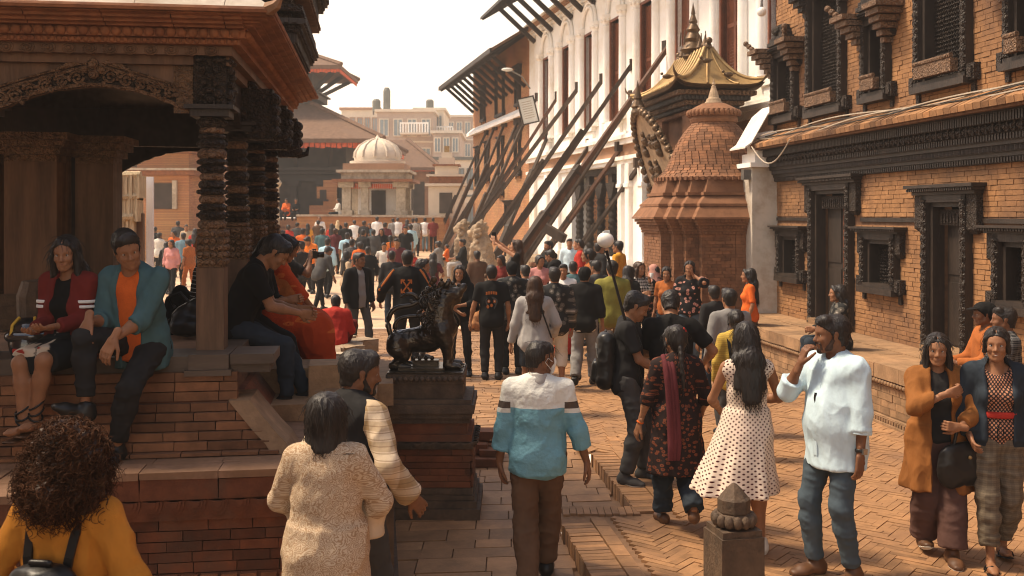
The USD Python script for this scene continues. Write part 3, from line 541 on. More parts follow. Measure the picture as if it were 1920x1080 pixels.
# track jacket: pale yoke, dark and white sleeve stripes, blue below, split at heights of the garment itself
MATS['track'] = usdkit.material(stage, '/World/Looks/track', {'tc': ('texture_coordinate', {}), 'sx': ('separate_xyz', {}), 'ab': ('math', {'math_type': 'absolute'}), 'gt': ('math', {'math_type': 'greater_than', 'value2': .185}),
    'ra': ('rgb_ramp', {'interpolate': False, 'ramp': [(0, (.13, .29, .35)), (.625, (.62, .62, .57))]}), 'rb': ('rgb_ramp', {'interpolate': False, 'ramp': [(0, (.13, .29, .35)), (.605, (.62, .62, .57)), (.622, (.07, .05, .04)), (.645, (.62, .62, .57))]}),
    'hv': ('math', {'math_type': 'multiply', 'value2': .5}), 'mx': ('mix_color', {}), 'bn': ('noise_texture', {'scale': 13.0, 'detail': 4.0}), 'bp': ('bump', {'strength': .6, 'distance': .035}), 'p': ('principled_bsdf', {'roughness': .6, 'specular_ior_level': .3})},
    [('tc.object', 'sx.vector'), ('sx.z', 'hv.value1'), ('hv.value', 'ra.fac'), ('hv.value', 'rb.fac'), ('sx.x', 'ab.value1'), ('ab.value', 'gt.value1'), ('gt.value', 'mx.fac'), ('ra.color', 'mx.a'), ('rb.color', 'mx.b'), ('mx.result', 'p.base_color'), ('tc.object', 'bn.vector'), ('bn.fac', 'bp.height'), ('bp.normal', 'p.normal')], surface='p.BSDF')
# ================================================================ materials of the place
BR = (.36, .155, .062)
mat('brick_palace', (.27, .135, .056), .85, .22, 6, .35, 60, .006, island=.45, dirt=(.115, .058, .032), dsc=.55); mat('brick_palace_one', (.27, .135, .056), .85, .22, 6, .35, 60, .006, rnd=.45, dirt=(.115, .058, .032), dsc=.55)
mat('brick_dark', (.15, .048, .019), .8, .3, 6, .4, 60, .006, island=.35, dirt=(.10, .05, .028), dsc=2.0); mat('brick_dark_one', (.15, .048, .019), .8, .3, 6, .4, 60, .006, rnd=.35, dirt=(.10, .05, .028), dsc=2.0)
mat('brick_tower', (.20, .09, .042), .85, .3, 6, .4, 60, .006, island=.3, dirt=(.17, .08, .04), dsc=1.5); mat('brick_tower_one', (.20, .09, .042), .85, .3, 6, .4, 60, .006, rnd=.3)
mat('mortar', (.15, .075, .038), .95, .3, 9, .4, 80, .006)
mat('pave', (.30, .158, .070), .72, .25, 7, .45, 70, .006, island=.27, dirt=(.19, .10, .052), dsc=.7, spec=.4); mat('pave_one', (.30, .158, .070), .72, .25, 7, .45, 70, .006, rnd=.27, dirt=(.19, .10, .052), dsc=.7, spec=.4)
mat('tile', (.295, .16, .074), .66, .25, 5, .4, 60, .006, island=.22, dirt=(.18, .10, .052), dsc=1.1, spec=.45); mat('tile_one', (.295, .16, .074), .66, .25, 5, .4, 60, .006, rnd=.22, dirt=(.18, .10, .052), dsc=1.1, spec=.45)
mat('pave_base', (.19, .105, .056), .95, .3, 9, .4, 80, .006); mat('plaza', (.52, .36, .23), .8, .25, 1.5, .3, 12, .02, dirt=(.42, .27, .16), dsc=.4)
mat('stone', (.31, .225, .145), .8, .28, 6, .5, 45, .012, dirt=(.17, .115, .07), dsc=2.5, rnd=.15); mat('stone_dark', (.095, .06, .036), .75, .35, 8, .55, 50, .012, dirt=(.05, .035, .024), dsc=3); mat('stone_pale', (.46, .38, .28), .8, .22, 6, .4, 45, .01, dirt=(.25, .19, .13), dsc=2)
mat('stone_bench', (.27, .16, .083), .8, .28, 6, .5, 45, .012, dirt=(.2, .12, .06), dsc=2.5, rnd=.2); mat('terracotta', (.25, .10, .042), .75, .3, 8, .3, 60, .006, dirt=(.17, .06, .03), dsc=3, island=.25); mat('terra_slab', (.245, .135, .073), .8, .2, 3, .3, 40, .006, dirt=(.35, .2, .12), dsc=2, rnd=.12)
mat('wood_dark', (.026, .0165, .011), .55, .45, 8, .5, 70, .01, stretch=(1, 1, .3), spec=.4); mat('wood_carved', (.036, .022, .0135), .55, .45, 12, .3, 90, .008, carve=.9, csc=34, spec=.4); mat('wood_grain', (.135, .072, .038), .65, .4, 10, .4, 60, .01, stretch=(1, 1, .12)); mat('wood_carved_brown', (.175, .098, .052), .6, .4, 12, .3, 90, .008, carve=.8, csc=30)
mat('wood_beam', (.045, .028, .018), .75, .4, 6, .5, 60, .01, stretch=(1.5, 1.5, .35), rnd=.35); mat('wood_beam_red', (.085, .038, .02), .7, .35, 6, .4, 60, .01, stretch=(1.5, 1.5, .35)); mat('wood_red', (.16, .05, .022), .6, .3, 6, .3, 60, .006); mat('wood_sill', (.10, .068, .046), .6, .35, 5, .4, 50, .008, stretch=(.2, 1, 1))
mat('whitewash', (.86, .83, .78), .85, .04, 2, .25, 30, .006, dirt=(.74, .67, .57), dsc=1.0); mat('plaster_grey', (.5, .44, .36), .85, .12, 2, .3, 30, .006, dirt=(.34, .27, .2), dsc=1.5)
mat('gold', (.36, .235, .10), .5, .35, 4, .15, 40, .006, metal=.5, dirt=(.13, .075, .03), dsc=4); mat('bronze', (.05, .037, .025), .24, .5, 12, .25, 60, .006, metal=.7, spec=.8, carve=.06, csc=40); mat('bronze_gold', (.09, .052, .024), .45, .4, 10, .3, 60, .006, metal=.45)
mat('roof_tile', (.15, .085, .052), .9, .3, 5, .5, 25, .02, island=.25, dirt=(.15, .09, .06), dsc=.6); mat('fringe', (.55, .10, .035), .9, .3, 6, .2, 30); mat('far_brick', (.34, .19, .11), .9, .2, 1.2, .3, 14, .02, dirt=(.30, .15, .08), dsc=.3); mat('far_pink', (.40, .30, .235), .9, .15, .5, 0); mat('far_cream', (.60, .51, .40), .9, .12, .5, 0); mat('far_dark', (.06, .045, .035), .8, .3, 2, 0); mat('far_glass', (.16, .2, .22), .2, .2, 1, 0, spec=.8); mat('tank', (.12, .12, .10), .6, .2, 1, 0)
mat('thatch', (.52, .4, .24), .9, .35, 10, .6, 60, .01, stretch=(6, 6, .5), island=.3); mat('cable', (.03, .025, .02), .6, .2, 5, 0); mat('cable_pale', (.4, .33, .25), .6, .2, 5, 0); mat('shade_black', (.012, .009, .007), .9, .2, 3, 0); mat('bulb', (.75, .72, .66), .3, .05, 3, 0); mat('board_white', (.62, .62, .58), .6, .08, 3, 0); mat('metal_grey', (.2, .19, .17), .4, .2, 5, 0, metal=.6); mat('sheet_white', (.68, .62, .54), .7, .15, 6, .3, 30)
BRN = np.random.default_rng(11)
def pieces(boxes, name, m, parent, fr=None, n=300, kindlab=None, stuff=None):
    """boxes: list of (8,3) corner arrays; the n nearest become parts of their own, the rest one joined part"""
    w = [fr(b) if fr else np.asarray(b) for b in boxes]; flip = fr is not None and np.dot(np.cross(fr.e, fr.q), V(0, 0, 1)) < 0
    f = BF[:, ::-1] if flip else BF
    d = np.array([np.linalg.norm(x.mean(0) - V(0, 0, EYE)) for x in w]); o = np.argsort(d)
    for i in o[:n]: put(name, Bag().add(w[i], f), m + '_one' if m + '_one' in MATS else m, parent)
    if len(o) > n:
        b = Bag(); [b.add(w[i], f) for i in o[n:]]; put(stuff or name + '_rest', b, m, parent, kind='stuff')
def b8(x0, x1, y0, y1, z0, z1, j=0.0):
    c, h = V(x0 + x1, y0 + y1, z0 + z1) / 2, V(x1 - x0, y1 - y0, z1 - z0) / 2; v = c + BC * h
    return v + BRN.uniform(-j, j, (8, 3)) if j else v
def course(a0, a1, z0, z1, d0, d1, L, H, holes=(), gap=.006, jit=.006, batter=None):
    """running-bond bricks on a vertical face; holes (a0,a1,z0,z1) are left open; batter(z)->(da0,da1,dd)"""
    out = []; nz = max(1, round((z1 - z0) / H)); H = (z1 - z0) / nz
    for r in range(nz):
        zb, zt = z0 + r * H, z0 + (r + 1) * H; s0, s1, dd = (a0, a1, 0) if batter is None else (lambda q: (a0 + q[0], a1 - q[1], q[2]))(batter((zb + zt) / 2))
        segs = [(s0, s1)]
        for h in holes:
            if h[2] < zt - .01 and h[3] > zb + .01:
                ns = []
                for p, q in segs:
                    if h[0] > p: ns.append((p, min(q, h[0])))
                    if h[1] < q: ns.append((max(p, h[1]), q))
                segs = [(p, q) for p, q in ns if q - p > .015]
        for p, q in segs:
            x = p + (-.5 * L if r % 2 else 0) * BRN.uniform(.7, 1.2)
            while x < q - .01:
                l = L * BRN.uniform(.8, 1.15); u0, u1 = max(x, p), min(x + l, q); x += l
                if u1 - u0 > .02: t = BRN.uniform(-jit, jit); out.append(b8(u0 + gap / 2, u1 - gap / 2, d0 + dd, d1 + dd + t, zb + gap / 2, zt - gap / 2, .0015))
    return out
# ================================================================ ground, step, paving
KB = [V(1.15, 2.0), V(.40, 8.05)]; KA = [V(1.034, 8.36), V(.82, 10.41)]
def kerb_x(Y): return np.interp(Y, [2, 8.05], [1.15, .40]) if Y < 8.2 else np.interp(Y, [8.36, 10.41], [1.034, .82])
b = Bag()
zl = -.145
def quad(b, p): b.add(np.array(p, float), np.array([[0, 1, 2, 3]]))
# one sheet to the horizon, with the sunken court cut into it
quad(b, [(-300, -60, zl), (1.15, -60, zl), (1.15, 2, zl), (-300, 2, zl)]); quad(b, [(-300, 2, zl), (1.15, 2, zl), (.40, 8.05, zl), (-300, 8.05, zl)]); quad(b, [(-300, 8.05, zl), (.40, 8.05, zl), (.40, 8.36, zl), (-300, 8.36, zl)])
quad(b, [(-300, 8.36, zl), (1.034, 8.36, zl), (.82, 10.41, zl), (-300, 10.41, zl)]); quad(b, [(-300, 10.41, zl), (.82, 10.41, zl), (.82, 12.2, -.012), (-300, 12.2, -.012)])
quad(b, [(1.15, -60, -.02), (300, -60, -.02), (300, 2, -.02), (1.15, 2, -.02)]); quad(b, [(1.15, 2, -.02), (300, 2, -.02), (300, 8.05, -.02), (.40, 8.05, -.02)]); quad(b, [(.40, 8.05, -.02), (300, 8.05, -.02), (300, 8.36, -.02), (.40, 8.36, -.02)])
quad(b, [(1.034, 8.36, -.02), (300, 8.36, -.02), (300, 10.41, -.02), (.82, 10.41, -.02)]); quad(b, [(.82, 10.41, -.02), (300, 10.41, -.02), (300, 12.2, -.012), (.82, 12.2, -.012)])
quad(b, [(-300, 12.2, -.012), (300, 12.2, -.012), (300, 22, -.012), (-300, 22, -.012)])
for p, q in ((KB[0], KB[1]), (KA[0], KA[1])): quad(b, [(*p, zl), (*q, zl), (*q, -.02), (*p, -.02)][::-1])
quad(b, [(.40, 8.36, zl), (1.034, 8.36, zl), (1.034, 8.36, -.02), (.40, 8.36, -.02)])
GROUND = put('ground', b, 'pave_base', kind='structure')
b = Bag(); [quad(b, [(-300, y0, z0), (300, y0, z0), (300, y1, z1), (-300, y1, z1)]) for y0, z0, y1, z1 in ((22, -.004, 28, -.004), (28, -.004, 50, .596), (50, .596, 700, .596))]; put('plaza', b, 'plaza', kind='structure')
def pav_inside(x, y):      # where buildings stand no paving is laid
    a = (x + 2.13) * .991 + (y - 7.2) * .133; bb = -(x + 2.13) * .133 + (y - 7.2) * .991
    return a < 1.2 and -1.1 < bb < 5
# brick-on-edge kerb rows
kb = []
for P, Q, in ((KB[0], KB[1]), (KA[0], KA[1])):
    d = Q - P; L = np.linalg.norm(d); d /= L; nrm = V(d[1], -d[0]); n = int(L / .066)
    for i in range(n):
        t0, t1 = i * L / n + .003, (i + 1) * L / n - .003; h = BRN.uniform(-.005, .004); o = BRN.uniform(-.012, .006)
        c = [P + d * t + nrm * w for t, w in ((t0, o), (t0, .235), (t1, .235), (t1, o))]
        if c[0][1] > 5.0: kb.append(np.array([(*p, zl) for p in c] + [(*p, h) for p in c]))
n = 11
for i in range(n):
    x0 = .42 + i * .058; kb.append(b8(x0, x0 + .052, 8.30 + BRN.uniform(-.01, .01), 8.52, zl, BRN.uniform(-.004, .003)))
KERB = thing('kerb', 'brick on edge kerb stepping down to the sunken tiled court', 'kerb'); pieces(kb, 'brick', 'pave', KERB, n=170)
# herringbone paving on the right
w_ = .064; n_ = 4; ca, sa = math.cos(math.radians(52)), math.sin(math.radians(52)); hb = []
for j in range(-330, 330):
    for k in range(-45, 45):
        for (x, y, lx, ly) in ((j + 2 * n_ * k, j, n_, 1), (j, j - 2 * n_ + 1 + 2 * n_ * k, 1, n_)):
            cx, cy = (x + lx / 2) * w_, (y + ly / 2) * w_; X, Yv = cx * ca - cy * sa + 2.5, cx * sa + cy * ca + 11
            if not (5.6 < Yv < 21.5) or X < -.2 or X > 4.45 - .128 * (Yv - 11): continue
            lim = kerb_x(Yv) + (.42 if Yv < 10.5 else 0) if Yv < 12.0 else .35
            if X < lim - .07 or abs(X / Yv) > .53: continue
            h = BRN.uniform(-.004, .004); g = .0045; u = np.array([[-1, -1], [1, -1], [1, 1], [-1, 1]]) * V(lx * w_ - g, ly * w_ - g) / 2; q = np.stack([X + u[:, 0] * ca - u[:, 1] * sa, Yv + u[:, 0] * sa + u[:, 1] * ca], 1)
            tl = BRN.uniform(-.004, .004, 2)
            hb.append(np.vstack([np.c_[q, np.full(4, -.03)], np.c_[q, h + u @ tl * 5]]))
PAVE = put('brick_paving', Bag().add(np.array([(1.0, 5, -.0195), (4.3, 5, -.0195), (3, 20, -.0195), (1.0, 20, -.0195)]), [[0, 1, 2, 3]]), 'pave_base', kind='structure'); pieces(hb, 'brick', 'pave', PAVE)
# plain brick rows between kerb row and herringbone
bd = []
for Y0 in np.arange(5.2, 11.8, .23):
    if 8.0 < Y0 < 8.45: continue
    x = kerb_x(Y0) + .245; bd.append(np.array([(x + .0 + dx, Y0 + dy, z) for z in (-.03, .009 if 1 else (.009 + BRN.uniform(-.002, .002))) for dx, dy in ((0, 0), (.11, 0), (.11 - .028, .222), (-.028, .222))]))
pieces(bd, 'border_brick', 'pave', PAVE, n=60)
# large tiles of the sunken court and the rows beyond it
TB = put('tiled_court', Bag().add(np.array([(-1.5, 3, -.1445), (.3, 3, -.1445), (.3, 8, -.1445), (-1.5, 8, -.1445)]), [[0, 1, 2, 3]]), 'pave_base', kind='structure'); tl = []; Yr = 4.2; r = 0
def gz(Y): return -.12 if Y < 10.41 else float(np.interp(Y, [10.41, 12.2], [-.12, .004]))
while Yr < 21.5:
    dp = BRN.uniform(.2, .3) if Yr < 10.5 else BRN.uniform(.1, .14); x = -7.5 + BRN.uniform(0, .3)
    while x < 3.2:
        l = BRN.uniform(.28, .55) if Yr < 10.5 else BRN.uniform(.2, .26); c = x + l / 2; yy = Yr + .10 * c
        if abs(c) / max(yy, 1) < .56 and not pav_inside(c, yy) and 4 < yy < 21.6 and x + .06 < (kx := (kerb_x(yy) - .012 if yy < 10.6 else (.78 if yy < 12.0 else .40))):
            g = .005; h = BRN.uniform(-.005, .004); le = min(l, kx - x); q = [(x + g, 0), (x + le - g, 0), (x + le - g, dp - 2 * g), (x + g, dp - 2 * g)]; tz = BRN.uniform(-.003, .003, 4)
            tl.append(np.array([(u, Yr + .10 * u + v, gz(Yr + .10 * u + v) - .05) for u, v in q] + [(u, Yr + .10 * u + v, gz(Yr + .10 * u + v) + h + t) for (u, v), t in zip(q, tz)]))
        x += l
    Yr += dp; r += 1
pieces(tl, 'tile', 'tile', TB)
# ================================================================ brick palace on the right
PF = Fr((4.80, 17.5, 0), (-.127, .992, 0), (-.992, -.127, 0))
def pa(px): return (7.04 / ((px - 960) / FPX + .128) - 17.5) / .992
def pz(py, px): return EYE - (py - HOR) / FPX * (7.04 / ((px - 960) / FPX + .128))
PAL = thing('brick_palace', 'long orange brick palace with dark carved windows and doors along the street', 'palace')
BZ = .70; A0, A1 = pa(2050), .6
wins = [('door', pa(1602), pa(1527), BZ, 2.93), ('door', pa(1824), pa(1742), BZ, 2.70),
        ('small', pa(1508), pa(1467), 1.33, 2.17), ('small', pa(1688), pa(1625), 1.37, 2.19), ('small', pa(1945), pa(1876), 1.38, 2.24),
        ('tallsmall', pa(1498), pa(1456), 4.08, 5.3), ('tall', pa(1588), pa(1522), 4.05, 6.1), ('tallsmall', pa(1672), pa(1626), 4.08, 5.25), ('tall', pa(1825), pa(1727), 4.05, 6.1), ('tallsmall', pa(1955), pa(1897), 4.08, 5.25)]
holes = [(w[1], w[2], w[3], w[4]) for w in wins] + [(w[1] - (.2 if w[0] == 'door' else .13), w[2] + (.2 if w[0] == 'door' else .13), w[4] - (.42 if w[0] == 'door' else .28), w[4]) for w in wins if w[0] in ('door', 'small')]
bk = course(A0, A1, BZ, 3.04, -.05, .0, .18, .062, [h for h in holes if h[3] < 3.1] + [(A0, A1, 2.35, 2.41)]) + course(A0, A1, 3.92, 7.6, -.05, .0, .18, .062, [h for h in holes if h[3] > 3.1])
b = Bag()
def core(z0, z1, d0, d1, hs):           # wall body behind the bricks, open where the windows are
    xs = sorted({A0, A1, *[h[0] for h in hs], *[h[1] for h in hs]})
    for x0, x1 in zip(xs, xs[1:]):
        segs = [(z0, z1)]
        for h in hs:
            if h[0] <= x0 + 1e-6 and h[1] >= x1 - 1e-6: segs = [s for p, q in segs for s in ((p, min(q, h[2])), (max(p, h[3]), q)) if s[1] - s[0] > .01]
        for p, q in segs: bx(b, x0, x1, d0, d1, p, q)
core(0, 3.9, -.5, -.012, [h for h in holes[:5]]); core(3.9, 7.7, -.5, -.012, holes[5:10])
bx(b, -32, A0 - .001, -.5, -.004, 0, 7.7); bx(b, -32, A0 - .001, -.003, .3, 3.04, 3.9); put('wall', PF.bag(b), 'mortar', PAL); pieces(bk, 'brick', 'brick_palace', PAL, PF, n=300)  # blank wall and ledge added toward the camera, unseen, to deepen the shade
for p, q in ((A0, wins[1][1] - .2), (wins[1][2] + .2, wins[0][1] - .2), (wins[0][2] + .2, A1)): put('timber_band', PF.bag(bx(Bag(), p, q, -.03, .012, 2.352, 2.408)), 'wood_dark', PAL)
# dark carved cornice in stepped rows
Z = 3.04
for i, (h, d, kind) in enumerate(((.07, .05, 'dent'), (.05, .075, 'plain'), (.075, .10, 'zig'), (.045, .14, 'plain'), (.085, .16, 'dent'), (.11, .20, 'knob'), (.12, .26, 'rib'), (.03, .33, 'plain'))):
    b = Bag(); bx(b, A0, A1, -.04, d, Z, Z + h); st = {'dent': .055, 'zig': .085, 'knob': .13, 'rib': .05}.get(kind)
    if st:
        for x in np.arange(A0, A1 - st, st):
            if kind == 'dent': bx(b, x, x + st * .55, d - .01, d + .025, Z + .008, Z + h - .01)
            if kind == 'rib': bx(b, x, x + st * .6, d - .01, d + .02, Z + .005, Z + h - .015)
            if kind == 'zig': hexa(b, [(x, d - .005, Z + .01), (x + st, d - .005, Z + .01), (x + st * .55, d + .03, Z + .01), (x + st * .45, d + .03, Z + .01), (x, d - .005, Z + h - .01), (x + st, d - .005, Z + h - .01), (x + st * .55, d + .03, Z + h - .01), (x + st * .45, d + .03, Z + h - .01)])
            if kind == 'knob': ball(b, (x + st / 2, d + .012, Z + h * .5), .042, 1, (1, .9, 1)); bx(b, x, x + .03, d - .005, d + .03, Z, Z + h)
    put('cornice_row', PF.bag(b), 'wood_dark' if kind != 'knob' else 'wood_carved', PAL); Z += h
# sloping brick ledge with a row of tiles
lt = []
for x in np.arange(A0, A1, .15):
    g = .005; lt.append(np.array([(x + g, .0, 3.86), (x + .15 - g, .0, 3.86), (x + .15 - g, .44, 3.63), (x + g, .44, 3.63), (x + g, .0, 3.92), (x + .15 - g, .0, 3.92), (x + .15 - g, .45, 3.70 + BRN.uniform(-.01, .01)), (x + g, .45, 3.70)]))
lt = [q[[3, 2, 1, 0, 7, 6, 5, 4]] for q in lt]; pieces(lt, 'ledge_tile', 'brick_palace', PAL, PF, n=110)
b = Bag(); bx(b, A0, A1, -.03, .40, 3.60, 3.64); put('ledge_bed', PF.bag(b), 'mortar', PAL)
b = Bag(); bx(b, A0, A1, -.5, .12, 7.7, 7.85); put('top_course', PF.bag(b), 'wood_dark', PAL)
def colprof(z0, z1, r, nr, rng=BRN, amp=.25):
    p = [(r * 1.35, z0), (r * 1.35, z0 + .02)]; zs = np.linspace(z0 + .02, z1 - .02, nr * 4 + 1)
    for i, z in enumerate(zs): p.append((r * (1 + amp * [0, .8, 1, .35][i % 4] * (.7 + .3 * ((i // 4) % 3))), z))
    return p + [(r * 1.4, z1 - .02), (r * 1.4, z1)]
def carved_window(par, fr, kind, a0, a1, z0, z1):
    w = a1 - a0; door = kind == 'door'; b = Bag(); ft = min(.09, w * .16)
    for i, (d, o) in enumerate(((.10, 0), (.06, ft * .75))):             # stepped frame
        for p, q, r, s in ((a0 + o, a0 + o + ft, z0, z1), (a1 - o - ft, a1 - o, z0, z1), (a0 + o, a1 - o, z1 - ft - o * .9, z1 - o * .9)): bx(b, p, q, -.12 - .001 * i, d - .02 * i, r + .001 * i, s - .002 * i)
    if not door: bx(b, a0 - .03, a1 + .03, -.1, .15, z0 - .03, z0 + .055); bx(b, a0 - .0, a1 + .0, -.1, .115, z0 + .057, z0 + .11)
    win = put('door' if door else 'window', fr.bag(b), 'wood_dark', par)
    for x in (a0 + ft * .5, a1 - ft * .5):
        b = Bag(); lathe(b, colprof(z0 + (.02 if door else .12), z1 - .06, ft * .42, int((z1 - z0) * 9)), (x, .10, 0), 8); put('column', fr.bag(b), 'wood_carved', win)
    b = Bag(); bx(b, a0 + ft, a1 - ft, -.3, -.26, z0, z1 - ft); put('opening', fr.bag(b), 'shade_black', win)  # near-black panel, the shade inside put into its colour
    i0, i1 = a0 + ft * 1.8, a1 - ft * 1.8
    if door:
        m = (i0 + i1) / 2
        for s in (0, 1):
            b = Bag(); p, q = ((i0, m - .005), (m + .005, i1))[s]; bx(b, p, q, -.2, -.16, z0 + .05, z1 - ft * 2); bx(b, p + .03, q - .03, -.16, -.145, z0 + .12, z0 + .9); bx(b, p + .03, q - .03, -.16, -.145, z0 + 1.0, z1 - ft * 2 - .08); put('leaf', fr.bag(b), 'wood_dark' if s else 'wood_red', win)
        b = Bag(); bx(b, i0, i1, -.15, -.05, z1 - ft * 2 - .2, z1 - ft * 2)
        for x in np.arange(i0, i1 - .05, .07): bx(b, x, x + .04, -.06, -.03, z1 - ft * 2 - .17, z1 - ft * 2 - .05)
        put('transom', fr.bag(b), 'wood_carved', win); b = Bag(); bx(b, a0, a1, -.2, .14, z0 - .002, z0 + .09); put('threshold', fr.bag(b), 'stone_bench', win)
    else:
        b = Bag(); n = max(3, int((i1 - i0) / .055)); k = max(4, int((z1 - z0) / .06))
        for x in np.linspace(i0, i1, n): bx(b, x - .008, x + .008, -.14, -.11, z0 + .08, z1 - ft * 1.5)
        for i, z in enumerate(np.linspace(z0 + .12, z1 - ft * 1.6, k)): bx(b, i0, i1, -.137, -.113, z - .008, z + .008)
        for x in np.linspace(i0, i1, n):
            for z in np.linspace(z0 + .12, z1 - ft * 1.6, k): ball(b, (x, -.105, z), .014, 0)
        put('lattice', fr.bag(b), 'wood_carved', win)
    # spreading lintel and, below, wing panels
    wg = .26 if door else .17; b = Bag(); hh = .07 if door else .05; zz = z1
    for i, (o, d) in enumerate(((wg * .85, .12), (wg, .16), (wg * 1.12, .2))): bx(b, a0 - o, a1 + o, -.04, d, zz + .002, zz + hh * .62); zz += hh * .62
    for x in np.arange(a0 - wg, a1 + wg - .03, .05): bx(b, x, x + .026, .155, .185, z1 + hh * .66, z1 + hh * 1.1)
    put('lintel', fr.bag(b), 'wood_dark', win)
    for s in (-1, 1):
        e = a0 if s < 0 else a1; b = Bag(); hgt = .42 if door else .28
        for i in range(4):
            o = wg * .8 * (1 - i * .12); p, q = sorted((e, e + s * o)); bx(b, p, q, -.04, .085 - .022 * i, z1 - hgt + i * .028, z1 - .0 - i * .03)
        hexa(b, [(min(e, e + s * wg * .6), -.02, z1 - hgt - .06), (max(e, e + s * wg * .6), -.02, z1 - hgt - .06), (max(e, e + s * wg * .6), .03, z1 - hgt - .06), (min(e, e + s * wg * .6), .03, z1 - hgt - .06), (min(e, e + s * wg * .82), -.02, z1 - hgt), (max(e, e + s * wg * .82), -.02, z1 - hgt), (max(e, e + s * wg * .82), .09, z1 - hgt), (min(e, e + s * wg * .82), .09, z1 - hgt)])
        put('wing', fr.bag(b), 'wood_carved', win)
        if not door:
            b = Bag(); o = wg * .9; p, q = sorted((e, e + s * o)); bx(b, p, q, -.04, .09, z0 - .0, z0 + .2); bx(b, p + .03, q - .03, .09, .11, z0 + .03, z0 + .16); bx(b, min(e, e + s * o * .5), max(e, e + s * o * .5), -.02, .03, z0 - .14, z0); put('sill_wing', fr.bag(b), 'wood_carved', win)
    if kind.startswith('tall'):
        for s in (-1, 1):                                              # cornices that flare outward over the window
            e = (a0 if s < 0 else a1); b = Bag()
            for i in range(6):
                o = .05 + .062 * i; p, q = sorted((e - s * .06, e + s * o)); bx(b, p, q, .0, .14 + .055 * i, z1 - .42 + .09 * i, z1 - .345 + .09 * i)
            for i in range(5): ball(b, (e + s * (.12 + .07 * i), .3 + .03 * i, z1 + .02 + .06 * i), .05, 1)
            put('flared_bracket', fr.bag(b), 'wood_carved_brown' if kind == 'tallsmall' else 'wood_carved', win)
        b = Bag(); m = (a0 + a1) / 2
        for i in range(5): o = .34 - .055 * i; bx(b, m - o * w / .5 * .5, m + o * w / .5 * .5, .0, .24 - .02 * i, z1 + .1 + .07 * i, z1 + .165 + .07 * i)
        ball(b, (m, .2, z1 + .34), .09, 1); put('pediment', fr.bag(b), 'wood_carved', win)
        b = Bag(); bx(b, i0, i1, .1, .2, z0 + .14, z0 + .3); tube(b, [(i0, .19, z0 + .33), (i1, .19, z0 + .33)], .03, 8); put('balustrade', fr.bag(b), 'wood_carved_brown', win)
for w in wins: carved_window(PAL, PF, *w)
# white painted end pier with stones and a sheet on its top
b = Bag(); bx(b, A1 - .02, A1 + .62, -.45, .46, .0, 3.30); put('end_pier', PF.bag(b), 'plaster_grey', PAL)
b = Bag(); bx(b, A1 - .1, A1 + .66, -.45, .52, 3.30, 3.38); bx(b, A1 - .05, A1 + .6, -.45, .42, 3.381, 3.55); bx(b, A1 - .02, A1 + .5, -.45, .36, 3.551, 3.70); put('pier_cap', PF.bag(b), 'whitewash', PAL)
b = Bag(); pr = [(.62, 3.66), (.50, 3.74), (.36, 3.98), (.20, 4.25), (.0, 4.42)]
for (d0, z0), (d1, z1) in zip(pr, pr[1:]): hexa(b, [(A1 - .1, d0, z0 - .03), (A1 + .7, d0, z0 - .03), (A1 + .7, d1, z1 - .03), (A1 - .1, d1, z1 - .03), (A1 - .1, d0, z0), (A1 + .7, d0, z0), (A1 + .7, d1, z1), (A1 - .1, d1, z1)])
put('sheet_metal_cover', PF.bag(b), 'sheet_white', PAL)
b = Bag(); bx(b, A1 + .02, A1 + .16, .46, .60, 3.08, 3.26); put('junction_box', PF.bag(b), 'metal_grey', PAL)
# cables along the ledge
for i in range(5):
    b = Bag(); xs = np.linspace(A0, A1, 40); r = np.random.default_rng(i); ph = r.uniform(0, 6)
    tube(b, np.stack([xs, .22 + .06 * np.sin(xs * 1.3 + ph) + .03 * i, 3.83 + .035 * np.sin(xs * .9 + ph) - .02 * i + np.abs(np.sin(xs * .7 + i)) * .05], 1), .011, 5); c_ = put('cable', PF.bag(b), 'cable' if i % 2 else 'cable_pale'); meta(c_, ['black cable sagging along the top of the brick ledge', 'pale cable lying along the brick ledge, nearest to the wall', 'second pale cable on the brick ledge, crossing the black ones', 'thin black cable near the front edge of the brick ledge', 'outermost cable along the palace ledge'][i], 'cable', 'cables along the palace ledge') if i == 0 else meta(c_, ['', 'pale cable lying on the brick ledge of the palace', 'thin cable running along the middle of the brick ledge', 'cable near the front edge of the brick ledge', 'outermost cable along the brick ledge of the palace'][i], 'cable', 'cables along the palace ledge')
b = Bag(); ts = np.linspace(0, 1, 14); tube(b, np.stack([A1 - .1 - 1.7 * ts, np.full(14, .5), 3.66 - .34 * np.sin(ts * PI)], 1), .012, 6); meta(put('cable', PF.bag(b), 'cable_pale'), 'pale loop of cable hanging below the left end of the ledge', 'cable')
# ================================================================ stone bench along the palace
BEN = thing('stone_bench', 'long low stone bench with thick top slabs along the foot of the palace wall', 'bench')
dB = 1.17; sl = []; x = A0
while x < .55:
    l = BRN.uniform(.45, .8); x1 = min(x + l, .55); sl.append(np.array([(x + .004, -.06, .52), (x1 - .004, -.06, .52), (x1 - .004, .45, .52), (x + .004, .45, .52), (x + .004, -.06, .70), (x1 - .004, -.06, .70), (x1 - .004, .45, .70), (x + .004, .45, .70)]) + BRN.uniform(-.004, .004, (8, 3))); x = x1
x = A0
while x < .55:
    l = BRN.uniform(.35, .7); x1 = min(x + l, .55); sl.append(np.array([(x + .004, .455, .53), (x1 - .004, .455, .53), (x1 - .004, dB, .53), (x + .004, dB, .53), (x + .004, .455, .69), (x1 - .004, .455, .69), (x1 - .004, dB + BRN.uniform(-.01, .02), .695), (x + .004, dB, .695)]) + BRN.uniform(-.006, .006, (8, 3))); x = x1
pieces(sl, 'slab', 'stone_bench', BEN, PF)
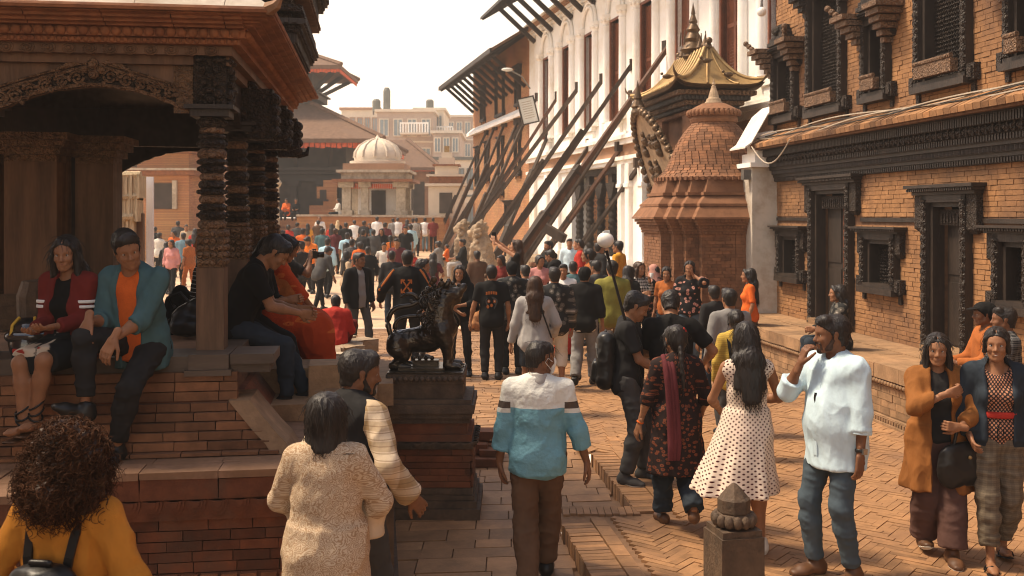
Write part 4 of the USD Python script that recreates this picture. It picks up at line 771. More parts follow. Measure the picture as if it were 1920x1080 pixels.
pieces(course(A0, .5, .1, .44, .2, dB - .06, .2, .085), 'block', 'stone_bench', BEN, PF, n=140)
b = Bag(); bx(b, A0, .5, 0, dB - .075, 0, .519); bx(b, A0, .52, .0, dB - .03, .46, .52)
for x in np.arange(A0, .48, .07): ball(b, (x, dB - .03, .485), .034, 1)
bx(b, A0, .52, .0, dB - .02, .0, .09)
for x in np.arange(A0, .48, .06): bx(b, x, x + .035, dB - .03, dB + .01, .03, .075)
bx(b, A0, .52, .0, dB + .03, -.02, .028); put('moulding', PF.bag(b), 'stone_bench', BEN)
# ================================================================ carved pavilion on the left
VF = Fr((-2.13, 7.2, 0), (.991, .133, 0), (-.133, .991, 0)); vb = VF.bag
PV = thing('carved_pavilion', 'dark carved wooden pavilion on a stepped brick plinth filling the left side', 'pavilion')
def vput(n, b, m, par=PV, **k): return put(n, vb(b), m, par, **k)
FZ = 1.49
# lower ledge and its brick face, a left part stands forward
LE = -.95
faces = course(-.66, 1.24, .1, .56, LE + .02, LE + .05, .26, .062) + course(-.66, 1.24, .63, .645, LE, LE + .03, .3, .02) + course(-3.6, -.66, .1, .56, LE - .40, LE - .36, .26, .062)
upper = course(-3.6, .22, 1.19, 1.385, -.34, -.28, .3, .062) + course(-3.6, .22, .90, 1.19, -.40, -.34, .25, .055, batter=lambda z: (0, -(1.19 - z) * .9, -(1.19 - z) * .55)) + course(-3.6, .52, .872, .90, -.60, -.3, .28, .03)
sidef = []
for c in course(-.95 + .04, 3.6, .1, .56, 0, .04, .26, .062): sidef.append(np.stack([1.24 - c[:, 1] * 1, c[:, 0], c[:, 2]], 1)[:, :] )
b = Bag(); bx(b, -3.6, 1.19, LE + .045, 4.6, -.14, .74); bx(b, -3.6, -.67, LE - .365, LE + .05, -.14, .74); bx(b, -3.6, .16, -.30, 4.6, .74, 1.385); bx(b, -3.6, .17, -.285, -.2, 1.0, 1.38); vput('plinth', b, 'mortar')
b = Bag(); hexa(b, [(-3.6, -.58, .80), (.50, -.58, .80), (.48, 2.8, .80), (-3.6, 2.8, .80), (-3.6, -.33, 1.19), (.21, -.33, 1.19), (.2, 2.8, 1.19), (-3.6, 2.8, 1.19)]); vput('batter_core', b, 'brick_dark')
pieces(faces, 'brick', 'brick_dark', PV, VF, n=150); pieces(upper, 'brick', 'brick_tower', PV, VF, n=150, stuff='upper_brick_rest')  # stronger light on the upper, battered face is put into a lighter brick colour
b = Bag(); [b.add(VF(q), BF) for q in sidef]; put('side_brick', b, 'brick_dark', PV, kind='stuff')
# ledge paving slabs on top, edge blocks below darkened in colour for shade and grime
b8_ = lambda *q: bx(Bag(), *q, .003, BRN)
sl = []; x = -.66
while x < 1.25:
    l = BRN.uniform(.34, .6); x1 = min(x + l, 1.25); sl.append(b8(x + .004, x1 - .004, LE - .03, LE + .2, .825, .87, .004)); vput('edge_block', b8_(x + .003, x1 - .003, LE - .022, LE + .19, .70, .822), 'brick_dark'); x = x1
x = -3.6
while x < -.66:
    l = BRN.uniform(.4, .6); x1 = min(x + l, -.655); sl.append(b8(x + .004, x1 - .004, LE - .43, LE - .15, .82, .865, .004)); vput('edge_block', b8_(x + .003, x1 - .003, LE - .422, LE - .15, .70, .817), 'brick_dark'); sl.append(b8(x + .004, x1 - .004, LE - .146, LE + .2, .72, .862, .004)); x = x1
y = LE + .204
while y < 3.6:
    l = BRN.uniform(.3, .5); sl.append(b8(.92, 1.25, y, y + l - .006, .70, .868, .004)); y += l
for r in range(2):
    x = -3.6 + .2 * r
    while x < .91:
        l = BRN.uniform(.3, .45); x1 = min(x + l, .915); sl.append(b8(x + .003, x1 - .003, LE + .204 + r * .16, LE + .36 + r * .16, .76, .867, .003)); x = x1
for r in range(3):
    x = .1 + .15 * r
    while x < .90: sl.append(b8(x + .003, min(x + .4, .917), LE + .525 + r * .34, LE + .86 + r * .34, .76, .866, .003)); x += .4
pieces(sl, 'slab', 'terra_slab', PV, VF)
# lotus moulding and block frieze on the low face
def lotus(fr_fn, a0, a1, y, z0, z1, par, m, step=.13, nm='lotus_petal'):
    for x in np.arange(a0, a1 - step * .6, step):
        b = Bag(); c = x + step / 2; r = step * .46
        for rr, dd in ((1, .015), (.72, .03), (.42, .042)):
            an = np.linspace(PI, 2 * PI, 9); P = [(c + r * rr * math.cos(t), z1 + (z1 - z0) * rr * .95 * math.sin(t)) for t in an]; extr(b, P, y - dd, y + .01)
        b.v = [fr_fn(v) for v in b.v]; put(nm, b, m, par)
b = Bag(); bx(b, -.66, 1.24, LE - .005, LE + .05, .565, .70); vput('frieze', b, 'brick_dark'); lotus(VF, -.66, 1.2, LE - .004, .585, .69, PV, 'brick_dark')
b = Bag(); bx(b, -3.6, -.66, LE - .405, LE - .35, .565, .70); vput('frieze', b, 'brick_dark'); lotus(VF, -3.0, -.7, LE - .404, .585, .69, PV, 'brick_dark')
lotus(lambda v: VF(np.stack([-.655 - (v[:, 1] - 0), v[:, 0], v[:, 2]], 1)), LE - .4, LE, .0, .585, .69, PV, 'stone_dark', .13)
b = Bag(); bx(b, -.67, -.652, LE - .41, LE + .04, -.1, .70); vput('return_face', b, 'brick_dark')
for x in np.arange(-.64, 1.2, .12): vput('frieze_block', bx(Bag(), x, x + .098, LE - .012, LE + .05, .135, .225, .004, BRN), 'terracotta')
b = Bag(); bx(b, -.67, 1.27, LE - .05, LE + .04, -.02, .1); bx(b, -.67, 1.31, LE - .11, LE + .04, -.14, -.022); vput('base_moulding', b, 'stone_dark'); b = Bag(); bx(b, -3.6, -.66, LE - .46, LE - .35, -.14, .1); vput('base_moulding', b, 'stone_dark')
b = Bag(); bx(b, 1.17, 1.265, LE - .035, LE + .06, -.1, .70); vput('corner_post', b, 'stone_dark'); b = Bag(); bx(b, 1.1865, 1.262, LE + .06, 3.5, .56, .699); vput('side_frieze', b, 'stone_dark'); b = Bag(); bx(b, 1.1865, 1.30, LE + .06, 3.5, -.14, .10); vput('side_base', b, 'stone_dark')
# curved stone cheeks at the ends of the battered face
def cheek(x0, x1, name):
    b = Bag(); pr = [(x0, 1.20), (x0 + (x1 - x0) * .55, 1.02), (x0 + (x1 - x0) * .86, .93), (x1, .87)]
    for (p, z), (q, w) in zip(pr, pr[1:]):
        s = .10 * np.sign(x1 - x0); pz_ = sorted([(p, z), (q, w)], key=lambda t: t[0]); (pl, zl_), (pr_, zr_) = pz_
        b0, b1 = -.42 - (1.19 - zl_) * .5, -.42 - (1.19 - zr_) * .5; wd = .11
        if x1 > x0: hexa(b, [(pl - .02, b0, zl_ - .02), (pl + wd, b0, zl_), (pl + wd, 1.8, zl_), (pl - .02, 1.8, zl_ - .02)][:0] or [(pr_ - .03, b1, zr_), (pr_ + wd, b1, zr_), (pr_ + wd, b1 + .45, zr_), (pr_ - .03, b1 + .45, zr_), (pl - .03, b0, zl_), (pl + wd, b0, zl_), (pl + wd, b0 + .45, zl_), (pl - .03, b0 + .45, zl_)])
        else: hexa(b, [(pl - wd, b0, zl_), (pl + .03, b0, zl_), (pl + .03, 0, zl_), (pl - wd, 0, zl_), (pr_ - wd, b1, zr_), (pr_ + .03, b1, zr_), (pr_ + .03, 0, zr_), (pr_ - wd, 0, zr_)])
    vput(name, b, 'stone_bench')
cheek(.20, .50, 'stone_cheek'); cheek(-1.86, -1.62, 'stone_cheek')
b = Bag(); hexa(b, [(-2.6, -1.0, .87), (-1.70, -1.0, .87), (-1.72, -.5, .87), (-2.6, -.5, .87), (-2.6, -.62, 1.2), (-1.92, -.62, 1.2), (-1.95, -.45, 1.2), (-2.6, -.45, 1.2)]); vput('stair_cheek', b, 'stone_bench')
# sill planks, floor, pillar foot
x = -3.6
for x1 in (-2.35, -1.45, -.42):
    vput('sill_plank', bx(Bag(), x, x1 - .006, -.31, .14, 1.386, FZ, .002, BRN), 'wood_sill'); x = x1
vput('sill_plank', bx(Bag(), -.414, -.11, -.30, .14, 1.386, FZ - .003), 'wood_sill')
vput('pillar_foot', bx(bx(Bag(), -.105, .16, -.34, .16, 1.40, FZ + .012), -.13, .18, -.36, .16, 1.36, 1.399), 'wood_sill'); vput('sill_end', bx(bx(Bag(), .165, .46, -.31, .12, 1.43, FZ + .008), .165, .43, -.28, .12, 1.37, 1.429), 'wood_sill')
for i, x in enumerate(np.linspace(-3.6, -.12, 7)[:-1]): vput('floor_slab', bx(Bag(), x, x + .575, .145, 4.6, 1.36, 1.475), 'terra_slab')
vput('side_sill', bx(Bag(), -.12, .17, .17, 4.4, 1.36, 1.482), 'wood_sill')
# pillars
def pillar(a, c, carved_from=2.08, top=3.14, r=.088, full=True):
    b = Bag(); bx(b, a - r * 1.08, a + r * 1.08, c - r * 1.08, c + r * 1.08, FZ, carved_from); P = put('pillar', vb(b), 'wood_grain', PV)
    b = Bag(); bx(b, a - r * 1.02, a + r * 1.02, c - r * 1.02, c + r * 1.02, carved_from + .002, carved_from + .27)
    for i in range(5):
        for j in range(4):
            x = -r * .75 + j * r * .5; z = carved_from + .04 + i * .05
            for s, (u, v) in enumerate(((a + x, c - r * 1.02), (a + r * 1.02, c + x))): ball(b, (u, v, z), .026, 1, (1, 1, 1))
    put('carved_panel', vb(b), 'wood_carved_brown', P)
    z = carved_from + .27; k = 0
    while z < top - .03:                                      # turned rings, each a little different
        h = BRN.uniform(.035, .075); b = Bag(); rr = r * BRN.uniform(.9, 1.14); lathe(b, [(rr * .86, z), (rr * 1.04, z + h * .2), (rr * 1.1, z + h * .5), (rr * 1.02, z + h * .8), (rr * .84, z + h)], (a, c, 0), 14, 1, 1)
        if k % 3 == 1:
            for t in range(14): ball(b, (a + rr * 1.05 * math.cos(t * .449), c + rr * 1.05 * math.sin(t * .449), z + h / 2), .018, 0)
        put('turned_ring', vb(b), 'wood_carved' if k % 3 else 'wood_carved_brown', P); z += h; k += 1
    b = Bag(); bx(b, a - r * 1.5, a + r * 1.5, c - r * 1.5, c + r * 1.5, top, top + .05); bx(b, a - r * 1.9, a + r * 1.9, c - r * 1.9, c + r * 1.9, top + .05, top + .08); put('abacus', vb(b), 'wood_dark', P)
    # carved mask block: brow, eyes, nose, jaw and side volutes on two faces
    b = Bag(); z = top + .08; bx(b, a - r * 1.25, a + r * 1.25, c - r * 1.25, c + r * 1.25, z, z + .36)
    for q in (0, 1):
        def pt(u, w, zz): return (a + u, c - r * 1.25 - w, zz) if q == 0 else (a + r * 1.25 + w, c + u, zz)
        for u in (-.045, .045): ball(b, pt(u, .015, z + .25), .032, 1); ball(b, pt(u * 1.4, .01, z + .31), .035, 1, (1.3, 1.3, .6)); ball(b, pt(u * 1.2, .01, z + .08), .04, 1); ball(b, pt(u * .9, .02, z + .15), .026, 1)
        ball(b, pt(0, .03, z + .2), .03, 1); ball(b, pt(0, .02, z + .1), .045, 1, (1.2, 1.2, .5)); ball(b, pt(0, .01, z + .04), .04, 1)
        for u in np.linspace(-.09, .09, 7): ball(b, pt(u, .012, z + .015), .016, 0); ball(b, pt(u, .012, z + .345), .016, 0)
    put('mask_block', vb(b), 'wood_carved', P)
    return P
for a, c in ((0, 0), (-1.57, 0), (0, 1.3), (0, 2.6), (0, 3.9), (-3.14, 0)): pillar(a, c)
# arched front boards (torana) with scrollwork
def torana(a0, a1, c, t=.05, z0=3.14, z1=3.56, rise=.20, face=-1, scroll=True, along='a', m='wood_grain'):
    w = a1 - a0; mid = (a0 + a1) / 2; n = 26; xs = np.linspace(a0, a1, n); tt = np.abs((xs - mid) / (w / 2)); low = z0 + rise * (1 - tt ** 1.8) + .012 * np.abs(np.sin(xs * 30)) * (tt > .3)
    poly = [(a0, z1), *[(x, z) for x, z in zip(xs, low)], (a1, z1)]; tr = (lambda v: v) if along == 'a' else (lambda v: np.stack([v[:, 1] * 1.0, v[:, 0], v[:, 2]], 1))
    def place(bg): bg.v = [VF(tr(v)) for v in bg.v]; bg.f = [f[:, ::-1] for f in bg.f] if along != 'a' else bg.f; return bg
    T_ = put('arch_board', place(extr(Bag(), poly, c, c + t)), m, PV)
    if not scroll: return
    top = z0 + .13 + (rise + .02) * np.maximum(1 - tt, 0) ** .8; y = c - .022
    b = Bag(); tube(b, np.stack([xs, np.full(n, y), top], 1), .013, 6); tube(b, np.stack([xs, np.full(n, y - .004), top + .03], 1), .009, 6); tube(b, np.stack([xs, np.full(n, y), low + .014], 1), .014, 6); put('arch_border', place(b), 'wood_carved_brown', T_)
    bb = Bag(); P = [(x, z) for x, z in zip(xs, low)] + [(x, z) for x, z in zip(xs[::-1], top[::-1])]; extr(bb, P, c - .012, c + .002); put('arch_ground', place(bb), 'wood_carved', T_)
    for s in (-1, 1):
        for i, u in enumerate((.16, .32, .47, .62, .76, .9)):
            x = mid + s * u * w / 2; j = int(np.clip((x - a0) / w * (n - 1), 0, n - 1)); zc = (low[j] + top[j]) / 2 + .008; R = min(.062, (top[j] - low[j]) * .42); th = np.linspace(0, 3.6 * PI, 26)
            b = Bag(); tube(b, np.stack([x + s * R * (1 - th / 13) * np.cos(th), np.full(26, y - .006), zc + R * (1 - th / 13) * np.sin(th)], 1), .0105, 6)
            for k in range(3): ball(b, (x + s * R * 1.2 * math.cos(k * 2 + i), y - .004, zc + R * 1.1 * math.sin(k * 2 + i)), .017, 1)
            put('scroll', place(b), 'wood_carved_brown', T_)
    b = Bag(); zc = z0 + rise + .09
    ball(b, (mid, y - .02, zc + .06), .045, 2); ball(b, (mid - .05, y - .01, zc + .03), .035, 1); ball(b, (mid + .05, y - .01, zc + .03), .035, 1); ball(b, (mid, y - .01, zc), .04, 1)
    for s in (-1, 1): tube(b, [(mid, y, zc + .04), (mid + s * .1, y - .01, zc + .09), (mid + s * .2, y, zc + .045), (mid + s * .26, y, zc + .01)], [.03, .026, .02, .01], 7)
    put('winged_figure', place(b), 'wood_carved_brown', T_)
torana(-1.46, -.11, -.045); torana(-3.04, -1.68, -.045)
for c0, c1 in ((.12, 1.18), (1.42, 2.48), (2.72, 3.78)): torana(c0, c1, .0, along='b', scroll=False, m='wood_dark')
torana(-1.55, -.12, 3.9, scroll=False, m='wood_dark', rise=.24, z0=2.9, z1=3.6)
b = Bag(); bx(b, -.11 - .0, -.10, -.06, -.05, 3.2, 3.56)                 # little shrine niche beside the mask block
for i in range(3): bx(b, -.215 - .02 * i, -.12, -.075 + .012 * i, -.05, 3.16 + .004, 3.46 + .03 * i)
vput('niche', b, 'wood_carved_brown')
# beams and cornice
BM = [('front_beam', -3.6, .13, -.10, .10), ('side_beam', -.09, .10, .105, 4.3)]
for n_, x0, x1, y0, y1 in BM: vput(n_, bx(Bag(), x0, x1, y0, y1, 3.50, 3.56), 'wood_grain')
def ring(d, z0, z1, name, m):
    b = Bag(); bx(b, -3.6, .10 + d, -.10 - d, -.09 - d + .19 + d, z0, z1); bx(b, -.09, .10 + d, .10, 4.3 + d, z0 + .0005, z1 - .0005); return vput(name, b, m)
r1 = ring(.06, 3.56, 3.625, 'rosette_band', 'wood_grain'); r2 = ring(.12, 3.626, 3.665, 'small_bead_band', 'terracotta'); r3 = ring(.16, 3.666, 3.725, 'bead_band', 'terracotta')
for x in np.arange(-2.95, .12, .135):
    b = Bag(); an = np.linspace(0, 2 * PI, 15)
    for rr, w in ((.044, .006), (.028, .005)): tube(b, np.stack([x + rr * np.cos(an), np.full(15, -.165), 3.592 + .8 * rr * np.sin(an)], 1), w, 5, False)
    ball(b, (x, -.165, 3.592), .014, 1); put('rosette', vb(b), 'wood_grain', r1)
for x in np.arange(-2.95, .22, .043): put('small_bead', vb(ball(Bag(), (x, -.22, 3.646), .0195, 1)), 'terracotta', r2)
for x in np.arange(-2.95, .26, .0715): put('bead', vb(ball(Bag(), (x, -.262, 3.697), .034, 2)), 'terracotta', r3, smooth=True)
b = Bag()
for y in np.arange(-.2, 4.2, .072): ball(b, (.262, y, 3.697), .033, 1)
put('side_beads', vb(b), 'terracotta', r3, kind='stuff')
# coved terracotta course under the eave, in blocks, then the eave slab
x = -3.6
while x < .3:
    l = BRN.uniform(.3, .5); x1 = min(x + l, .26); b = Bag()
    if x1 - x > .05:
        for i in range(4): q0, q1 = -.27 - .05 * i, -.27 - .05 * (i + 1); hexa(b, [(x + .003, q1, 3.726 + .018 * i ** 1.2), (x1 - .003, q1, 3.726 + .018 * i ** 1.2), (x1 - .003, .0, 3.726), (x + .003, .0, 3.726), (x + .003, q1, 3.80), (x1 - .003, q1, 3.80), (x1 - .003, 0, 3.80), (x + .003, 0, 3.80)])
        vput('coved_block', b, 'terracotta')
    x = x1 if x1 > x else x + 1
b = Bag()
for i in range(5): q1 = .27 + .05 * i; bx(b, -.05, q1, -.25 - .05 * i, 4.5, 3.727 + .015 * i, 3.727 + .015 * (i + 1)); 
vput('coved_side', b, 'terracotta')
b = Bag(); bx(b, -3.7, .47, -.50, 4.6, 3.802, 3.835); vput('eave_slab', b, 'terra_slab'); b = Bag(); tube(b, [(-3.7, -.5, 3.82), (.47, -.5, 3.82), (.47, 4.6, 3.82)], .022, 6); vput('eave_roll', b, 'terracotta')
b = Bag(); tube(b, [(.44, -.47, 3.83), (.5, -.53, 3.85), (.54, -.57, 3.90)], [.05, .035, .008], 6); vput('corner_horn', b, 'terra_slab')
# roof slabs, hipped
def roofpt(a, t): return (a, -.49 + t, 3.84 + t * .8)
for r in range(4):
    t0, t1 = r * .28, (r + 1) * .28 - .004; x = -3.7 + (r % 2) * .2
    while x < .46 - t0:
        l = BRN.uniform(.5, .9); xa, xb = x, min(x + l - .005, .46 - t0); xc = min(x + l - .005, .46 - t1)
        if xb - xa > .1: p = [roofpt(xa, t0), roofpt(xb, t0), roofpt(max(xc, xa + .02), t1), roofpt(xa, t1)]; vput('roof_slab', hexa(Bag(), [(q[0], q[1], q[2] - .03) for q in p] + [(q[0], q[1], q[2] + BRN.uniform(0, .005)) for q in p]), 'plaster_grey')
        x += l
b = Bag()
for r in range(4):
    t0, t1 = r * .28, (r + 1) * .28 - .004; hexa(b, [(.46 - t1, -.49 + t1, 3.81 + t1 * .8), (.46 - t0, -.49 + t0, 3.81 + t0 * .8), (.46 - t0, 4.6, 3.81 + t0 * .8), (.46 - t1, 4.6, 3.81 + t1 * .8), (.46 - t1, -.49 + t1, 3.84 + t1 * .8), (.46 - t0, -.49 + t0, 3.84 + t0 * .8), (.46 - t0, 4.6, 3.84 + t0 * .8), (.46 - t1, 4.6, 3.84 + t1 * .8)])
vput('side_roof', b, 'terra_slab'); b = Bag(); bx(b, -3.7, -.6, .62, 4.6, 3.9, 4.7); vput('roof_core', b, 'terra_slab')
vput('roof_fin', hexa(Bag(), [(-1.02, .02, 4.02), (-.86, .02, 4.02), (-.86, .1, 4.1), (-1.02, .1, 4.1), (-.98, -.05, 4.3), (-.82, -.05, 4.3), (-.82, .02, 4.3), (-.98, .02, 4.3)]), 'terracotta')
# ceiling, inner posts, back screen
vput('ceiling', bx(Bag(), -3.6, -.1, .12, 4.3, 3.495, 3.55), 'wood_dark')
for a, c, w in ((-1.72, 1.75, .21), (-1.30, 2.05, .16), (-2.35, 2.2, .2)):
    b = Bag(); bx(b, a - w, a + w, c - w, c + w, FZ, 2.9); P = put('inner_post', vb(b), 'wood_grain', PV)
    b = Bag(); [bx(b, a - w - .04 * i, a + w + .04 * i, c - w - .04 * i, c + w + .04 * i, 2.90 + .06 * i, 2.958 + .06 * i) for i in range(4)]; put('inner_capital', vb(b), 'wood_carved_brown', P)
    b = Bag(); [bx(b, a - w - .05 + .015 * i, a + w + .05 - .015 * i, c - w - .05 + .015 * i, c + w + .05 - .015 * i, FZ + .1 * i + .001, FZ + .1 * (i + 1)) for i in range(3)]; put('inner_base', vb(b), 'stone_dark', P)
vput('back_screen', bx(bx(Bag(), -3.6, -1.50, 3.0, 3.08, FZ, 3.5), -1.51, -.1, 2.9, 2.96, 3.12, 3.5), 'wood_dark'); b = Bag(); lathe(b, colprof(FZ, 3.2, .06, 16), (-1.44, 3.0, 0), 10); vput('screen_column', b, 'wood_carved')
vput('stone_disc', lathe(Bag(), [(.0, 0), (.2, .02), (.21, .3), (.17, .42), (0, .44)], (-1.55, 1.35, FZ), 16), 'stone_dark')
# projecting capital brackets along the street side
for c in (1.3, 2.6, 3.9):
    b = Bag(); bx(b, .10, .30, c - .09, c + .09, 3.08, 3.5); [ball(b, (.31, c + y, 3.15 + .09 * i), .05, 1) for i in range(4) for y in (-.06, .04)]; tube(b, [(.3, c, 3.1), (.4, c, 3.12), (.42, c, 3.2)], [.04, .03, .01], 6); vput('bracket', b, 'wood_carved')
# upper carved bay above the roof
b = Bag(); bx(b, -1.4, .44, 1.34, 3.2, 4.06, 5.1); UP = put('upper_bay', vb(b), 'wood_carved', PV)
for i, (o, z0, z1, m) in enumerate(((.02, 3.90, 3.99, 'wood_dark'), (.06, 3.99, 4.05, 'wood_carved'), (.10, 4.05, 4.10, 'wood_dark'), (.07, 4.16, 4.22, 'wood_carved'), (.12, 4.34, 4.38, 'wood_grain'), (.10, 4.38, 4.55, 'wood_dark'), (.16, 4.55, 4.62, 'wood_carved'), (.2, 4.62, 4.8, 'wood_dark'), (.25, 4.8, 4.9, 'wood_carved'))):
    b = Bag(); bx(b, -1.4 - o, .45 + o, 1.33 - o, 3.2 + o, z0 + .001, z1)
    for x in np.arange(-1.4 - o, .42 + o, .07): bx(b, x, x + .035, 1.33 - o - .02, 1.33 - o + .01, z0 + .01, z1 - .005)
    for y in np.arange(1.34 - o, 3.1 + o, .07): bx(b, .45 + o - .01, .45 + o + .02, y, y + .035, z0 + .01, z1 - .005)
    put('bay_row', vb(b), m, UP)
# steps and stones on the street side of the plinth
STP = thing('stone_steps', 'pale stone steps beside the pavilion where the woman in the orange sari sits', 'steps')
for x0, x1, y0, y1, z0, z1 in ((.62, .88, .8, 1.15, .869, 1.25), (.75, 1.16, .55, 1.0, .869, 1.07), (.93, 1.3, 1.02, 2.4, .869, 1.05), (.25, .9, 1.55, 3.3, .869, .98), (.2, .62, .98, 1.5, .869, 1.2), (.3, .75, .5, .98, .869, 1.0)): put('step', vb(bx(Bag(), x0, x1, y0, y1, z0, z1, .006, BRN)), 'stone_bench', STP)
RUB = [(610, 655, 12.2), (640, 672, 11.8), (665, 690, 11.0), (612, 690, 10.9), (648, 660, 13.5), (690, 700, 10.2), (700, 725, 9.6), (625, 640, 14.2), (668, 648, 14.0), (600, 668, 13.0), (655, 705, 10.4), (715, 742, 9.2)]
for i, (px, py, Y) in enumerate(RUB):
    r = np.random.default_rng(50 + i); m = trimesh.creation.box([.5 * r.uniform(.8, 1.3), .34 * r.uniform(.8, 1.2), .17]).subdivide().subdivide(); m.vertices += (meshkit.noise(m.vertices * 6 + i * 9, i) - .5)[:, None] * .07; m.apply_transform(trimesh.transformations.rotation_matrix(r.uniform(0, 3), [0, 0, 1])); p = W(px, py, Y); zz = max(gz(Y) + .08, min(p[2], .75)); m.apply_translation([p[0], Y, zz])
    b = Bag(); b.mesh(m); bx(b, p[0] - .15, p[0] + .15, Y - .12, Y + .12, gz(Y) - .02, zz - .03)
    put('loose_stone', b, 'stone_pale' if i % 2 else 'stone', None, smooth=20, label=['flat pale stone nearest the sari hem on the rubble heap', 'squared stone in the middle of the heap behind the pavilion', 'stone block lying in front of the heap left of the lion', 'low stone right beside the step under the orange sari', 'far stone of the heap below the man in the black blazer', 'stone by the left rear foot of the lion pedestal', 'stone against the left side of the lion pedestal', 'farthest stone below the crouching child in red', 'stone just right of the crouching child in red', 'dark stone between sari and crouching child', 'broad flat stone in front of the rubble heap', 'lowest stone touching the left foot of the lion pedestal'][i], cat='stone', group='loose stones heaped beside the pavilion')
# ================================================================ bronze lion on its stepped pedestal
LX, LY, LS = -.745, 8.95, .00453
PED = thing('pedestal', 'stepped brick and stone pedestal carrying the bronze lion statue', 'pedestal')
DF = Fr((LX, LY, 0), (1, 0, 0), (0, 1, 0))
def slabs(rows, par, fr, nm0=None):
    for nm, hw, hd, z0, z1, m in rows: put(nm, fr.bag(bx(Bag(), -hw, hw, -hd, hd, z0, z1, .002, BRN)), m, par)
slabs([('base_step', .475, .42, -.14, -.03, 'stone_dark'), ('moulding', .445, .39, -.029, .03, 'stone_dark'), ('moulding', .425, .37, .031, .075, 'stone_dark'), ('core', .385, .33, .02, .46, 'mortar'), ('frieze', .41, .355, .0765, .131, 'stone_dark'),
       ('lotus_band', .415, .36, .461, .524, 'stone_dark'), ('string_course', .40, .345, .525, .584, 'brick_dark'), ('neck_course', .365, .31, .585, .674, 'brick_dark'), ('moulding', .385, .33, .675, .72, 'stone_dark'), ('moulding', .405, .35, .721, .765, 'stone_dark'), ('slab', .425, .37, .766, .84, 'stone_dark'), ('slab', .40, .345, .841, .878, 'stone_dark'),
       ('block', .325, .28, .879, 1.005, 'stone_dark'), ('bead_course', .335, .29, 1.006, 1.085, 'stone_dark'), ('cap', .325, .28, 1.086, 1.103, 'bronze')], PED, DF)
lotus(DF, -.41, .41, -.361, .467, .522, PED, 'stone_dark', .102); lotus(lambda v: DF(np.stack([.416 - v[:, 1], v[:, 0], v[:, 2]], 1)), -.34, .34, 0, .467, .522, PED, 'stone_dark', .102)
for x in np.arange(-.31, .32, .048): put('bead', DF.bag(ball(Bag(), (x, -.292, 1.045), .024, 1)), 'stone_dark', PED)
for x in np.arange(-.37, .37, .125): put('frieze_panel', DF.bag(bx(Bag(), x, x + .1, -.362, -.35, .083, .126)), 'stone_dark', PED)
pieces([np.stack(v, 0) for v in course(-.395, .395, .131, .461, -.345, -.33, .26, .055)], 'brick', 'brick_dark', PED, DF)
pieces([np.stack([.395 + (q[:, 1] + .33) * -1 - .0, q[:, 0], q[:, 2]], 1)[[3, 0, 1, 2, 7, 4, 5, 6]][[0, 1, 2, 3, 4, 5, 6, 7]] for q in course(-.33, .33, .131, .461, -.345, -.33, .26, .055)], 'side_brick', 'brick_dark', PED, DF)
LION = thing('lion_statue', 'dark polished bronze lion statue with curling tail on the stepped pedestal', 'statue', loc=(LX, LY, 1.103))
F = Fld(); p = lambda px, py, y=0: V((px - 797) * LS, y, (705 - py) * LS)
F.cone(p(742, 655), p(800, 648), .105, .11, .05); F.cone(p(800, 648), p(828, 628), .11, .125, .06); F.cone(p(815, 630), p(822, 590), .12, .105, .06); F.cone(p(818, 600), p(830, 572), .10, .085, .05)
F.cone(p(832, 570), p(855, 563), .068, .048, .04); F.cone(p(850, 560), p(867, 549), .045, .03, .03); F.cone(p(863, 552), p(868, 545), .028, .02, .02); F.cone(p(838, 580), p(858, 576), .036, .02, .02); F.cone(p(826, 556), p(836, 550), .05, .03, .04)
for i in (1, -1):
    F.cone(p(738, 655, i * .075), p(742, 668, i * .09), .085, .075, .04); F.cone(p(735, 665, i * .09), p(755, 680, i * .095), .07, .045, .03); F.cone(p(752, 682, i * .095), p(733, 697, i * .095), .036, .032, .02); F.cone(p(730, 699, i * .095), p(762, 701, i * .1), .03, .026, .02)
    F.cone(p(826, 636, i * .085), p(834, 655, i * .09), .08, .06, .04); F.cone(p(834, 655, i * .09), p(838, 695, i * .095), .05, .036, .03); F.cone(p(836, 698, i * .095), p(858, 700, i * .1), .034, .028, .02)
    F.cone(p(836, 560, i * .06), p(843, 560, i * .055), .02, .018, .015); F.cone(p(806, 590, i * .1), p(800, 575, i * .12), .03, .012, .02); F.cone(p(833, 545, i * .05), p(838, 538, i * .05), .022, None, .02)
    for k in range(4): F.cone(p(766, 701, i * .1 + (k - 1.5) * .016), p(771, 702, i * .1 + (k - 1.5) * .017), .011, None, .006); F.cone(p(860, 701, i * .1 + (k - 1.5) * .016), p(866, 702, i * .1 + (k - 1.5) * .017), .011, None, .006)
vf = wrinkle(F.mesh(.0095), .006, (26, 26, 26), 3); put('body', vf, 'bronze', LION, smooth=True)
def crv(pts, r, nm, m='bronze', n=24):
    P = np.array([p(*q) for q in pts]); t = np.linspace(0, 1, len(P)); from_ = __import__('scipy.interpolate', fromlist=['CubicSpline']).CubicSpline; ts = np.linspace(0, 1, n); b = Bag(); tube(b, from_(t, P)(ts), np.interp(ts, np.linspace(0, 1, len(r)), r), 9); return put(nm, b, m, LION, smooth=True)
crv([(740, 662), (724, 640), (722, 606), (740, 588), (765, 584), (778, 578), (786, 588), (778, 596)], [.02, .024, .022, .018, .012], 'tail'); crv([(742, 650), (733, 634), (738, 614), (760, 606), (786, 605)], [.016, .02, .018, .016], 'tail_curl'); crv([(744, 560), (746, 568), (758, 562), (772, 565), (778, 576), (770, 580), (764, 573)], [.004, .014, .02, .018, .012], 'tail_tuft')
crv([(743, 646), (757, 642), (770, 636), (774, 629)], [.012, .016, .018, .014], 'harness_strap', 'bronze'); crv([(845, 592), (852, 602), (858, 612), (856, 625)], [.008, .01, .01, .008], 'collar')
b = Bag(); rr = np.random.default_rng(5)
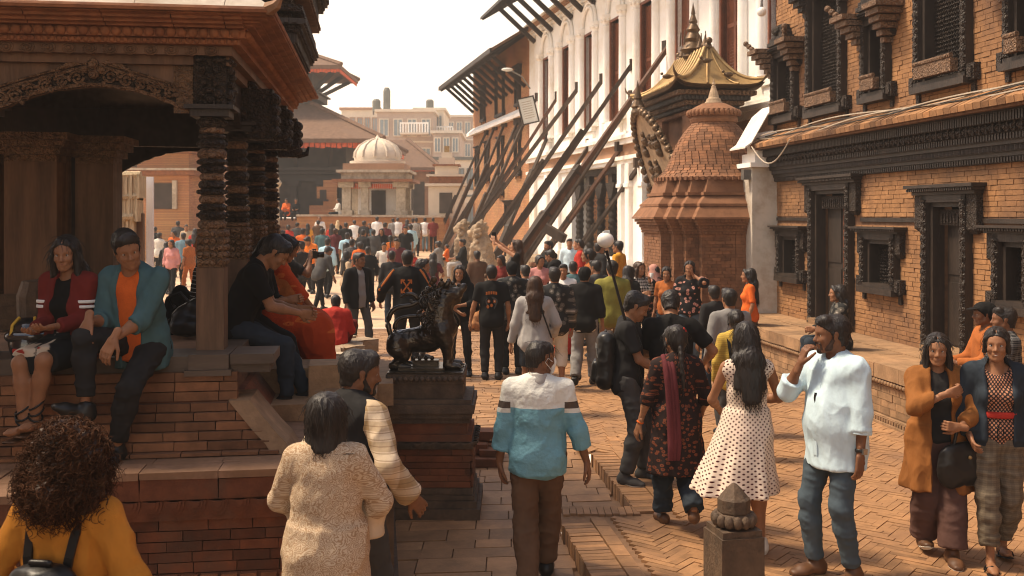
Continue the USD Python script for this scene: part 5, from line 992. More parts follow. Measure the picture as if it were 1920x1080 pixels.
for i in range(46):                                              # locks of the mane in rows down the neck
    u = i / 45; x, y = np.interp(u, [0, .5, 1], [806, 800, 804]) + rr.uniform(-8, 22), np.interp(u, [0, 1], [556, 640]) + rr.uniform(-4, 4); s = 1 if i % 2 else -1; c = p(x, y, s * (.075 + .03 * math.sin(u * 3))); th = np.linspace(0, 2.6 * PI, 14); R = .03
    put('mane_lock', tube(Bag(), np.stack([c[0] - .02 + R * (1 - th / 11) * np.cos(th), np.full(14, c[1]) - s * .0 + s * .012 * th / 8, c[2] + R * (1 - th / 11) * np.sin(th)], 1), .0085, 6), 'bronze', LION, smooth=True)
for i, (x, y, r_) in enumerate(((809, 534, .032), (810, 545, .022), (824, 543, .033), (824, 534, .014), (838, 536, .02), (846, 541, .016), (797, 552, .024), (789, 560, .02), (783, 570, .02), (858, 545, .018), (862, 549, .014))): put('crest_knob', ball(ball(Bag(), p(x, y), r_, 2), p(x - 4, y + 6), r_ * .8, 2), 'bronze_gold' if i in (0, 2) else 'bronze', LION, smooth=True)
for i in range(7): crv([(790 + i * 6, 566 - i * 3, -.05), (783 + i * 6, 575 - i * 3, -.09), (788 + i * 6, 583 - i * 3, -.1)], [.006, .013, .006], 'mane_plume', n=10); crv([(788 + i * 5, 590 + i * 7, -.1), (779 + i * 5, 597 + i * 7, -.125), (783 + i * 5, 606 + i * 7, -.12)], [.006, .012, .005], 'mane_plume', n=10)
for px in (758, 770, 782, 794, 806): put('base_stud', ball(Bag(), p(px, 686, -.02), .02, 1), 'bronze', LION)
put('belly_support', bx(bx(Bag(), -.13, .1, -.05, .05, .0, .07), -.24, .16, -.2, .2, .001, .022), 'bronze', LION)
# ================================================================ near bollard
BP = Gp(1376, 1192); BOL = thing('stone_bollard', 'carved grey stone bollard with lotus collar and pointed cap, nearest the camera', 'bollard', loc=(BP[0], 5.9, 0), rz=12); UsdGeom.Xformable(BOL).AddScaleOp().Set(Gf.Vec3f(.8, .8, 1))
put('block', bx(bx(Bag(), -.165, .165, -.165, .165, .0, .60, .004, BRN), -.15, .15, -.15, .15, .6, .64), 'stone_dark', BOL)
b = Bag(); lathe(b, [(.10, .64), (.13, .655), (.135, .70), (.115, .72)], n=20)
put('collar', b, 'stone_dark', BOL, smooth=30)
for i in range(14): t = i * 2 * PI / 14; put('lotus_petal', ball(Bag(), (.135 * math.cos(t), .135 * math.sin(t), .685), .034, 1, (1, 1, 1.15)), 'stone_dark', BOL, smooth=True)
b = Bag(); lathe(b, [(.112, .72), (.118, .73), (.118, .80), (.10, .815), (.055, .86), (.02, .885), (0, .892)], n=8, rot=PI / 8); put('cap', b, 'stone_dark', BOL)
# stacked bricks by the lion
STK = []
for i, (px, py, w, h, dz) in enumerate(((905, 775, 60, 18, 0), (915, 770, 30, 20, .07), (893, 757, 44, 20, .1), (925, 752, 26, 22, .08), (903, 742, 50, 20, .19), (880, 768, 24, 30, .02))):
    c = Gp(px, 785); Y = 10.4 + .08 * i; X = (px - 960) / FPX * Y; ww = w / FPX * Y / 2; b = Bag(); bx(b, X - ww, X + ww, Y - .1, Y + .1, gz(Y) + dz, gz(Y) + dz + .085, .006, BRN)
    if dz > .03: bx(b, X - ww * .6, X + ww * .6, Y - .07, Y + .07, gz(Y) + .0, gz(Y) + dz - .002)
    put('loose_brick', b, 'brick_dark', None, label=['longest brick at the front of the small pile right of the lion', 'brick end on the right of the small pile by the lion', 'brick in the middle layer of the pile by the lion', 'short brick at the right rear of the pile by the lion', 'topmost brick on the small pile right of the lion', 'brick leaning at the left end of the pile by the lion'][i], cat='brick', group='bricks piled beside the lion pedestal')
# ================================================================ brick gate pier with domed top
TF = Fr((3.88, 19.5, 0), (-.127, .992, 0), (-.992, -.127, 0)); TF.e *= .87; TF.q *= .87; PIER = thing('brick_pier', 'brick pier with stepped cornice and bell shaped domed top beside the golden gate', 'pier')
tput = lambda n, b, m, par=PIER, **k: put(n, TF.bag(b), m, par, **k)
steps = [(1.4, .72), (1.2, 1.0), (1.0, 1.2)]
b = Bag(); [bx(b, -x + .02, x - .02, -y + .02, y - .02, 0, 2.12 + .001 * i) for i, (x, y) in enumerate([(s[0], s[1]) for s in steps] + [(.72, 1.4)])]; tput('core', b, 'mortar')
def tfaces(x, y, z0, z1, lo, hi):
    o = []
    for s, t in ((lo, hi), (-hi, -lo)):
        for c in course(s, t, z0, z1, -.02, .0, .2, .06): o.append(np.stack([-x - c[:, 1], c[:, 0], c[:, 2]], 1)[[1, 0, 3, 2, 5, 4, 7, 6]])
    return o
tb = []
for (x, y), lo in zip(steps, (0, .72, 1.0)): tb += tfaces(x, y, .0, 2.1, max(lo, 0), y)
tb += tfaces(.72, 1.4, .0, 2.1, 1.2, 1.4)
for (x, y), lo in zip([(.72, 1.4), (1.0, 1.2), (1.2, 1.0), (1.4, .72)], (0, .72, 1.0, 1.2)):
    for s, t in ((lo, x), (-x, -lo)):
        for c in course(s, t, .0, 2.1, -.02, .0, .2, .06): tb.append(np.stack([c[:, 0], y + c[:, 1], c[:, 2]], 1))
pieces(tb, 'brick', 'brick_tower', PIER, TF, n=260)
def cross(b, o, z0, z1):
    for i, (x, y) in enumerate([(1.4, .72), (1.2, 1.0), (1.0, 1.2), (.72, 1.4)]): bx(b, -x - o, x + o, -y - o, y + o, z0 + .0006 * i, z1 + .0006 * i)
def crossslope(b, o0, o1, z0, z1):
    for i, (x, y) in enumerate([(1.4, .72), (1.2, 1.0), (1.0, 1.2), (.72, 1.4)]): e = .0006 * i; hexa(b, [(-x - o0, -y - o0, z0 + e), (x + o0, -y - o0, z0 + e), (x + o0, y + o0, z0 + e), (-x - o0, y + o0, z0 + e), (-x - o1, -y - o1, z1 + e), (x + o1, -y - o1, z1 + e), (x + o1, y + o1, z1 + e), (-x - o1, y + o1, z1 + e)])
Z = 2.1
for o, h, k in ((.03, .05, 1), (.055, .05, 0), (.08, .06, 1), (.13, .05, 0), (.17, .06, 1), (.22, .035, 0)):
    b = Bag(); cross(b, o, Z + .003, Z + h)
    if k:
        for y in np.arange(-1.4, 1.4, .075):
            x = 1.4 if abs(y) < .72 else 1.2 if abs(y) < 1.0 else 1.0 if abs(y) < 1.2 else .72; bx(b, -x - o - .02, -x - o + .01, y, y + .04, Z + .01, Z + h - .005); bx(b, y, y + .04, x + o - .01, x + o + .02, Z + .01, Z + h - .005)
    tput('cornice_course', b, 'brick_tower'); Z += h
b = Bag(); crossslope(b, .21, .06, Z + .003, Z + .20); tput('weathering', b, 'brick_tower'); Z += .2
b = Bag(); cross(b, .075, Z + .003, Z + .05); crossslope(b, .06, -.1, Z + .051, Z + .2); tput('upper_weathering', b, 'brick_tower'); Z += .2
b = Bag(); cross(b, -.06, Z + .003, Z + .06); crossslope(b, -.12, -.2, Z + .061, 3.1); tput('blocking_course', b, 'brick_tower')
b = Bag(); lathe(b, [(1.16, 3.08), (1.27, 3.1), (1.28, 3.15), (1.22, 3.18)], n=40)
for i in range(64): t = i * 2 * PI / 64; bx_ = BC * V(.03, .028, .035); R_ = rot('z', math.degrees(t)); b.add((R_ @ (bx_ + V(1.285, 0, 3.125)).T).T, BF)
tput('dome_rim', b, 'brick_tower')
dome_p = np.array([(1.22, 3.18), (1.08, 3.3), (.97, 3.48), (.87, 3.7), (.76, 3.9), (.62, 4.08), (.47, 4.22)]); zz = np.arange(3.18, 4.2, .052); rr_ = np.interp(zz, dome_p[:, 1], dome_p[:, 0])
b = Bag(); lathe(b, [(r - .03, z) for r, z in dome_p], n=40); tput('dome_core', b, 'mortar'); db = []
for k, (z, r) in enumerate(zip(zz, rr_)):
    n = int(2 * PI * r / .17); r2 = np.interp(z + .052, dome_p[:, 1], dome_p[:, 0])
    for i in range(n):
        t0, t1 = (i + .5 * (k % 2)) * 2 * PI / n, (i + 1 + .5 * (k % 2)) * 2 * PI / n - .02; o = BRN.uniform(-.006, .006)
        if -math.cos(t0) > -.6 or math.sin(t0) > -.3: q = lambda rad, t, z_: (rad * math.cos(t), rad * math.sin(t), z_); db.append(np.array([q(r - .06, t0, z), q(r + o, t0, z), q(r + o, t1, z), q(r - .06, t1, z), q(r2 - .06, t0, z + .046), q(r2 + o + .008, t0, z + .046), q(r2 + o + .008, t1, z + .046), q(r2 - .06, t1, z + .046)]))
pieces(db, 'dome_brick', 'brick_tower', PIER, TF, n=200)
b = Bag(); lathe(b, [(.45, 4.2), (.50, 4.22), (.53, 4.28), (.5, 4.33), (.56, 4.34), (.56, 4.46), (.5, 4.48), (.40, 4.53), (.30, 4.57), (.27, 4.585)], n=28)
for i in range(32): t = i * 2 * PI / 32; ball(b, (.555 * math.cos(t), .555 * math.sin(t), 4.40), .052, 1, (1, 1, 1.2))
tput('collar', b, 'brick_tower'); b = Bag(); lathe(b, [(.2, 4.585), (.19, 4.62), (.17, 4.63), (.155, 4.68), (.12, 4.7), (.085, 4.82), (.05, 4.9), (.055, 4.92), (.03, 4.94), (.045, 4.97), (.02, 5.0), (0, 5.1)], n=14); tput('finial', b, 'stone')
# ================================================================ golden gate
GF = Fr((4.12, 23.05, 0), (-.15, .989, 0), (-.989, -.15, 0)); GG = thing('golden_gate', 'ornate gate with gilded curved roof and carved hanging arch between pier and white palace', 'gate')
gput = lambda n, b, m, par=GG, **k: put(n, GF.bag(b), m, par, **k)
ts = np.linspace(0, 1, 12); gz_ = 5.2 + .88 * (.35 * ts + .65 * ts ** 1.9); ghl, ghw = 1.8 - .78 * ts ** .75, .98 - .90 * ts ** .8
def gq(i, u, v, lift=0): t = ts[i]; c = (abs(u) ** 6 * abs(v) ** 6) * .14 * (1 - t) ** 3; return (u * ghl[i], v * ghw[i], gz_[i] + c + lift)
b = Bag(); ring_ = [(u, 1) for u in np.linspace(-1, 1, 17)[:-1]] + [(1, v) for v in np.linspace(1, -1, 13)[:-1]] + [(u, -1) for u in np.linspace(1, -1, 17)[:-1]] + [(-1, v) for v in np.linspace(-1, 1, 13)[:-1]]; n = len(ring_)
v = np.array([gq(i, *q) for i in range(12) for q in ring_]); fs = np.array([[i * n + j, i * n + (j + 1) % n, (i + 1) * n + (j + 1) % n, (i + 1) * n + j] for i in range(11) for j in range(n)])[:, ::-1]; b.add(v, fs); gput('roof', b, 'gold', smooth=50)
b = Bag(); v2 = np.array([gq(0, *q, -.07) for q in ring_]); b.add(np.vstack([np.array([gq(0, *q) for q in ring_]) * V(1.01, 1.01, 1), v2 * V(.97, .97, 1)]), [[j, (j + 1) % n, n + (j + 1) % n, n + j] for j in range(n)]); b.add(np.vstack([v2, [[0, 0, 5.13]]]), [[j, (j + 1) % n, n] for j in range(n)]); gput('eave', b, 'bronze_gold')
for u in np.linspace(-.98, .98, 11): gput('roof_rib', tube(Bag(), [gq(i, u, 1, .02) for i in range(12)], .04, 7), 'gold', smooth=True)
for v_ in (-.98, -.4, .3, .98): gput('roof_rib', tube(Bag(), [gq(i, -1, v_, .018) for i in range(12)], .038 if abs(v_) > .9 else .022, 7), 'gold', smooth=True)
for sx, sv in ((-1, 1), (1, 1), (-1, -1)): gput('corner_horn', tube(Bag(), [gq(1, sx, sv, .02), gq(0, sx, sv, .03), np.array(gq(0, sx, sv)) + V(sx * .1, sv * .08, .12), np.array(gq(0, sx, sv)) + V(sx * .12, sv * .1, .22)], [.04, .04, .025, .006], 7), 'bronze_gold')
for i, (u, v_, zc) in enumerate(((-1, .25, 5.75), (-.1, .95, 5.55), (-1, -.4, 5.45))):
    c = V(-1.5 + .35 * (zc - 5.4), v_ * .7, zc) if abs(u) == 1 else V(-.6, .8, zc - .05); b = Bag(); ball(b, c, .07, 1, (1, 1.6, .8)); ball(b, c + V(0, .12, .06), .035, 1); tube(b, [c, c + V(0, -.16, .02)], [.04, .01], 6); gput('roof_bird', b, 'bronze_gold')
b = Bag(); lathe(b, [(.2, 6.0), (.26, 6.05), (.2, 6.12), (.3, 6.2), (.22, 6.32), (.16, 6.38), (.2, 6.45), (.12, 6.6), (.16, 6.66), (.08, 6.8), (.1, 6.84), (.04, 7.0), (.05, 7.03), (.0, 7.3)], (0, 0, 0), 14); gput('spire', b, 'bronze_gold', smooth=30)
for a in (-.8, -.45, .45, .8):
    b = Bag(); lathe(b, [(.1, 6.0), (.13, 6.05), (.07, 6.14), (.09, 6.18), (.03, 6.32), (.0, 6.42)], (a, 0, 0), 10); gput('ridge_finial', b, 'bronze_gold', smooth=30)
for a in (-.95, .95): b = Bag(); ball(b, (a, 0, 6.12), .1, 1, (1.4, 1, 1)); ball(b, (a * 1.12, 0, 6.24), .075, 1); tube(b, [(a * .9, 0, 6.1), (a * .78, 0, 6.3)], [.04, .02], 6); gput('ridge_lion', b, 'bronze_gold')
for i in range(6): t = i * 1.05; gput('hanging_ornament', tube(Bag(), [(.28 * math.cos(t), .28 * math.sin(t), 6.62), (.3 * math.cos(t), .3 * math.sin(t), 6.3)], [.012, .022], 5), 'bronze_gold')
for i, (o, z0, z1, m) in enumerate(((.0, 4.62, 4.72, 'brick_tower'), (.08, 4.72, 4.8, 'wood_dark'), (.16, 4.8, 4.9, 'wood_carved_brown'), (.26, 4.9, 5.0, 'wood_dark'), (.36, 5.0, 5.1, 'wood_carved_brown'))):
    b = Bag(); bx(b, -1.25 - o, 1.25 + o, -.5 - o, .5 + o, z0 + .002, z1)
    for x in np.arange(-.5 - o, .45 + o, .09): bx(b, -1.25 - o - .02, -1.25 - o + .01, x, x + .05, z0 + .012, z1 - .01)
    for x in np.arange(-1.25 - o, 1.2 + o, .09): bx(b, x, x + .05, .5 + o - .01, .5 + o + .02, z0 + .012, z1 - .01)
    gput('cornice_row', b, m)
b = Bag(); bx(b, -1.25, -.75, -.5, .5, 0, 4.62); gput('jamb', b, 'brick_tower'); b = Bag(); bx(b, .75, 1.25, -.5, .5, 0, 4.62); gput('jamb', b, 'brick_tower'); b = Bag(); bx(b, -.75, .75, -.5, .35, 3.0, 4.62); gput('head_wall', b, 'brick_tower'); gput('gate_door', bx(Bag(), -.75, .75, -.1, -.02, 0, 3.0), 'bronze_gold')
# hanging carved arch tilted out over the street
AR = V(0, .5, 3.2); an = np.linspace(-.15, PI + .15, 30); tilt = lambda v: np.stack([v[:, 0], .5 + (v[:, 2] - 3.0) * .40 + v[:, 1], v[:, 2]], 1)
b = Bag(); b2 = [(1.3 * math.cos(t), 2.75 + 2.0 * max(math.sin(t), -.05)) for t in an]; extr(b, b2, 0, .06); b.v = [tilt(v) for v in b.v]; ARC = gput('arch_plate', b, 'stone')
r_ = np.random.default_rng(3)
for i in range(34):
    t = an[0] + (an[-1] - an[0]) * i / 33; c = tilt(np.array([[1.35 * math.cos(t), .04, 2.75 + 2.05 * max(math.sin(t), -.05)]]))[0]; b = Bag(); th = np.linspace(0, 3 * PI, 14); R = r_.uniform(.09, .15); tube(b, np.stack([c[0] + R * (1 - th / 12) * np.cos(th), np.full(14, c[1] + .05), c[2] + R * (1 - th / 12) * np.sin(th)], 1), .034, 6); ball(b, c + V(0, .05, 0), .09, 1); gput('arch_scroll', b, 'bronze_gold', ARC)
for i in range(14): c = tilt(np.array([[r_.uniform(-.8, .8), .06, 2.9 + r_.uniform(0, 1.5)]]))[0]; b = Bag(); ball(b, c, .12, 1); ball(b, c + V(0, .08, .16), .07, 1); tube(b, [c + V(-.12, .05, .05), c + V(0, .1, 0), c + V(.12, .05, .06)], .03, 6); gput('arch_figure', b, 'bronze_gold', ARC)
b = Bag(); lathe(b, [(.16, 0), (.12, .1), (.16, .14), (.08, .3), (.1, .33), (.05, .5), (.0, .75)], tilt(np.array([[0, .1, 4.75]]))[0], 10); gput('arch_crown', b, 'bronze_gold', ARC)
tb_ = tilt(np.array([[-1.0, .15, 3.3]]))[0]; b = Bag(); tube(b, [tb_, tb_ - V(0, 0, .5)], .012, 5); lathe(b, [(.0, -.62), (.05, -.6), (.035, -.52), (.0, -.48)], tb_, 8); gput('bell', b, 'bronze_gold')
# ================================================================ white palace
WF = Fr((3.8, 30, 0), (-.2306, .973, 0), (-.973, -.2306, 0)); WP = thing('white_palace', 'white stucco palace with tall brown shutters, arches and pilasters behind the leaning timbers', 'palace')
wput = lambda n, b, m, par=WP, **k: put(n, WF.bag(b), m, par, **k)
wY = lambda px: 10.91 / (.237 + (px - 960) / FPX); wa = lambda px: (wY(px) - 30) / .973
def holed(b, x0, x1, z0, z1, d0, d1, hs):
    xs = sorted({x0, x1, *[min(max(h[0], x0), x1) for h in hs], *[min(max(h[1], x0), x1) for h in hs]})
    for p, q in zip(xs, xs[1:]):
        segs = [(z0, z1)]
        for h in hs:
            if h[0] <= p + 1e-6 and h[1] >= q - 1e-6: segs = [s for u, w in segs for s in ((u, min(w, h[2])), (max(u, h[3]), w)) if s[1] - s[0] > .01]
        for u, w in segs: bx(b, p, q, d0, d1, u, w)
wc = [(Y - 30) / .973 for Y in (40.1, 37.4, 34.75, 32.1, 29.4, 26.8, 24.1, 21.7)]; WA0, WA1 = -9.4, 13.3; wh = [(c - .45, c + .45, 5.45, 8.62) for c in wc]
gh = [(wa(1168), wa(1072), 1.1, 4.0), (wc[4] - 1.1, wc[4] + .3, 1.1, 4.0)]
b = Bag(); holed(b, WA0, WA1, 0, 10.6, -.6, 0, wh + gh); wput('wall', b, 'whitewash')
for c in wc:
    b = Bag(); [bx(b, *q) for q in ((c - .53, c - .45, -.2, .05, 5.43, 8.66), (c + .45, c + .53, -.2, .05, 5.43, 8.66), (c - .53, c + .53, -.2, .045, 8.62, 8.70))]; WN = wput('window', b, 'wood_red')
    for s in (0, 1):
        b = Bag(); x0, x1 = (c - .445, c - .004) if s == 0 else (c + .004, c + .445); bx(b, x0, x0 + .05, -.16, -.11, 5.46, 8.6); bx(b, x1 - .05, x1, -.16, -.11, 5.46, 8.6); bx(b, x0, x1, -.158, -.112, 6.95, 7.05)
        for z in np.arange(5.5, 8.55, .075): hexa(b, [(x0 + .05, -.16, z), (x1 - .05, -.16, z), (x1 - .05, -.145, z), (x0 + .05, -.145, z), (x0 + .05, -.125, z + .055), (x1 - .05, -.125, z + .055), (x1 - .05, -.11, z + .055), (x0 + .05, -.11, z + .055)])
        put('shutter', WF.bag(b), 'wood_red', WN)
    b = Bag(); bx(b, c - .65, c + .65, -.02, .16, 5.28, 5.42); bx(b, c - .6, c + .6, -.02, .10, 5.0, 5.27); wput('sill', b, 'whitewash')
    for s in (-1, 1):
        b = Bag(); x = c + s * .78; lathe(b, [(.17, 5.42), (.17, 5.52), (.13, 5.58), (.125, 8.5), (.15, 8.54), (.12, 8.6), (.15, 8.68), (.2, 8.78), (.22, 8.86), (.22, 8.92)], (x, .06, 0), 12); C_ = wput('pilaster', b, 'whitewash', smooth=35)
        b = Bag(); [ball(b, (x + .16 * math.cos(t), .06 + .16 * math.sin(t), 8.74), .06, 1) for t in np.linspace(0, PI, 5)]; put('capital_leaf', WF.bag(b), 'whitewash', C_)
    an = np.linspace(0, PI, 17); b = Bag(); [tube(b, np.stack([c + R * np.cos(an), np.full(17, .05 + .02 * j), 8.95 + R * np.sin(an)], 1), .06 - .01 * j, 6) for j, R in enumerate((.78, .62))]; wput('arch', b, 'whitewash')
    for s in (-1, 1): b = Bag(); [ball(b, (c + s * .15 * k, .05, 5.1), .035, 1) for k in (0, 1, 2)]; wput('sill_rosette', b, 'whitewash')
for d, z0, z1, m in ((.06, 9.85, 10.0, 'whitewash'), (.14, 10.0, 10.12, 'whitewash'), (.22, 10.12, 10.3, 'far_brick'), (.3, 10.3, 10.38, 'whitewash'), (.14, 4.9, 5.0, 'whitewash'), (.24, 4.78, 4.9, 'whitewash'), (.16, 4.62, 4.78, 'whitewash'), (.03, 4.26, 4.62, 'far_brick'), (.16, 4.14, 4.26, 'whitewash'), (.08, 4.02, 4.14, 'whitewash')): wput('cornice', bx(Bag(), WA0, WA1, -.03, d, z0 + .002, z1), m)
for px in (1005, 1028, 1050, 1168, 1182, 1207):
    x = wa(px); b = Bag(); bx(b, x - .17, x + .17, -.02, .12, 1.1, 3.3); bx(b, x - .22, x + .22, -.02, .16, 3.3, 3.42); bx(b, x - .19, x + .19, -.02, .13, 3.42, 4.02); bx(b, x - .24, x + .24, -.02, .18, .6, 1.1); wput('pilaster', b, 'whitewash')
for h in gh:
    b = Bag(); bx(b, h[0], h[1], -2.2, -2.1, 0, 4.3); bx(b, h[0], h[1], -2.2, -.6, 4.0, 4.1); wput('arcade_recess', b, 'shade_black')  # recess back and top coloured near black for the shade inside
    for x in np.linspace(h[0] + .35, h[1] - .35, 5):
        b = Bag(); lathe(b, colprof(1.1, 3.0, .12, 9), (x, -.2, 0), 10); C_ = wput('arcade_column', b, 'wood_carved'); b = Bag(); hexa(b, [(x - .15, -.3, 3.0), (x + .15, -.3, 3.0), (x + .15, -.1, 3.0), (x - .15, -.1, 3.0), (x - .45, -.3, 3.5), (x + .45, -.3, 3.5), (x + .45, -.1, 3.5), (x - .45, -.1, 3.5)]); bx(b, x - .2, x + .2, -.29, -.11, 3.5, 4.0); put('bracket', WF.bag(b), 'wood_carved', C_)
    wput('lintel_beam', bx(Bag(), h[0], h[1], -.32, -.08, 3.78, 3.999), 'wood_carved')
b = Bag(); bx(b, WA0 + 2, WA1, .0, 1.6, 0, .55); bx(b, WA0 + 2, WA1, .0, 1.0, .55, .85); wput('plinth', b, 'stone')
PR = [(2.0, 10.85), (1.0, 11.55), (-.6, 12.6), (-5, 15.4)]
b = Bag(); [hexa(b, [(WA0, d0, z0 - .12), (WA1 + .6, d0, z0 - .12), (WA1 + .6, d1, z1 - .12), (WA0, d1, z1 - .12), (WA0, d0, z0), (WA1 + .6, d0, z0), (WA1 + .6, d1, z1), (WA0, d1, z1)]) for (d0, z0), (d1, z1) in zip(PR, PR[1:])]; wput('roof', b, 'wood_dark')
for x in np.arange(WA0 + .4, WA1, 1.33): b = Bag(); beam(b, (x, .02, 9.6), (x, 1.55, 10.95), .14, .16); wput('strut', b, 'wood_dark')
for x in np.arange(WA0, WA1 + .5, .33): b = Bag(); beam(b, (x, -.1, 11.95), (x, 1.95, 10.72), .07, .09); wput('rafter', b, 'wood_dark')
# ================================================================ far brick palace wing with deep eave
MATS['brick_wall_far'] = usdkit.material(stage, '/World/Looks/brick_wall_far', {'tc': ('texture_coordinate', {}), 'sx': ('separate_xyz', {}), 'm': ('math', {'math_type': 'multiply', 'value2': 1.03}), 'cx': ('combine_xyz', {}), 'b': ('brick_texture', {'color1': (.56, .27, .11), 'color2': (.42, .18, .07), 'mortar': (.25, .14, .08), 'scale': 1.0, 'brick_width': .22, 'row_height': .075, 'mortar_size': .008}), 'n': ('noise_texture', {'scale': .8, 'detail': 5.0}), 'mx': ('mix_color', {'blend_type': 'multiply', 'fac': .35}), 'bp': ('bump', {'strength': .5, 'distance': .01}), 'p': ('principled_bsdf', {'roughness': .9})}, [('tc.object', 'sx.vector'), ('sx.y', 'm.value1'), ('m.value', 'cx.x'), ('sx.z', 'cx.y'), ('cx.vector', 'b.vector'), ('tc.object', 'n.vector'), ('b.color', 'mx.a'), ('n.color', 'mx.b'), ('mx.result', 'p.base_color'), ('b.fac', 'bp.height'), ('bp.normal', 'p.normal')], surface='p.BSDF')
BW = thing('brick_wing', 'far orange brick wing with deep dark timber eave beyond the white palace', 'palace'); bput = lambda n, b, m, par=BW, **k: put(n, WF.bag(b), m, par, **k)
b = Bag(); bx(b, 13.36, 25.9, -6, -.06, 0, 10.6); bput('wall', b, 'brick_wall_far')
bput('white_ledge', hexa(Bag(), [(13.4, -.05, 6.75), (26, -.05, 6.75), (26, .3, 6.7), (13.4, .3, 6.7), (13.4, -.05, 7.15), (26, -.05, 7.15), (26, .3, 6.85), (13.4, .3, 6.85)]), 'whitewash')
for a0, a1, z0, z1, k in ((15.0, 15.8, 7.3, 9.0, 'small'), (18.2, 19.9, 7.2, 9.4, 'small'), (22.6, 23.5, 7.3, 9.0, 'small'), (15.0, 15.9, 4.2, 6.1, 'small'), (18.4, 19.4, 3.4, 6.1, 'small'), (21.6, 22.4, 4.2, 6.1, 'small'), (24.2, 24.9, 4.0, 6.0, 'small'), (16.6, 17.8, .3, 3.0, 'door')): carved_window(BW, Fr(WF(np.array([[0, -.06, 0]]))[0], WF.e, WF.q), k, a0, a1, z0, z1)
RF = [(1.8, 9.35), (.6, 10.1), (-1.5, 11.5), (-6, 14.5)]
b = Bag(); [hexa(b, [(12.6, d0, z0 - .13), (25.9, d0, z0 - .13), (25.9, d1, z1 - .13), (12.6, d1, z1 - .13), (12.6, d0, z0), (25.9, d0, z0), (25.9, d1, z1), (12.6, d1, z1)]) for (d0, z0), (d1, z1) in zip(RF, RF[1:])]; bput('roof', b, 'roof_tile'); bput('eave_board', bx(Bag(), 12.6, 25.9, 1.78, 1.86, 9.16, 9.36), 'wood_dark'); bput('soffit', hexa(Bag(), [(12.6, -.05, 10.3), (25.8, -.05, 10.3), (25.8, 1.75, 9.17), (12.6, 1.75, 9.17), (12.6, -.05, 10.33), (25.8, -.05, 10.33), (25.8, 1.75, 9.2), (12.6, 1.75, 9.2)]), 'wood_dark')
for x in np.arange(13.6, 26, .45): bput('rafter', beam(Bag(), (x, -.05, 10.25), (x, 1.75, 9.13), .09, .1), 'wood_dark')
for x in np.arange(14.2, 26, 1.15): bput('strut', beam(Bag(), (x, -.04, 8.0), (x, 1.45, 9.3), .13, .14), 'wood_carved')
bput('purlin', bx(Bag(), 13.4, 25.85, 1.3, 1.45, 9.22, 9.36), 'wood_dark')
# ================================================================ timber props
TOPS = [((912, 247), (800, 492)), ((928, 238), (815, 500)), ((946, 232), (836, 504)), ((971, 228), (850, 512)), ((1008, 182), (803, 512)), ((1047, 180), (830, 518)), ((1086, 163), (815, 524)), ((1131, 148), (862, 535)), ((1184, 122), (884, 552)), ((1255, 85), (893, 594)), ((1190, 180), (952, 540)), ((1166, 275), (985, 532)), ((1203, 305), (1045, 527)), ((986, 222), (858, 515)), ((1030, 248), (905, 540)), ((1108, 268), (928, 545))]
PLAB = ['farthest timber prop against the brick wing', 'second farthest timber prop against the brick wing', 'thin timber prop against the brick wing, third from the left', 'timber prop ending at the right part of the brick wing', 'timber prop reaching the left edge of the white palace', 'reddish thin prop at the first window of the white palace', 'long prop ending beside the second window of the white palace', 'long prop ending beside the third shutter of the white palace', 'long thick prop ending between the third and fourth shutters', 'longest prop, its top hidden by the golden roof', 'dark heavy prop ending below the golden roof corner', 'short red prop ending at the brown band of the white palace', 'nearest short prop ending beside the carved hanging arch', 'thin prop just left of the white palace corner, behind the notice board', 'thin prop ending under the first white window sill', 'prop ending at the white sill left of the dark arcade']
for i, ((tx, ty), (fx, fy)) in enumerate(TOPS):
    Yt = wY(tx) - .1; t = W(tx, ty, Yt); f = Gp(fx, fy); T = thing('timber_prop', PLAB[i] + ('' if len(PLAB[i].split()) > 6 else ' of the street'), 'timber prop', 'timber props leaning against the palaces')
    d = t - f; w = .10 if i < 6 else .12; f = f - unit(d) * .05; put('pole', beam(Bag(), f, t, w * .8, w), 'wood_beam_red' if i in (5, 9, 11) else 'wood_beam', T)
    s = unit(np.cross(d, (0, 0, 1))); up = unit(np.cross(s, d)); L = np.linalg.norm(d); e = f + d * (.52 + .1 * (i % 3)); o = up * w * .92
    put('doubled_timber', beam(Bag(), f + o + unit(d) * .1, e + o, w * 1.05, w * .8), 'wood_beam', T)
    for u in (.12, .35, .5): c = f + d * u + o * .5; put('binding', beam(Bag(), c - unit(d) * .03, c + unit(d) * .03, w * 1.15, w * 1.95), 'wood_dark', T)
    put('wall_pad', beam(Bag(), t - s * .25, t + s * .25, .12, .3), 'wood_beam', T)
a_, b_ = TOPS[10], TOPS[9]; c0 = W(1020, 425, 26.0); c1 = W(1058, 448, 25.6); put('tie_timber', beam(Bag(), c0, c1, .16, .22), 'wood_beam', None, label='short horizontal timber tying two of the leaning props together', cat='timber')
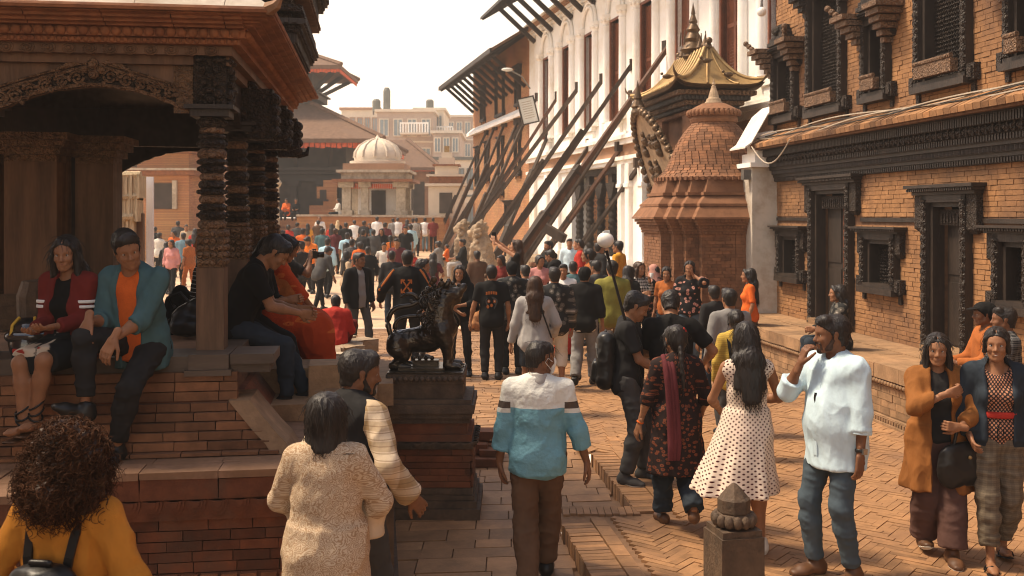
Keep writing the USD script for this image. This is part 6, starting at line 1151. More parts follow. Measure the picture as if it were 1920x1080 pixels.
# ================================================================ guardian statues, lamp arm, notice board, bulbs
def guardian(px, Y, h, label):
    X = (px - 960) / FPX * Y; T = thing('guardian_statue', label, 'statue', 'stone guardian statues between the timber props', (X, Y, 0), 60)
    b = Bag(); [bx(b, -.55 + .06 * i, .55 - .06 * i, -.55 + .06 * i, .55 - .06 * i, .22 * i, .22 * (i + 1) - .004) for i in range(4)]; put('plinth', b, 'stone', T)
    F = Fld(); z = .88; F.cone((0, -.12, z + .2), (0, 0, z + .75), .28, .24, .1); F.cone((0, .02, z + .75), (0, .12, z + 1.15), .2, .2, .08); F.cone((0, .2, z + 1.12), (0, .38, z + 1.08), .13, .1, .06); F.cone((0, .05, z + 1.3), (0, .02, z + 1.4), .12, .06, .06)
    for i in (1, -1): F.cone((i * .18, .16, z + .7), (i * .18, .24, z + .05), .12, .08, .06); F.cone((i * .24, -.15, z + .2), (i * .26, .1, z + .08), .17, .1, .06); F.cone((i * .18, .24, z + .04), (i * .18, .34, z + .03), .09, .07, .05); F.cone((i * .17, .05, z + 1.28), (i * .2, .02, z + 1.34), .06, .04, .04)
    v, f = wrinkle(F.mesh(.035), .05, (9, 9, 9), int(px)); put('body', (v, f), 'stone', T, smooth=True)
    b = Bag(); r = np.random.default_rng(int(px))
    for k in range(26): t = r.uniform(-2.6, 2.6); put('mane_curl', ball(Bag(), (.23 * math.sin(t), .05 + .1 * -math.cos(t), z + .85 + r.uniform(0, .45)), .07, 1), 'stone', T)
guardian(905, 27.5, 2.2, 'brown stone lion guardian on stepped plinth right of the smiling woman'); guardian(872, 34, 2.2, 'farther brown stone guardian, half hidden by the leaning props')
L0 = W(994, 166, 42); b = Bag(); tube(b, [L0, L0 + V(-.35, -.4, .45), L0 + V(-.8, -.9, .62)], .03, 7); LT = thing('street_lamp', 'white street lamp arm fixed to the corner of the white palace', 'lamp'); put('arm', b, 'metal_grey', LT); put('lamp_head', ball(Bag(), L0 + V(-.95, -1.0, .64), .11, 2, (2.1, 1.1, .7)), 'board_white', LT, smooth=True)
nb = W(990, 207, 39.5); NB = thing('notice_board', 'tilted white notice board hung on the corner between the two palaces', 'board', loc=nb, rz=14); Rb = rot('y', -14); bb = lambda *q: Bag().add((Rb @ (bx(Bag(), *q).v[0]).T).T, BF); put('panel', bb(-.30, .30, -.03, .03, -.48, .48), 'board_white', NB); [put('frame_rail', bb(*q), 'wood_dark', NB) for q in ((-.35, -.30, -.05, .05, -.53, .53), (.30, .35, -.05, .05, -.53, .53), (-.3, .3, -.05, .05, .48, .53), (-.3, .3, -.05, .05, -.53, -.48))]
put('bracket', bb(-.05, .05, .03, .9, -.03, .03), 'wood_dark', NB)
for z in np.arange(-.3, .35, .09): put('text_line', bb(-.2, .2, -.034, -.029, z, z + .018), 'stone', NB)
lb = W(1428, 22, 17.9); LB = thing('hanging_bulb', 'white glass bulb lamp hanging under the palace eave near the brown shutters', 'lamp'); put('globe', ball(Bag(), lb, .085, 2), 'bulb', LB, smooth=True); b = Bag(); tube(b, [lb + V(0, 0, .08), lb + V(0, 0, .17), lb + V(.12, .0, .9)], [.03, .02, .012], 7); put('socket', b, 'metal_grey', LB); b = Bag(); beam(b, lb + V(.1, 0, .9), lb + V(.62, .05, .9), .03, .03); put('bracket', b, 'metal_grey', LB)
# ================================================================ the far side of the square
def hip(b, hx, hy, z0, tx, ty, z1, th=.25):
    for (a, c, z, d, e, w) in ((hx, hy, z0 - th, tx, ty, z1 - th * .2),): pass
    hexa(b, [(-hx, -hy, z0), (hx, -hy, z0), (hx, hy, z0), (-hx, hy, z0), (-tx, -ty, z1), (tx, -ty, z1), (tx, ty, z1), (-tx, ty, z1)]); bx(b, -hx * .995, hx * .995, -hy * .995, hy * .995, z0 - th, z0 - .002); return b
def ribs(T, hx, hy, z0, tx, ty, z1, par):
    b = Bag()
    for s in (-1, 1):
        for t in (-1, 1): tube(b, [(s * hx * 1.01, t * hy * 1.01, z0 + .05), (s * tx, t * ty, z1 + .05)], .16, 6)
    put('hip_ridge', b, 'roof_tile', par)
def fringe(T, hx, hy, z, h=.45):
    for nm, q in (('front', (-hx, hx, -hy - .03, -hy + .0)), ('side', (hx - .0, hx + .03, -hy, hy)), ('side', (-hx - .03, -hx, -hy, hy))):
        b = Bag(); x0, x1, y0, y1 = q; n = 40
        for i in range(n):
            if nm == 'front': u0, u1 = x0 + (x1 - x0) * i / n, x0 + (x1 - x0) * (i + .86) / n; bx(b, u0, u1, y0, y1, z - h * (.85 + .15 * (i % 3) / 2), z)
            else: u0, u1 = y0 + (y1 - y0) * i / n, y0 + (y1 - y0) * (i + .86) / n; bx(b, x0, x1, u0, u1, z - h * (.85 + .15 * (i % 3) / 2), z)
        put('cloth_fringe', b, 'fringe', T)
def column4(T, xs, ys, z0, z1, r, m, nm='column'):
    for x in xs:
        for y in ys: b = Bag(); bx(b, x - r, x + r, y - r, y + r, z0, z1 - .3); bx(b, x - r * 1.7, x + r * 1.7, y - r * 1.7, y + r * 1.7, z1 - .3, z1); bx(b, x - r * 1.4, x + r * 1.4, y - r * 1.4, y + r * 1.4, z0 - .0, z0 + .3); put(nm, b, m, T)
PY = 64.0; sx_ = PY / FPX; PZ = lambda y: EYE + (HOR - y) * sx_; cx_ = (515 - 960) * sx_
PG = thing('pagoda_temple', 'two roofed brown pagoda temple with red cloth fringe, left across the square', 'temple', loc=(cx_, PY + 6, 0), rz=0)
h1 = (722 - 515) * (PY - 0) / FPX
b = hip(Bag(), h1, h1, PZ(262), 1.3, 1.3, PZ(178)); R1 = put('lower_roof', b, 'roof_tile', PG); ribs(PG, h1, h1, PZ(262), 1.3, 1.3, PZ(178), R1); fringe(PG, h1 * .97, h1 * .97, PZ(266))
h2 = (628 - 515) * sx_; b = hip(Bag(), h2, h2, PZ(112), .5, .5, PZ(70)); R2 = put('upper_roof', b, 'roof_tile', PG); ribs(PG, h2, h2, PZ(112), .5, .5, PZ(70), R2); fringe(PG, h2 * .97, h2 * .97, PZ(115), .4)
put('upper_storey', bx(Bag(), -1.5, 1.5, -1.5, 1.5, PZ(180), PZ(118)), 'far_dark', PG); put('balcony', bx(bx(Bag(), -1.9, 1.9, -1.9, 1.9, PZ(172), PZ(160)), -2.1, 2.1, -2.1, 2.1, PZ(160), PZ(157)), 'far_dark', PG)
for s in (-1, 1):
    for y in (-1.5, 0, 1.5): put('upper_strut', beam(Bag(), (s * 1.5, y, PZ(155)), (s * h2 * .85, y * 2, PZ(120)), .2, .25), 'wood_dark', PG)
for x in np.linspace(-5.2, 5.2, 6): put('strut', beam(Bag(), (x, -4.3, PZ(318)), (x * 1.2, -6.6, PZ(268)), .22, .3), 'wood_dark', PG)
put('sanctum', bx(Bag(), -4.2, 4.2, -4.2, 4.2, 2.3, PZ(266)), 'far_dark', PG); put('cornice', bx(bx(bx(Bag(), -4.9, 4.9, -4.9, 4.9, PZ(325), PZ(318)), -5.2, 5.2, -5.2, 5.2, PZ(318), PZ(312)), -4.6, 4.6, -4.6, 4.6, PZ(338), PZ(325.2)), 'wood_dark', PG)
column4(PG, np.linspace(-4.6, 4.6, 6), (-4.7,), 2.3, PZ(338), .22, 'wood_dark')
for i in range(4): put('plinth_step', bx(Bag(), -6 - .7 * i, 6 + .7 * i, -6 - .7 * i, 6 + .7 * i, 2.2 - .57 * (i + 1), 2.2 - .57 * i - .004), 'brick_wall_far', PG)
for k, (x0, x1, y0, y1) in enumerate(((606, 632, 403, 338), (594, 632, 372, 350), (580, 606, 403, 385))): put('broken_brick_wall', bx(Bag(), (x0 - 515) * sx_, (x1 - 515) * sx_, -6.0 - .01 * k, -5.4, PZ(y0), PZ(y1)), 'brick_wall_far', PG)
put('wall_niche', bx(bx(Bag(), (600 - 515) * sx_, (612 - 515) * sx_, -6.08, -5.95, PZ(375), PZ(356)), (597 - 515) * sx_, (616 - 515) * sx_, -6.12, -5.95, PZ(377), PZ(374)), 'wood_dark', PG)
# long brick terrace in front of the temples
TE = thing('brick_terrace', 'long low brick terrace below the domed pavilion, crowd in front', 'terrace'); tY = 52.0; tz = tY / FPX
for i, (a, c) in enumerate(((556, 660), (660, 745), (745, 835))): put('terrace_wall', bx(Bag(), (a - 960) * tz + .01, (c - 960) * tz, tY, tY + 12, -.1, EYE + (403 - 406 - i) * tz), 'brick_wall_far', TE); put('coping', bx(Bag(), (a - 960) * tz + .01, (c - 960) * tz, tY - .15, tY + 12.0, EYE + (403 - 405.8 - i) * tz, EYE + (403 - 402 - i) * tz), 'stone_pale', TE)
# domed pavilion
dY = 57.0; dz = dY / FPX; DZ = lambda y: EYE + (HOR - y) * dz; DP = thing('domed_pavilion', 'small pavilion with ribbed cream dome and four stone columns in the square', 'pavilion', loc=((708 - 960) * dz, dY, 0)); UsdGeom.Xformable(DP).AddScaleOp().Set(Gf.Vec3f(.80, .80, 1))
b = Bag(); prof = [(1.95, DZ(309)), (1.95, DZ(303)), (1.62, DZ(302)), (1.66, DZ(296)), (1.6, DZ(286)), (1.3, DZ(274)), (.75, DZ(265)), (.25, DZ(261)), (.12, DZ(257)), (0, DZ(252))]; lathe(b, prof, n=24); DM = put('dome', b, 'far_cream', DP, smooth=40)
for i in range(12): t = i * PI / 6; put('dome_rib', tube(Bag(), [((r + .03) * math.cos(t), (r + .03) * math.sin(t), z) for r, z in prof[3:8]], .07, 6), 'far_cream', DM)
for i, (h, a, c, m) in enumerate(((2.2, 338, 326, 'stone_pale'), (2.5, 326, 321, 'stone_pale'), (2.1, 321, 309, 'far_brick'), (2.75, 343, 338, 'terracotta'))): put('entablature', bx(Bag(), -h, h, -h, h, DZ(a) + .003, DZ(c)), m, DP)
column4(DP, (-1.85, 1.85), (-1.85, 1.85), 2.4, DZ(343), .3, 'stone_pale'); column4(DP, (-.6,), (-1.9,), 2.4, DZ(343), .25, 'stone_pale')
put('cella', bx(Bag(), -1.4, 1.4, 0.2, 1.5, 2.4, DZ(343)), 'whitewash', DP); put('cella_door', bx(Bag(), -.45, .55, .1, .199, 2.4, DZ(357)), 'far_dark', DP); b = Bag(); [bx(b, -1.55 + i * .13, -1.46 + i * .13, -2.0, -1.97, DZ(355), DZ(346)) for i in range(24)]; put('cloth_fringe', b, 'fringe', DP)
# brown hipped roof behind the dome
rY = 84.0; rz_ = rY / FPX; RZ = lambda y: EYE + (HOR - y) * rz_; RB = thing('hipped_pavilion', 'low pavilion with brown hipped roof right behind the domed pavilion', 'pavilion', loc=((735 - 960) * rz_, rY + 3, 0))
b = hip(Bag(), 92 * rz_, 4.2, RZ(315), 1.0, .5, RZ(258)); R3 = put('roof', b, 'roof_tile', RB); ribs(RB, 92 * rz_, 4.2, RZ(315), 1, .5, RZ(258), R3); put('body', bx(Bag(), -3.4, 3.3, -3, 3, 0, RZ(318)), 'far_brick', RB); column4(RB, np.linspace(-3.5, 3.4, 5), (-3.3,), 2.0, RZ(318), .16, 'far_dark'); fringe(RB, 80 * rz_, 4.0, RZ(317), .25)
for x in (-2.2, 0, 2.2): put('dark_opening', bx(Bag(), x - .5, x + .5, -3.06, -2.9, 2.4, 5.2), 'far_dark', RB)  # flat dark panels, shade of the openings put into their colour
# small cream shrine
sY = 56.0; sz = sY / FPX; SZ = lambda y: EYE + (HOR - y) * sz; SH = thing('cream_shrine', 'small cream and orange shrine with stepped spire beside the timber props', 'shrine', loc=((838 - 960) * sz, sY, 0))
for hw, a, c, m in ((.95, 436, 350, 'far_cream'), (1.12, 350, 345, 'far_cream'), (.9, 345, 332, 'terracotta'), (1.05, 332, 328, 'far_cream'), (.62, 328, 312, 'far_cream'), (.75, 312, 309, 'terracotta'), (.42, 309, 296, 'far_cream'), (.28, 296, 286, 'far_cream'), (.14, 286, 274, 'gold')): put('tier', bx(Bag(), -hw, hw, -hw, hw, SZ(a) + .003, SZ(c)), m, SH)
put('niche', bx(Bag(), -.35, .35, -.99, -.9, SZ(400), SZ(362)), 'far_dark', SH)
# city houses
def house(label, x0, x1, yt, Y, m, rows, cols, ybase=430, depth=10, roofm='far_cream', tank=None, para=True, wh=.55, balcony=None, name='town_house'):
    k = Y / FPX; X0, X1 = (x0 - 960) * k, (x1 - 960) * k; zt = EYE + (HOR - yt) * k; T = thing(name, label, 'building'); put('wall', bx(Bag(), X0, X1, Y, Y + depth, -.1, zt), m, T); put('roof', bx(Bag(), X0 - .25, X1 + .25, Y - .25, Y + depth, zt + .003, zt + .3), roofm, T)
    fh = (zt - 1) / rows
    for r in range(rows):
        z0 = 1 + r * fh
        if r: put('floor_band', bx(Bag(), X0 - .08, X1 + .08, Y - .12, Y, z0 - .18, z0), roofm, T)
        for c in range(cols):
            cx = X0 + (c + .5) * (X1 - X0) / cols; w = (X1 - X0) / cols * wh / 2; b = Bag(); h = fh * .55
            for q in ((cx - w - .1, cx - w, z0 + .6, z0 + .6 + h), (cx + w, cx + w + .1, z0 + .6, z0 + .6 + h), (cx - w - .1, cx + w + .1, z0 + .5, z0 + .6), (cx - w - .1, cx + w + .1, z0 + .6 + h, z0 + .72 + h), (cx - .04, cx + .04, z0 + .6, z0 + .6 + h)): bx(b, q[0], q[1], Y - .09, Y + .05, q[2], q[3])
            wn = put('window', b, roofm, T); put('pane', bx(Bag(), cx - w, cx + w, Y - .03, Y - .006, z0 + .6, z0 + .6 + h), 'far_glass', wn)
    for t in tank or []:
        tx = (t[0] - 960) * k; b = Bag(); r_ = t[2] / 2 * k; hz = (t[3]) * k; zb = EYE + (HOR - t[1]) * k; lathe(b, [(r_, 0), (r_, hz * .85), (r_ * .6, hz), (0, hz)], (tx, Y + 3, zb), 12); P = put('water_tank', b, 'tank', T); b = Bag(); [bx(b, tx + s * r_ * .7 - .06, tx + s * r_ * .7 + .06, Y + 2.9, Y + 3.1, zt, zb) for s in (-1, 1)]; put('tank_stand', b, 'far_dark', P)
    if balcony:
        for (b0, b1, yb) in balcony:
            zb = EYE + (HOR - yb) * k; xb0, xb1 = (b0 - 960) * k, (b1 - 960) * k; b = Bag(); bx(b, xb0, xb1, Y - 1.3, Y, zb - .2, zb); P = put('balcony', b, roofm, T); b = Bag(); bx(b, xb0, xb1, Y - 1.3, Y - 1.2, zb + .95, zb + 1.1)
            for x in np.arange(xb0, xb1, .3): bx(b, x, x + .13, Y - 1.28, Y - 1.2, zb, zb + .95)
            put('railing', b, 'whitewash', P)
    return T
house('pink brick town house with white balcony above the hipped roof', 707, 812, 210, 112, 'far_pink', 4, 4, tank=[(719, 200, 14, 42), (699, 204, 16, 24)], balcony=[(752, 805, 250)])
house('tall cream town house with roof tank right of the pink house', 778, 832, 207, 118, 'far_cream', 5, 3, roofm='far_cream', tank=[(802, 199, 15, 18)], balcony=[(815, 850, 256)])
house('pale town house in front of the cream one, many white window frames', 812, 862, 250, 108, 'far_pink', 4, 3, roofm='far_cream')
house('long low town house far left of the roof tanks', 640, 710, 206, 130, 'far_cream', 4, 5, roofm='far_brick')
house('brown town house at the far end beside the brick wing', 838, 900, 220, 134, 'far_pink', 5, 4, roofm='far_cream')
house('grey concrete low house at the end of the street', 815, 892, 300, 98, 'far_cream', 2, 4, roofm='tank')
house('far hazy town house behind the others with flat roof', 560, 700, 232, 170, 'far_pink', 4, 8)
# brick houses and shrine seen through the pavilion
house('dark brick house with arched window seen through the pavilion', 175, 286, 232, 52, 'far_brick', 3, 3, roofm='far_dark', wh=.4)
house('brick house behind the pavilion posts, partly hidden', 282, 420, 270, 60, 'far_brick', 2, 4, roofm='far_cream', wh=.4)
qY = 46.0; qk = qY / FPX; QZ = lambda y: EYE + (HOR - y) * qk; SQ = thing('brick_shrine', 'brick shrine with red fringed roof seen between the pavilion pillars', 'shrine', loc=((322 - 960) * qk, qY, 0))
put('body', bx(Bag(), -1.15, 1.15, -1.15, 1.15, 0, QZ(265)), 'brick_wall_far', SQ); b = hip(Bag(), 2.2, 2.2, QZ(252), .6, .6, QZ(222)); put('roof', b, 'roof_tile', SQ); fringe(SQ, 2.1, 2.1, QZ(254), .3)
for a, c, o in ((330, 322, .3), (322, 318, .45), (290, 284, .2), (284, 280, .35), (265, 258, .4)): put('cornice', bx(Bag(), -1.15 - o, 1.15 + o, -1.15 - o, 1.15 + o, QZ(a) + .002, QZ(c)), 'stone_pale' if a in (322, 265) else 'terracotta', SQ)
put('doorway', bx(Bag(), -.45, .4, -1.2, -1.1, QZ(392), QZ(345)), 'far_dark', SQ); [put('door_jamb', bx(Bag(), x, x + .2, -1.28, -1.1, QZ(392), QZ(340)), 'stone_pale', SQ) for x in (-.68, .44)]
for i in range(3): put('plinth_step', bx(Bag(), -1.9 - .4 * i, 1.9 + .4 * i, -1.9 - .4 * i, 1.9 + .4 * i, .9 - .45 * (i + 1), .9 - .45 * i), 'brick_wall_far', SQ)
for x in (-.8, .8): put('eave_strut', beam(Bag(), (x, -1.2, QZ(282)), (x * 2, -2.0, QZ(254)), .14, .16), 'wood_dark', SQ)
# pale stone pillar with figure
lY = 36.0; lk = lY / FPX; PS = thing('stone_pillar', 'pale slender stone pillar with seated figure on top behind the carved pillars', 'pillar', loc=((515 - 960) * lk, lY, 0)); lz = lambda y: EYE + (HOR - y) * lk
b = Bag(); lathe(b, [(.3, 0), (.3, .3), (.2, .4), (.16, lz(352)), (.22, lz(348)), (.26, lz(343)), (.2, lz(338))], n=8); put('shaft', b, 'stone_pale', PS); b = Bag(); lathe(b, [(.17, lz(338)), (.15, lz(328)), (.08, lz(322)), (.09, lz(316)), (.02, lz(311)), (0, lz(309))], n=10); put('figure', b, 'stone_pale', PS)
# brick house added left of the pavilion, out of frame, to deepen the shade
NB_ = thing('neighbour_house', 'added unseen brick house left of the carved pavilion, shading the foreground', 'house'); put('wall', bx(Bag(), -13, -6.4, -9, 5.6, -.14, 7.2), 'brick_wall_far', NB_); put('roof', hip(Bag(), 3.9, 8.0, 0, .5, 4.0, 2.2).xf(lambda v: v + V(-9.7, -1.7, 7.4)), 'roof_tile', NB_)
# thatched stall and red cross pole seen through the pavilion
hY = 17.0; hk = hY / FPX; hz_ = lambda y: EYE + (HOR - y) * hk; TS = thing('thatched_stall', 'stall with layered straw thatch seen through the pavilion opening', 'stall'); hx = lambda x: (x - 960) * hk
for i, (x0, x1, y0, y1) in enumerate(((196, 270, 372, 330), (196, 266, 412, 370), (196, 258, 445, 408))):
    for j in range(int((x1 - x0) / 4.6)):
        xx = hx(x0 + j * 4.6); hexa_ = bx(Bag(), xx, xx + 4.4 * hk, hY - .1 - .03 * (3 - i) + BRN.uniform(-.02, .02), hY + .1, hz_(y0 + BRN.uniform(-2, 4)), hz_(y1)); put('thatch_bundle', hexa_, 'thatch', TS)
    put('ridge_roll', tube(Bag(), [(hx(x0), hY - .14, hz_(y1)), (hx(x1), hY - .14, hz_(y1) + .02)], .06, 7), 'thatch', TS)
for x in (205, 225, 262): put('post', bx(Bag(), hx(x) - .05, hx(x) + .05, hY, hY + .1, 0, hz_(400)), 'wood_grain', TS)
put('white_panel', bx(Bag(), hx(262), hx(275), hY + .3, hY + .35, 1.2, hz_(330)), 'whitewash', TS)
CP = thing('cross_pole', 'red brown post with short cross arms beside the thatched stall', 'post'); put('post', bx(Bag(), hx(277) - .05, hx(277) + .05, 15.0, 15.1, 0, hz_(325) - .2), 'wood_red', CP); [put('arm', bx(Bag(), hx(277) - .2, hx(277) + .24, 14.98, 15.0, z, z + .07), 'wood_red', CP) for z in (2.25, 2.93)]
# haze over the square
mat_h = usdkit.material(stage, '/World/Looks/air', {'v': ('principled_volume', {'color': (.96, .91, .84), 'density': HAZE, 'anisotropy': .35})}, [], volume='v.volume')
MATS['air'] = mat_h; put('haze', bx(Bag(), -302, 302, -62, 702, -1.2, 34), 'air', kind='stuff')
# ================================================================ the people
def gzz(Y, right=False):
    if right: return 0.0
    return gz(Y) if Y < 28 else .004 + .6 * min((Y - 28) / 22, 1)
def P(label, px, Y, h, yaw, clothes, z=None, right=False, **k):
    X = (px - 960) / FPX * Y; return person(label, (X, Y, gzz(Y, right) if z is None else z), yaw, h, clothes, **k)
def sl(nm, par, mesh, m, sc, **k): b = mesh if isinstance(mesh, Bag) else Bag().add(*mesh); return put(nm, Bag().add(b.get().vertices * sc, b.get().faces), m, par, smooth=k.pop('smooth', True), **k)
def fldput(nm, par, F, h, m, sc, wr=.0): v, f = F.mesh(h); v, f = wrinkle((v, f), wr, (9, 9, 9), 4) if wr else (v, f); return put(nm, (v * sc, f), m, par, smooth=True)
def straps(B, sc, par, m='leather_black', w=.035, back=True):
    for i in (1, -1):
        q = lambda x, y, z: B.P + B.R @ V(i * x, y, z)
        pts = [q(.06, -.16, .12), q(.085, -.145, .30), q(.10, -.09, .45), q(.11, -.01, .492), q(.115, .07, .43), q(.12, .115, .30), q(.13, .08, .16)]; b = Bag()
        for p0, p1 in zip(pts, pts[1:]): beam(b, p0, p1 + unit(p1 - p0) * .006, w, .012, up=B.R @ V(0, -1, .01) if abs((p1 - p0)[2]) > .05 else (0, 0, 1))
        sl('strap', par, b, m, sc, smooth=False)
def backpack(T, B, sc, label, m='leather_black', s=1.0, low=0.0):
    T2 = thing('backpack', label, 'backpack', None, T.GetAttribute('xformOp:translate').Get(), T.GetAttribute('xformOp:rotateZ').Get()); F = Fld(); q = lambda x, y, z: B.P + B.R @ V(x * s, y, z - low); X = B.R @ V(1, 0, 0)
    [F.cone(q(x, -.2, .04), q(x * .85, -.19, .38), .085 * s, .075 * s, .03) for x in (-.09, .09)]; F.cone(q(0, -.2, .04), q(0, -.2, .38), .09 * s, .08 * s, .04); fldput('bag_body', T2, F, .012, m, sc, .012); F = Fld(); [F.cone(q(x, -.285, .05), q(x, -.28, .17), .045 * s, .04 * s, .03) for x in (-.075, 0, .075)]; fldput('pocket', T2, F, .01, m, sc, .006); put('zip', Bag().add(tube(Bag(), [q(-.13, -.265, .24), q(-.09, -.28, .32), q(0, -.285, .36), q(.09, -.28, .32), q(.13, -.265, .24)], .005, 5).get().vertices * sc, tube(Bag(), [(0, 0, i) for i in range(5)], .005, 5).get().faces), 'metal_grey', T2); F = Fld(); F.cone(q(-.04, -.2, .46), q(.04, -.2, .46), .014, None, .02); fldput('handle', T2, F, .007, m, sc); straps(B, sc, T2, m); return T2
def decal(T, B, sc, nm, polys, m, off=.0, par=None, back=True):
    """flat print laid on the back of a garment: polygons in (x, z) around the middle of the back"""
    for k, p in enumerate(polys):
        b = Bag(); extr(b, p, 0, .004); v = b.get().vertices; y = -(.118 + off) + .9 * v[:, 0] ** 2 + 0 * v[:, 2]
        w = np.stack([v[:, 0], y - v[:, 1], v[:, 2]], 1); w = B.P + (B.R @ w.T).T; put(nm, (w * sc, b.get().faces), m, par or T)
LONG = lambda m, **k: ('trousers', m, k)
# --- nearest row
def x1(T, B, sc, bp): backpack(T, B, sc, 'dark backpack with wide straps on the curly haired woman', 'leather_black', .9, .16)
P('woman with big curly brown hair in an ochre blouse, nearest at the lower left', 128, 4.1, 1.70, -6, [('shirt', 'cloth_ochre', dict(e=.03, hem=-.12, end=1.9, wr=.016, cuff=.01, res=.009, nr=.05)), LONG('cloth_darkdenim'), ('shoes', 'leather_black')], z=-.12, hair='afro', sex='f', lod=0, head=(8, -4, 3), hairmat='hair_brown', extras=x1, hands={'L': (-.3, .16, .98), 'R': (.28, .16, .95)})
def x2(T, B, sc, bp):
    F = Fld()
    for i in (1, -1): F = Fld(); a, c = B.E[i], B.E[i] + (B.Wr[i] - B.E[i]) * .5; F.cone(a, c + V(0, 0, -.02), .055, .075, .03, (), [(c, unit(B.Wr[i] - B.E[i]))]); F.cone(c, c + V(0, 0, -.14), .065, .07, .04, (), [(c + V(0, 0, -.16), V(0, 0, -1))]); fldput('bell_sleeve', T, F, .01, 'cloth_cream', sc, .008)
P('woman with straight black bob in a long cream patterned tunic', 612, 5.1, 1.675, -4, [('kurta', 'paisley', dict(uv=True, e=.026, end=1.2, cuff=.03, wr=.012, res=.009, nr=.07, nz=.03, skirt=dict(z1=.42, r0=.185, r1=.27, z0=.1, pleat=.03))), LONG('cloth_brown'), ('shoes', 'leather_brown')], z=-.12, hair='bob', sex='f', lod=0, girth=1.08, extras=x2, hands={'L': (-.1, .26, 1.06), 'R': (.12, .26, 1.04)}, elbows={'L': (-1, -.6, -.3), 'R': (1, -.6, -.3)})
P('bearded man in dark waistcoat over a beige checked shirt', 664, 5.85, 1.79, -38, [('shirt', 'plaid_beige', dict(uv=True, e=.024, end=1.93, cuff=.018, wr=.014, collar=1, res=.010)), ('vest', 'cloth_charcoal', dict(e=.036, hem=-.06, res=.010)), LONG('cloth_darkgrey'), ('shoes', 'leather_black')], z=-.12, lod=0, face=True, beard='mb', head=(34, -8, 0), hair='short', skin='skin_dark', seam=1, hands={'R': (.34, .10, .93), 'L': (-.25, .05, .9)}, girth=1.05)
def x4(T, B, sc, bp):
    F = Fld(); h = B.hp; F.cone(h(0, .092, -.03), h(0, .088, -.085), .038, .033, .03, [(B.RH @ V(1, 0, 0), 1.25)]); fldput('face_mask', T, F, .006, 'cloth_white', sc)
    for i in (1, -1): b = Bag(); tube(b, [h(i * .045, .09, -.035), h(i * .085, .0, .0), h(i * .083, -.02, -.03), h(i * .045, .075, -.085)], .0028, 5); sl('ear_loop', T, b, 'cloth_white', sc)
    F = Fld(); a2 = B.N + B.R @ V(0, -.005, .0); F.cone(a2 + V(0, -.012, -.012), a2 + V(0, -.0, .035), .078, .071, .01, (), [(a2 + V(0, 0, .035), unit(V(0, .3, 1)))]); F.cone(a2 + V(0, .015, -.02), a2 + V(0, .03, .1), .058, .066, .006, op='s'); fldput('collar', T, F, .007, 'cloth_lightgrey', sc)
P('man in pale blue and white track jacket walking away, white face mask', 1008, 7.0, 1.715, -2, [('jacket', 'track', dict(e=.022, hem=-.13, end=1.6, cuff=.012, wr=.015, res=.009, name='track_jacket')), LONG('cloth_brown', e=.022, flare=.012, wr=.013), ('shoes', 'leather_black')], z=-.12, lod=0, hair='buzz', skin='skin_dark', head=(52, -8, 0), girth=1.08, extras=x4, hands={'L': (-.27, .04, .80), 'R': (.34, .02, .84)}, feet={'L': (-.06, -.22, .10, 4, -18), 'R': (.06, .24, .075, 5, 0)}, fdir={'L': (.05, .15, -1), 'R': (.25, .15, -1)})
def x5(T, B, sc, bp):
    F = Fld(); a2 = B.N + B.R @ V(0, .0, .0); F.cone(a2 + V(0, -.012, -.015), a2 + V(0, .004, .032), .080, .070, .01, (), [(a2 + V(0, 0, .034), unit(V(0, .35, 1)))]); F.cone(a2 + V(0, .012, -.03), a2 + V(0, .03, .1), .060, .068, .006, op='s'); F.cone(a2 + V(0, .08, -.06), a2 + V(0, .1, .06), .016, .034, .006, op='s'); fldput('collar', T, F, .0065, 'cloth_paleblue', sc)
    b = Bag(); pts = [B.P + B.R @ V(*q) for q in ((0, .118, .40), (0, .152, .28), (0, .185, .14), (0, .178, .02), (0, .17, -.12))]; [beam(b, p, q, .034, .012, up=B.R @ V(0, 1, .01)) for p, q in zip(pts, pts[1:])]; sl('placket', T, b, 'cloth_paleblue', sc, smooth=False)
    F = Fld(); u = unit(B.Wr[-1] - B.E[-1]); c = B.E[-1] + (B.Wr[-1] - B.E[-1]) * .40; F.cone(c - u * .03, c + u * .03, .066, .066, .01, (), [(c + u * .022, u), (c - u * .03, -u)]); fldput('rolled_cuff', T, F, .0065, 'cloth_paleblue', sc)
    F = Fld(); w = B.Wr[-1]; u = unit(w - B.E[-1]); c = w - u * .03; F.cone(c - u * .009, c + u * .009, .0335, .0335, .004, (), [(c + u * .011, u), (c - u * .011, -u)]); W_ = fldput('wristwatch', T, F, .0045, 'leather_black', sc); b = Bag(); n = unit(np.cross(u, V(0, 1, 0))); n = V(-1, 0, 0); beam(b, c + n * .028, c + n * .041, .036, .036, up=u); sl('watch_face', W_, b, 'metal_steel', sc, smooth=False)
    q = B.P + B.R @ V(.0, .165, .25); b = Bag(); tube(b, [q + V(.0, .005, .03), q + V(.0, .012, .0), q + V(-.01, .01, -.07)], .008, 6); sl('sunglasses', T, b, 'eye_dark', sc)
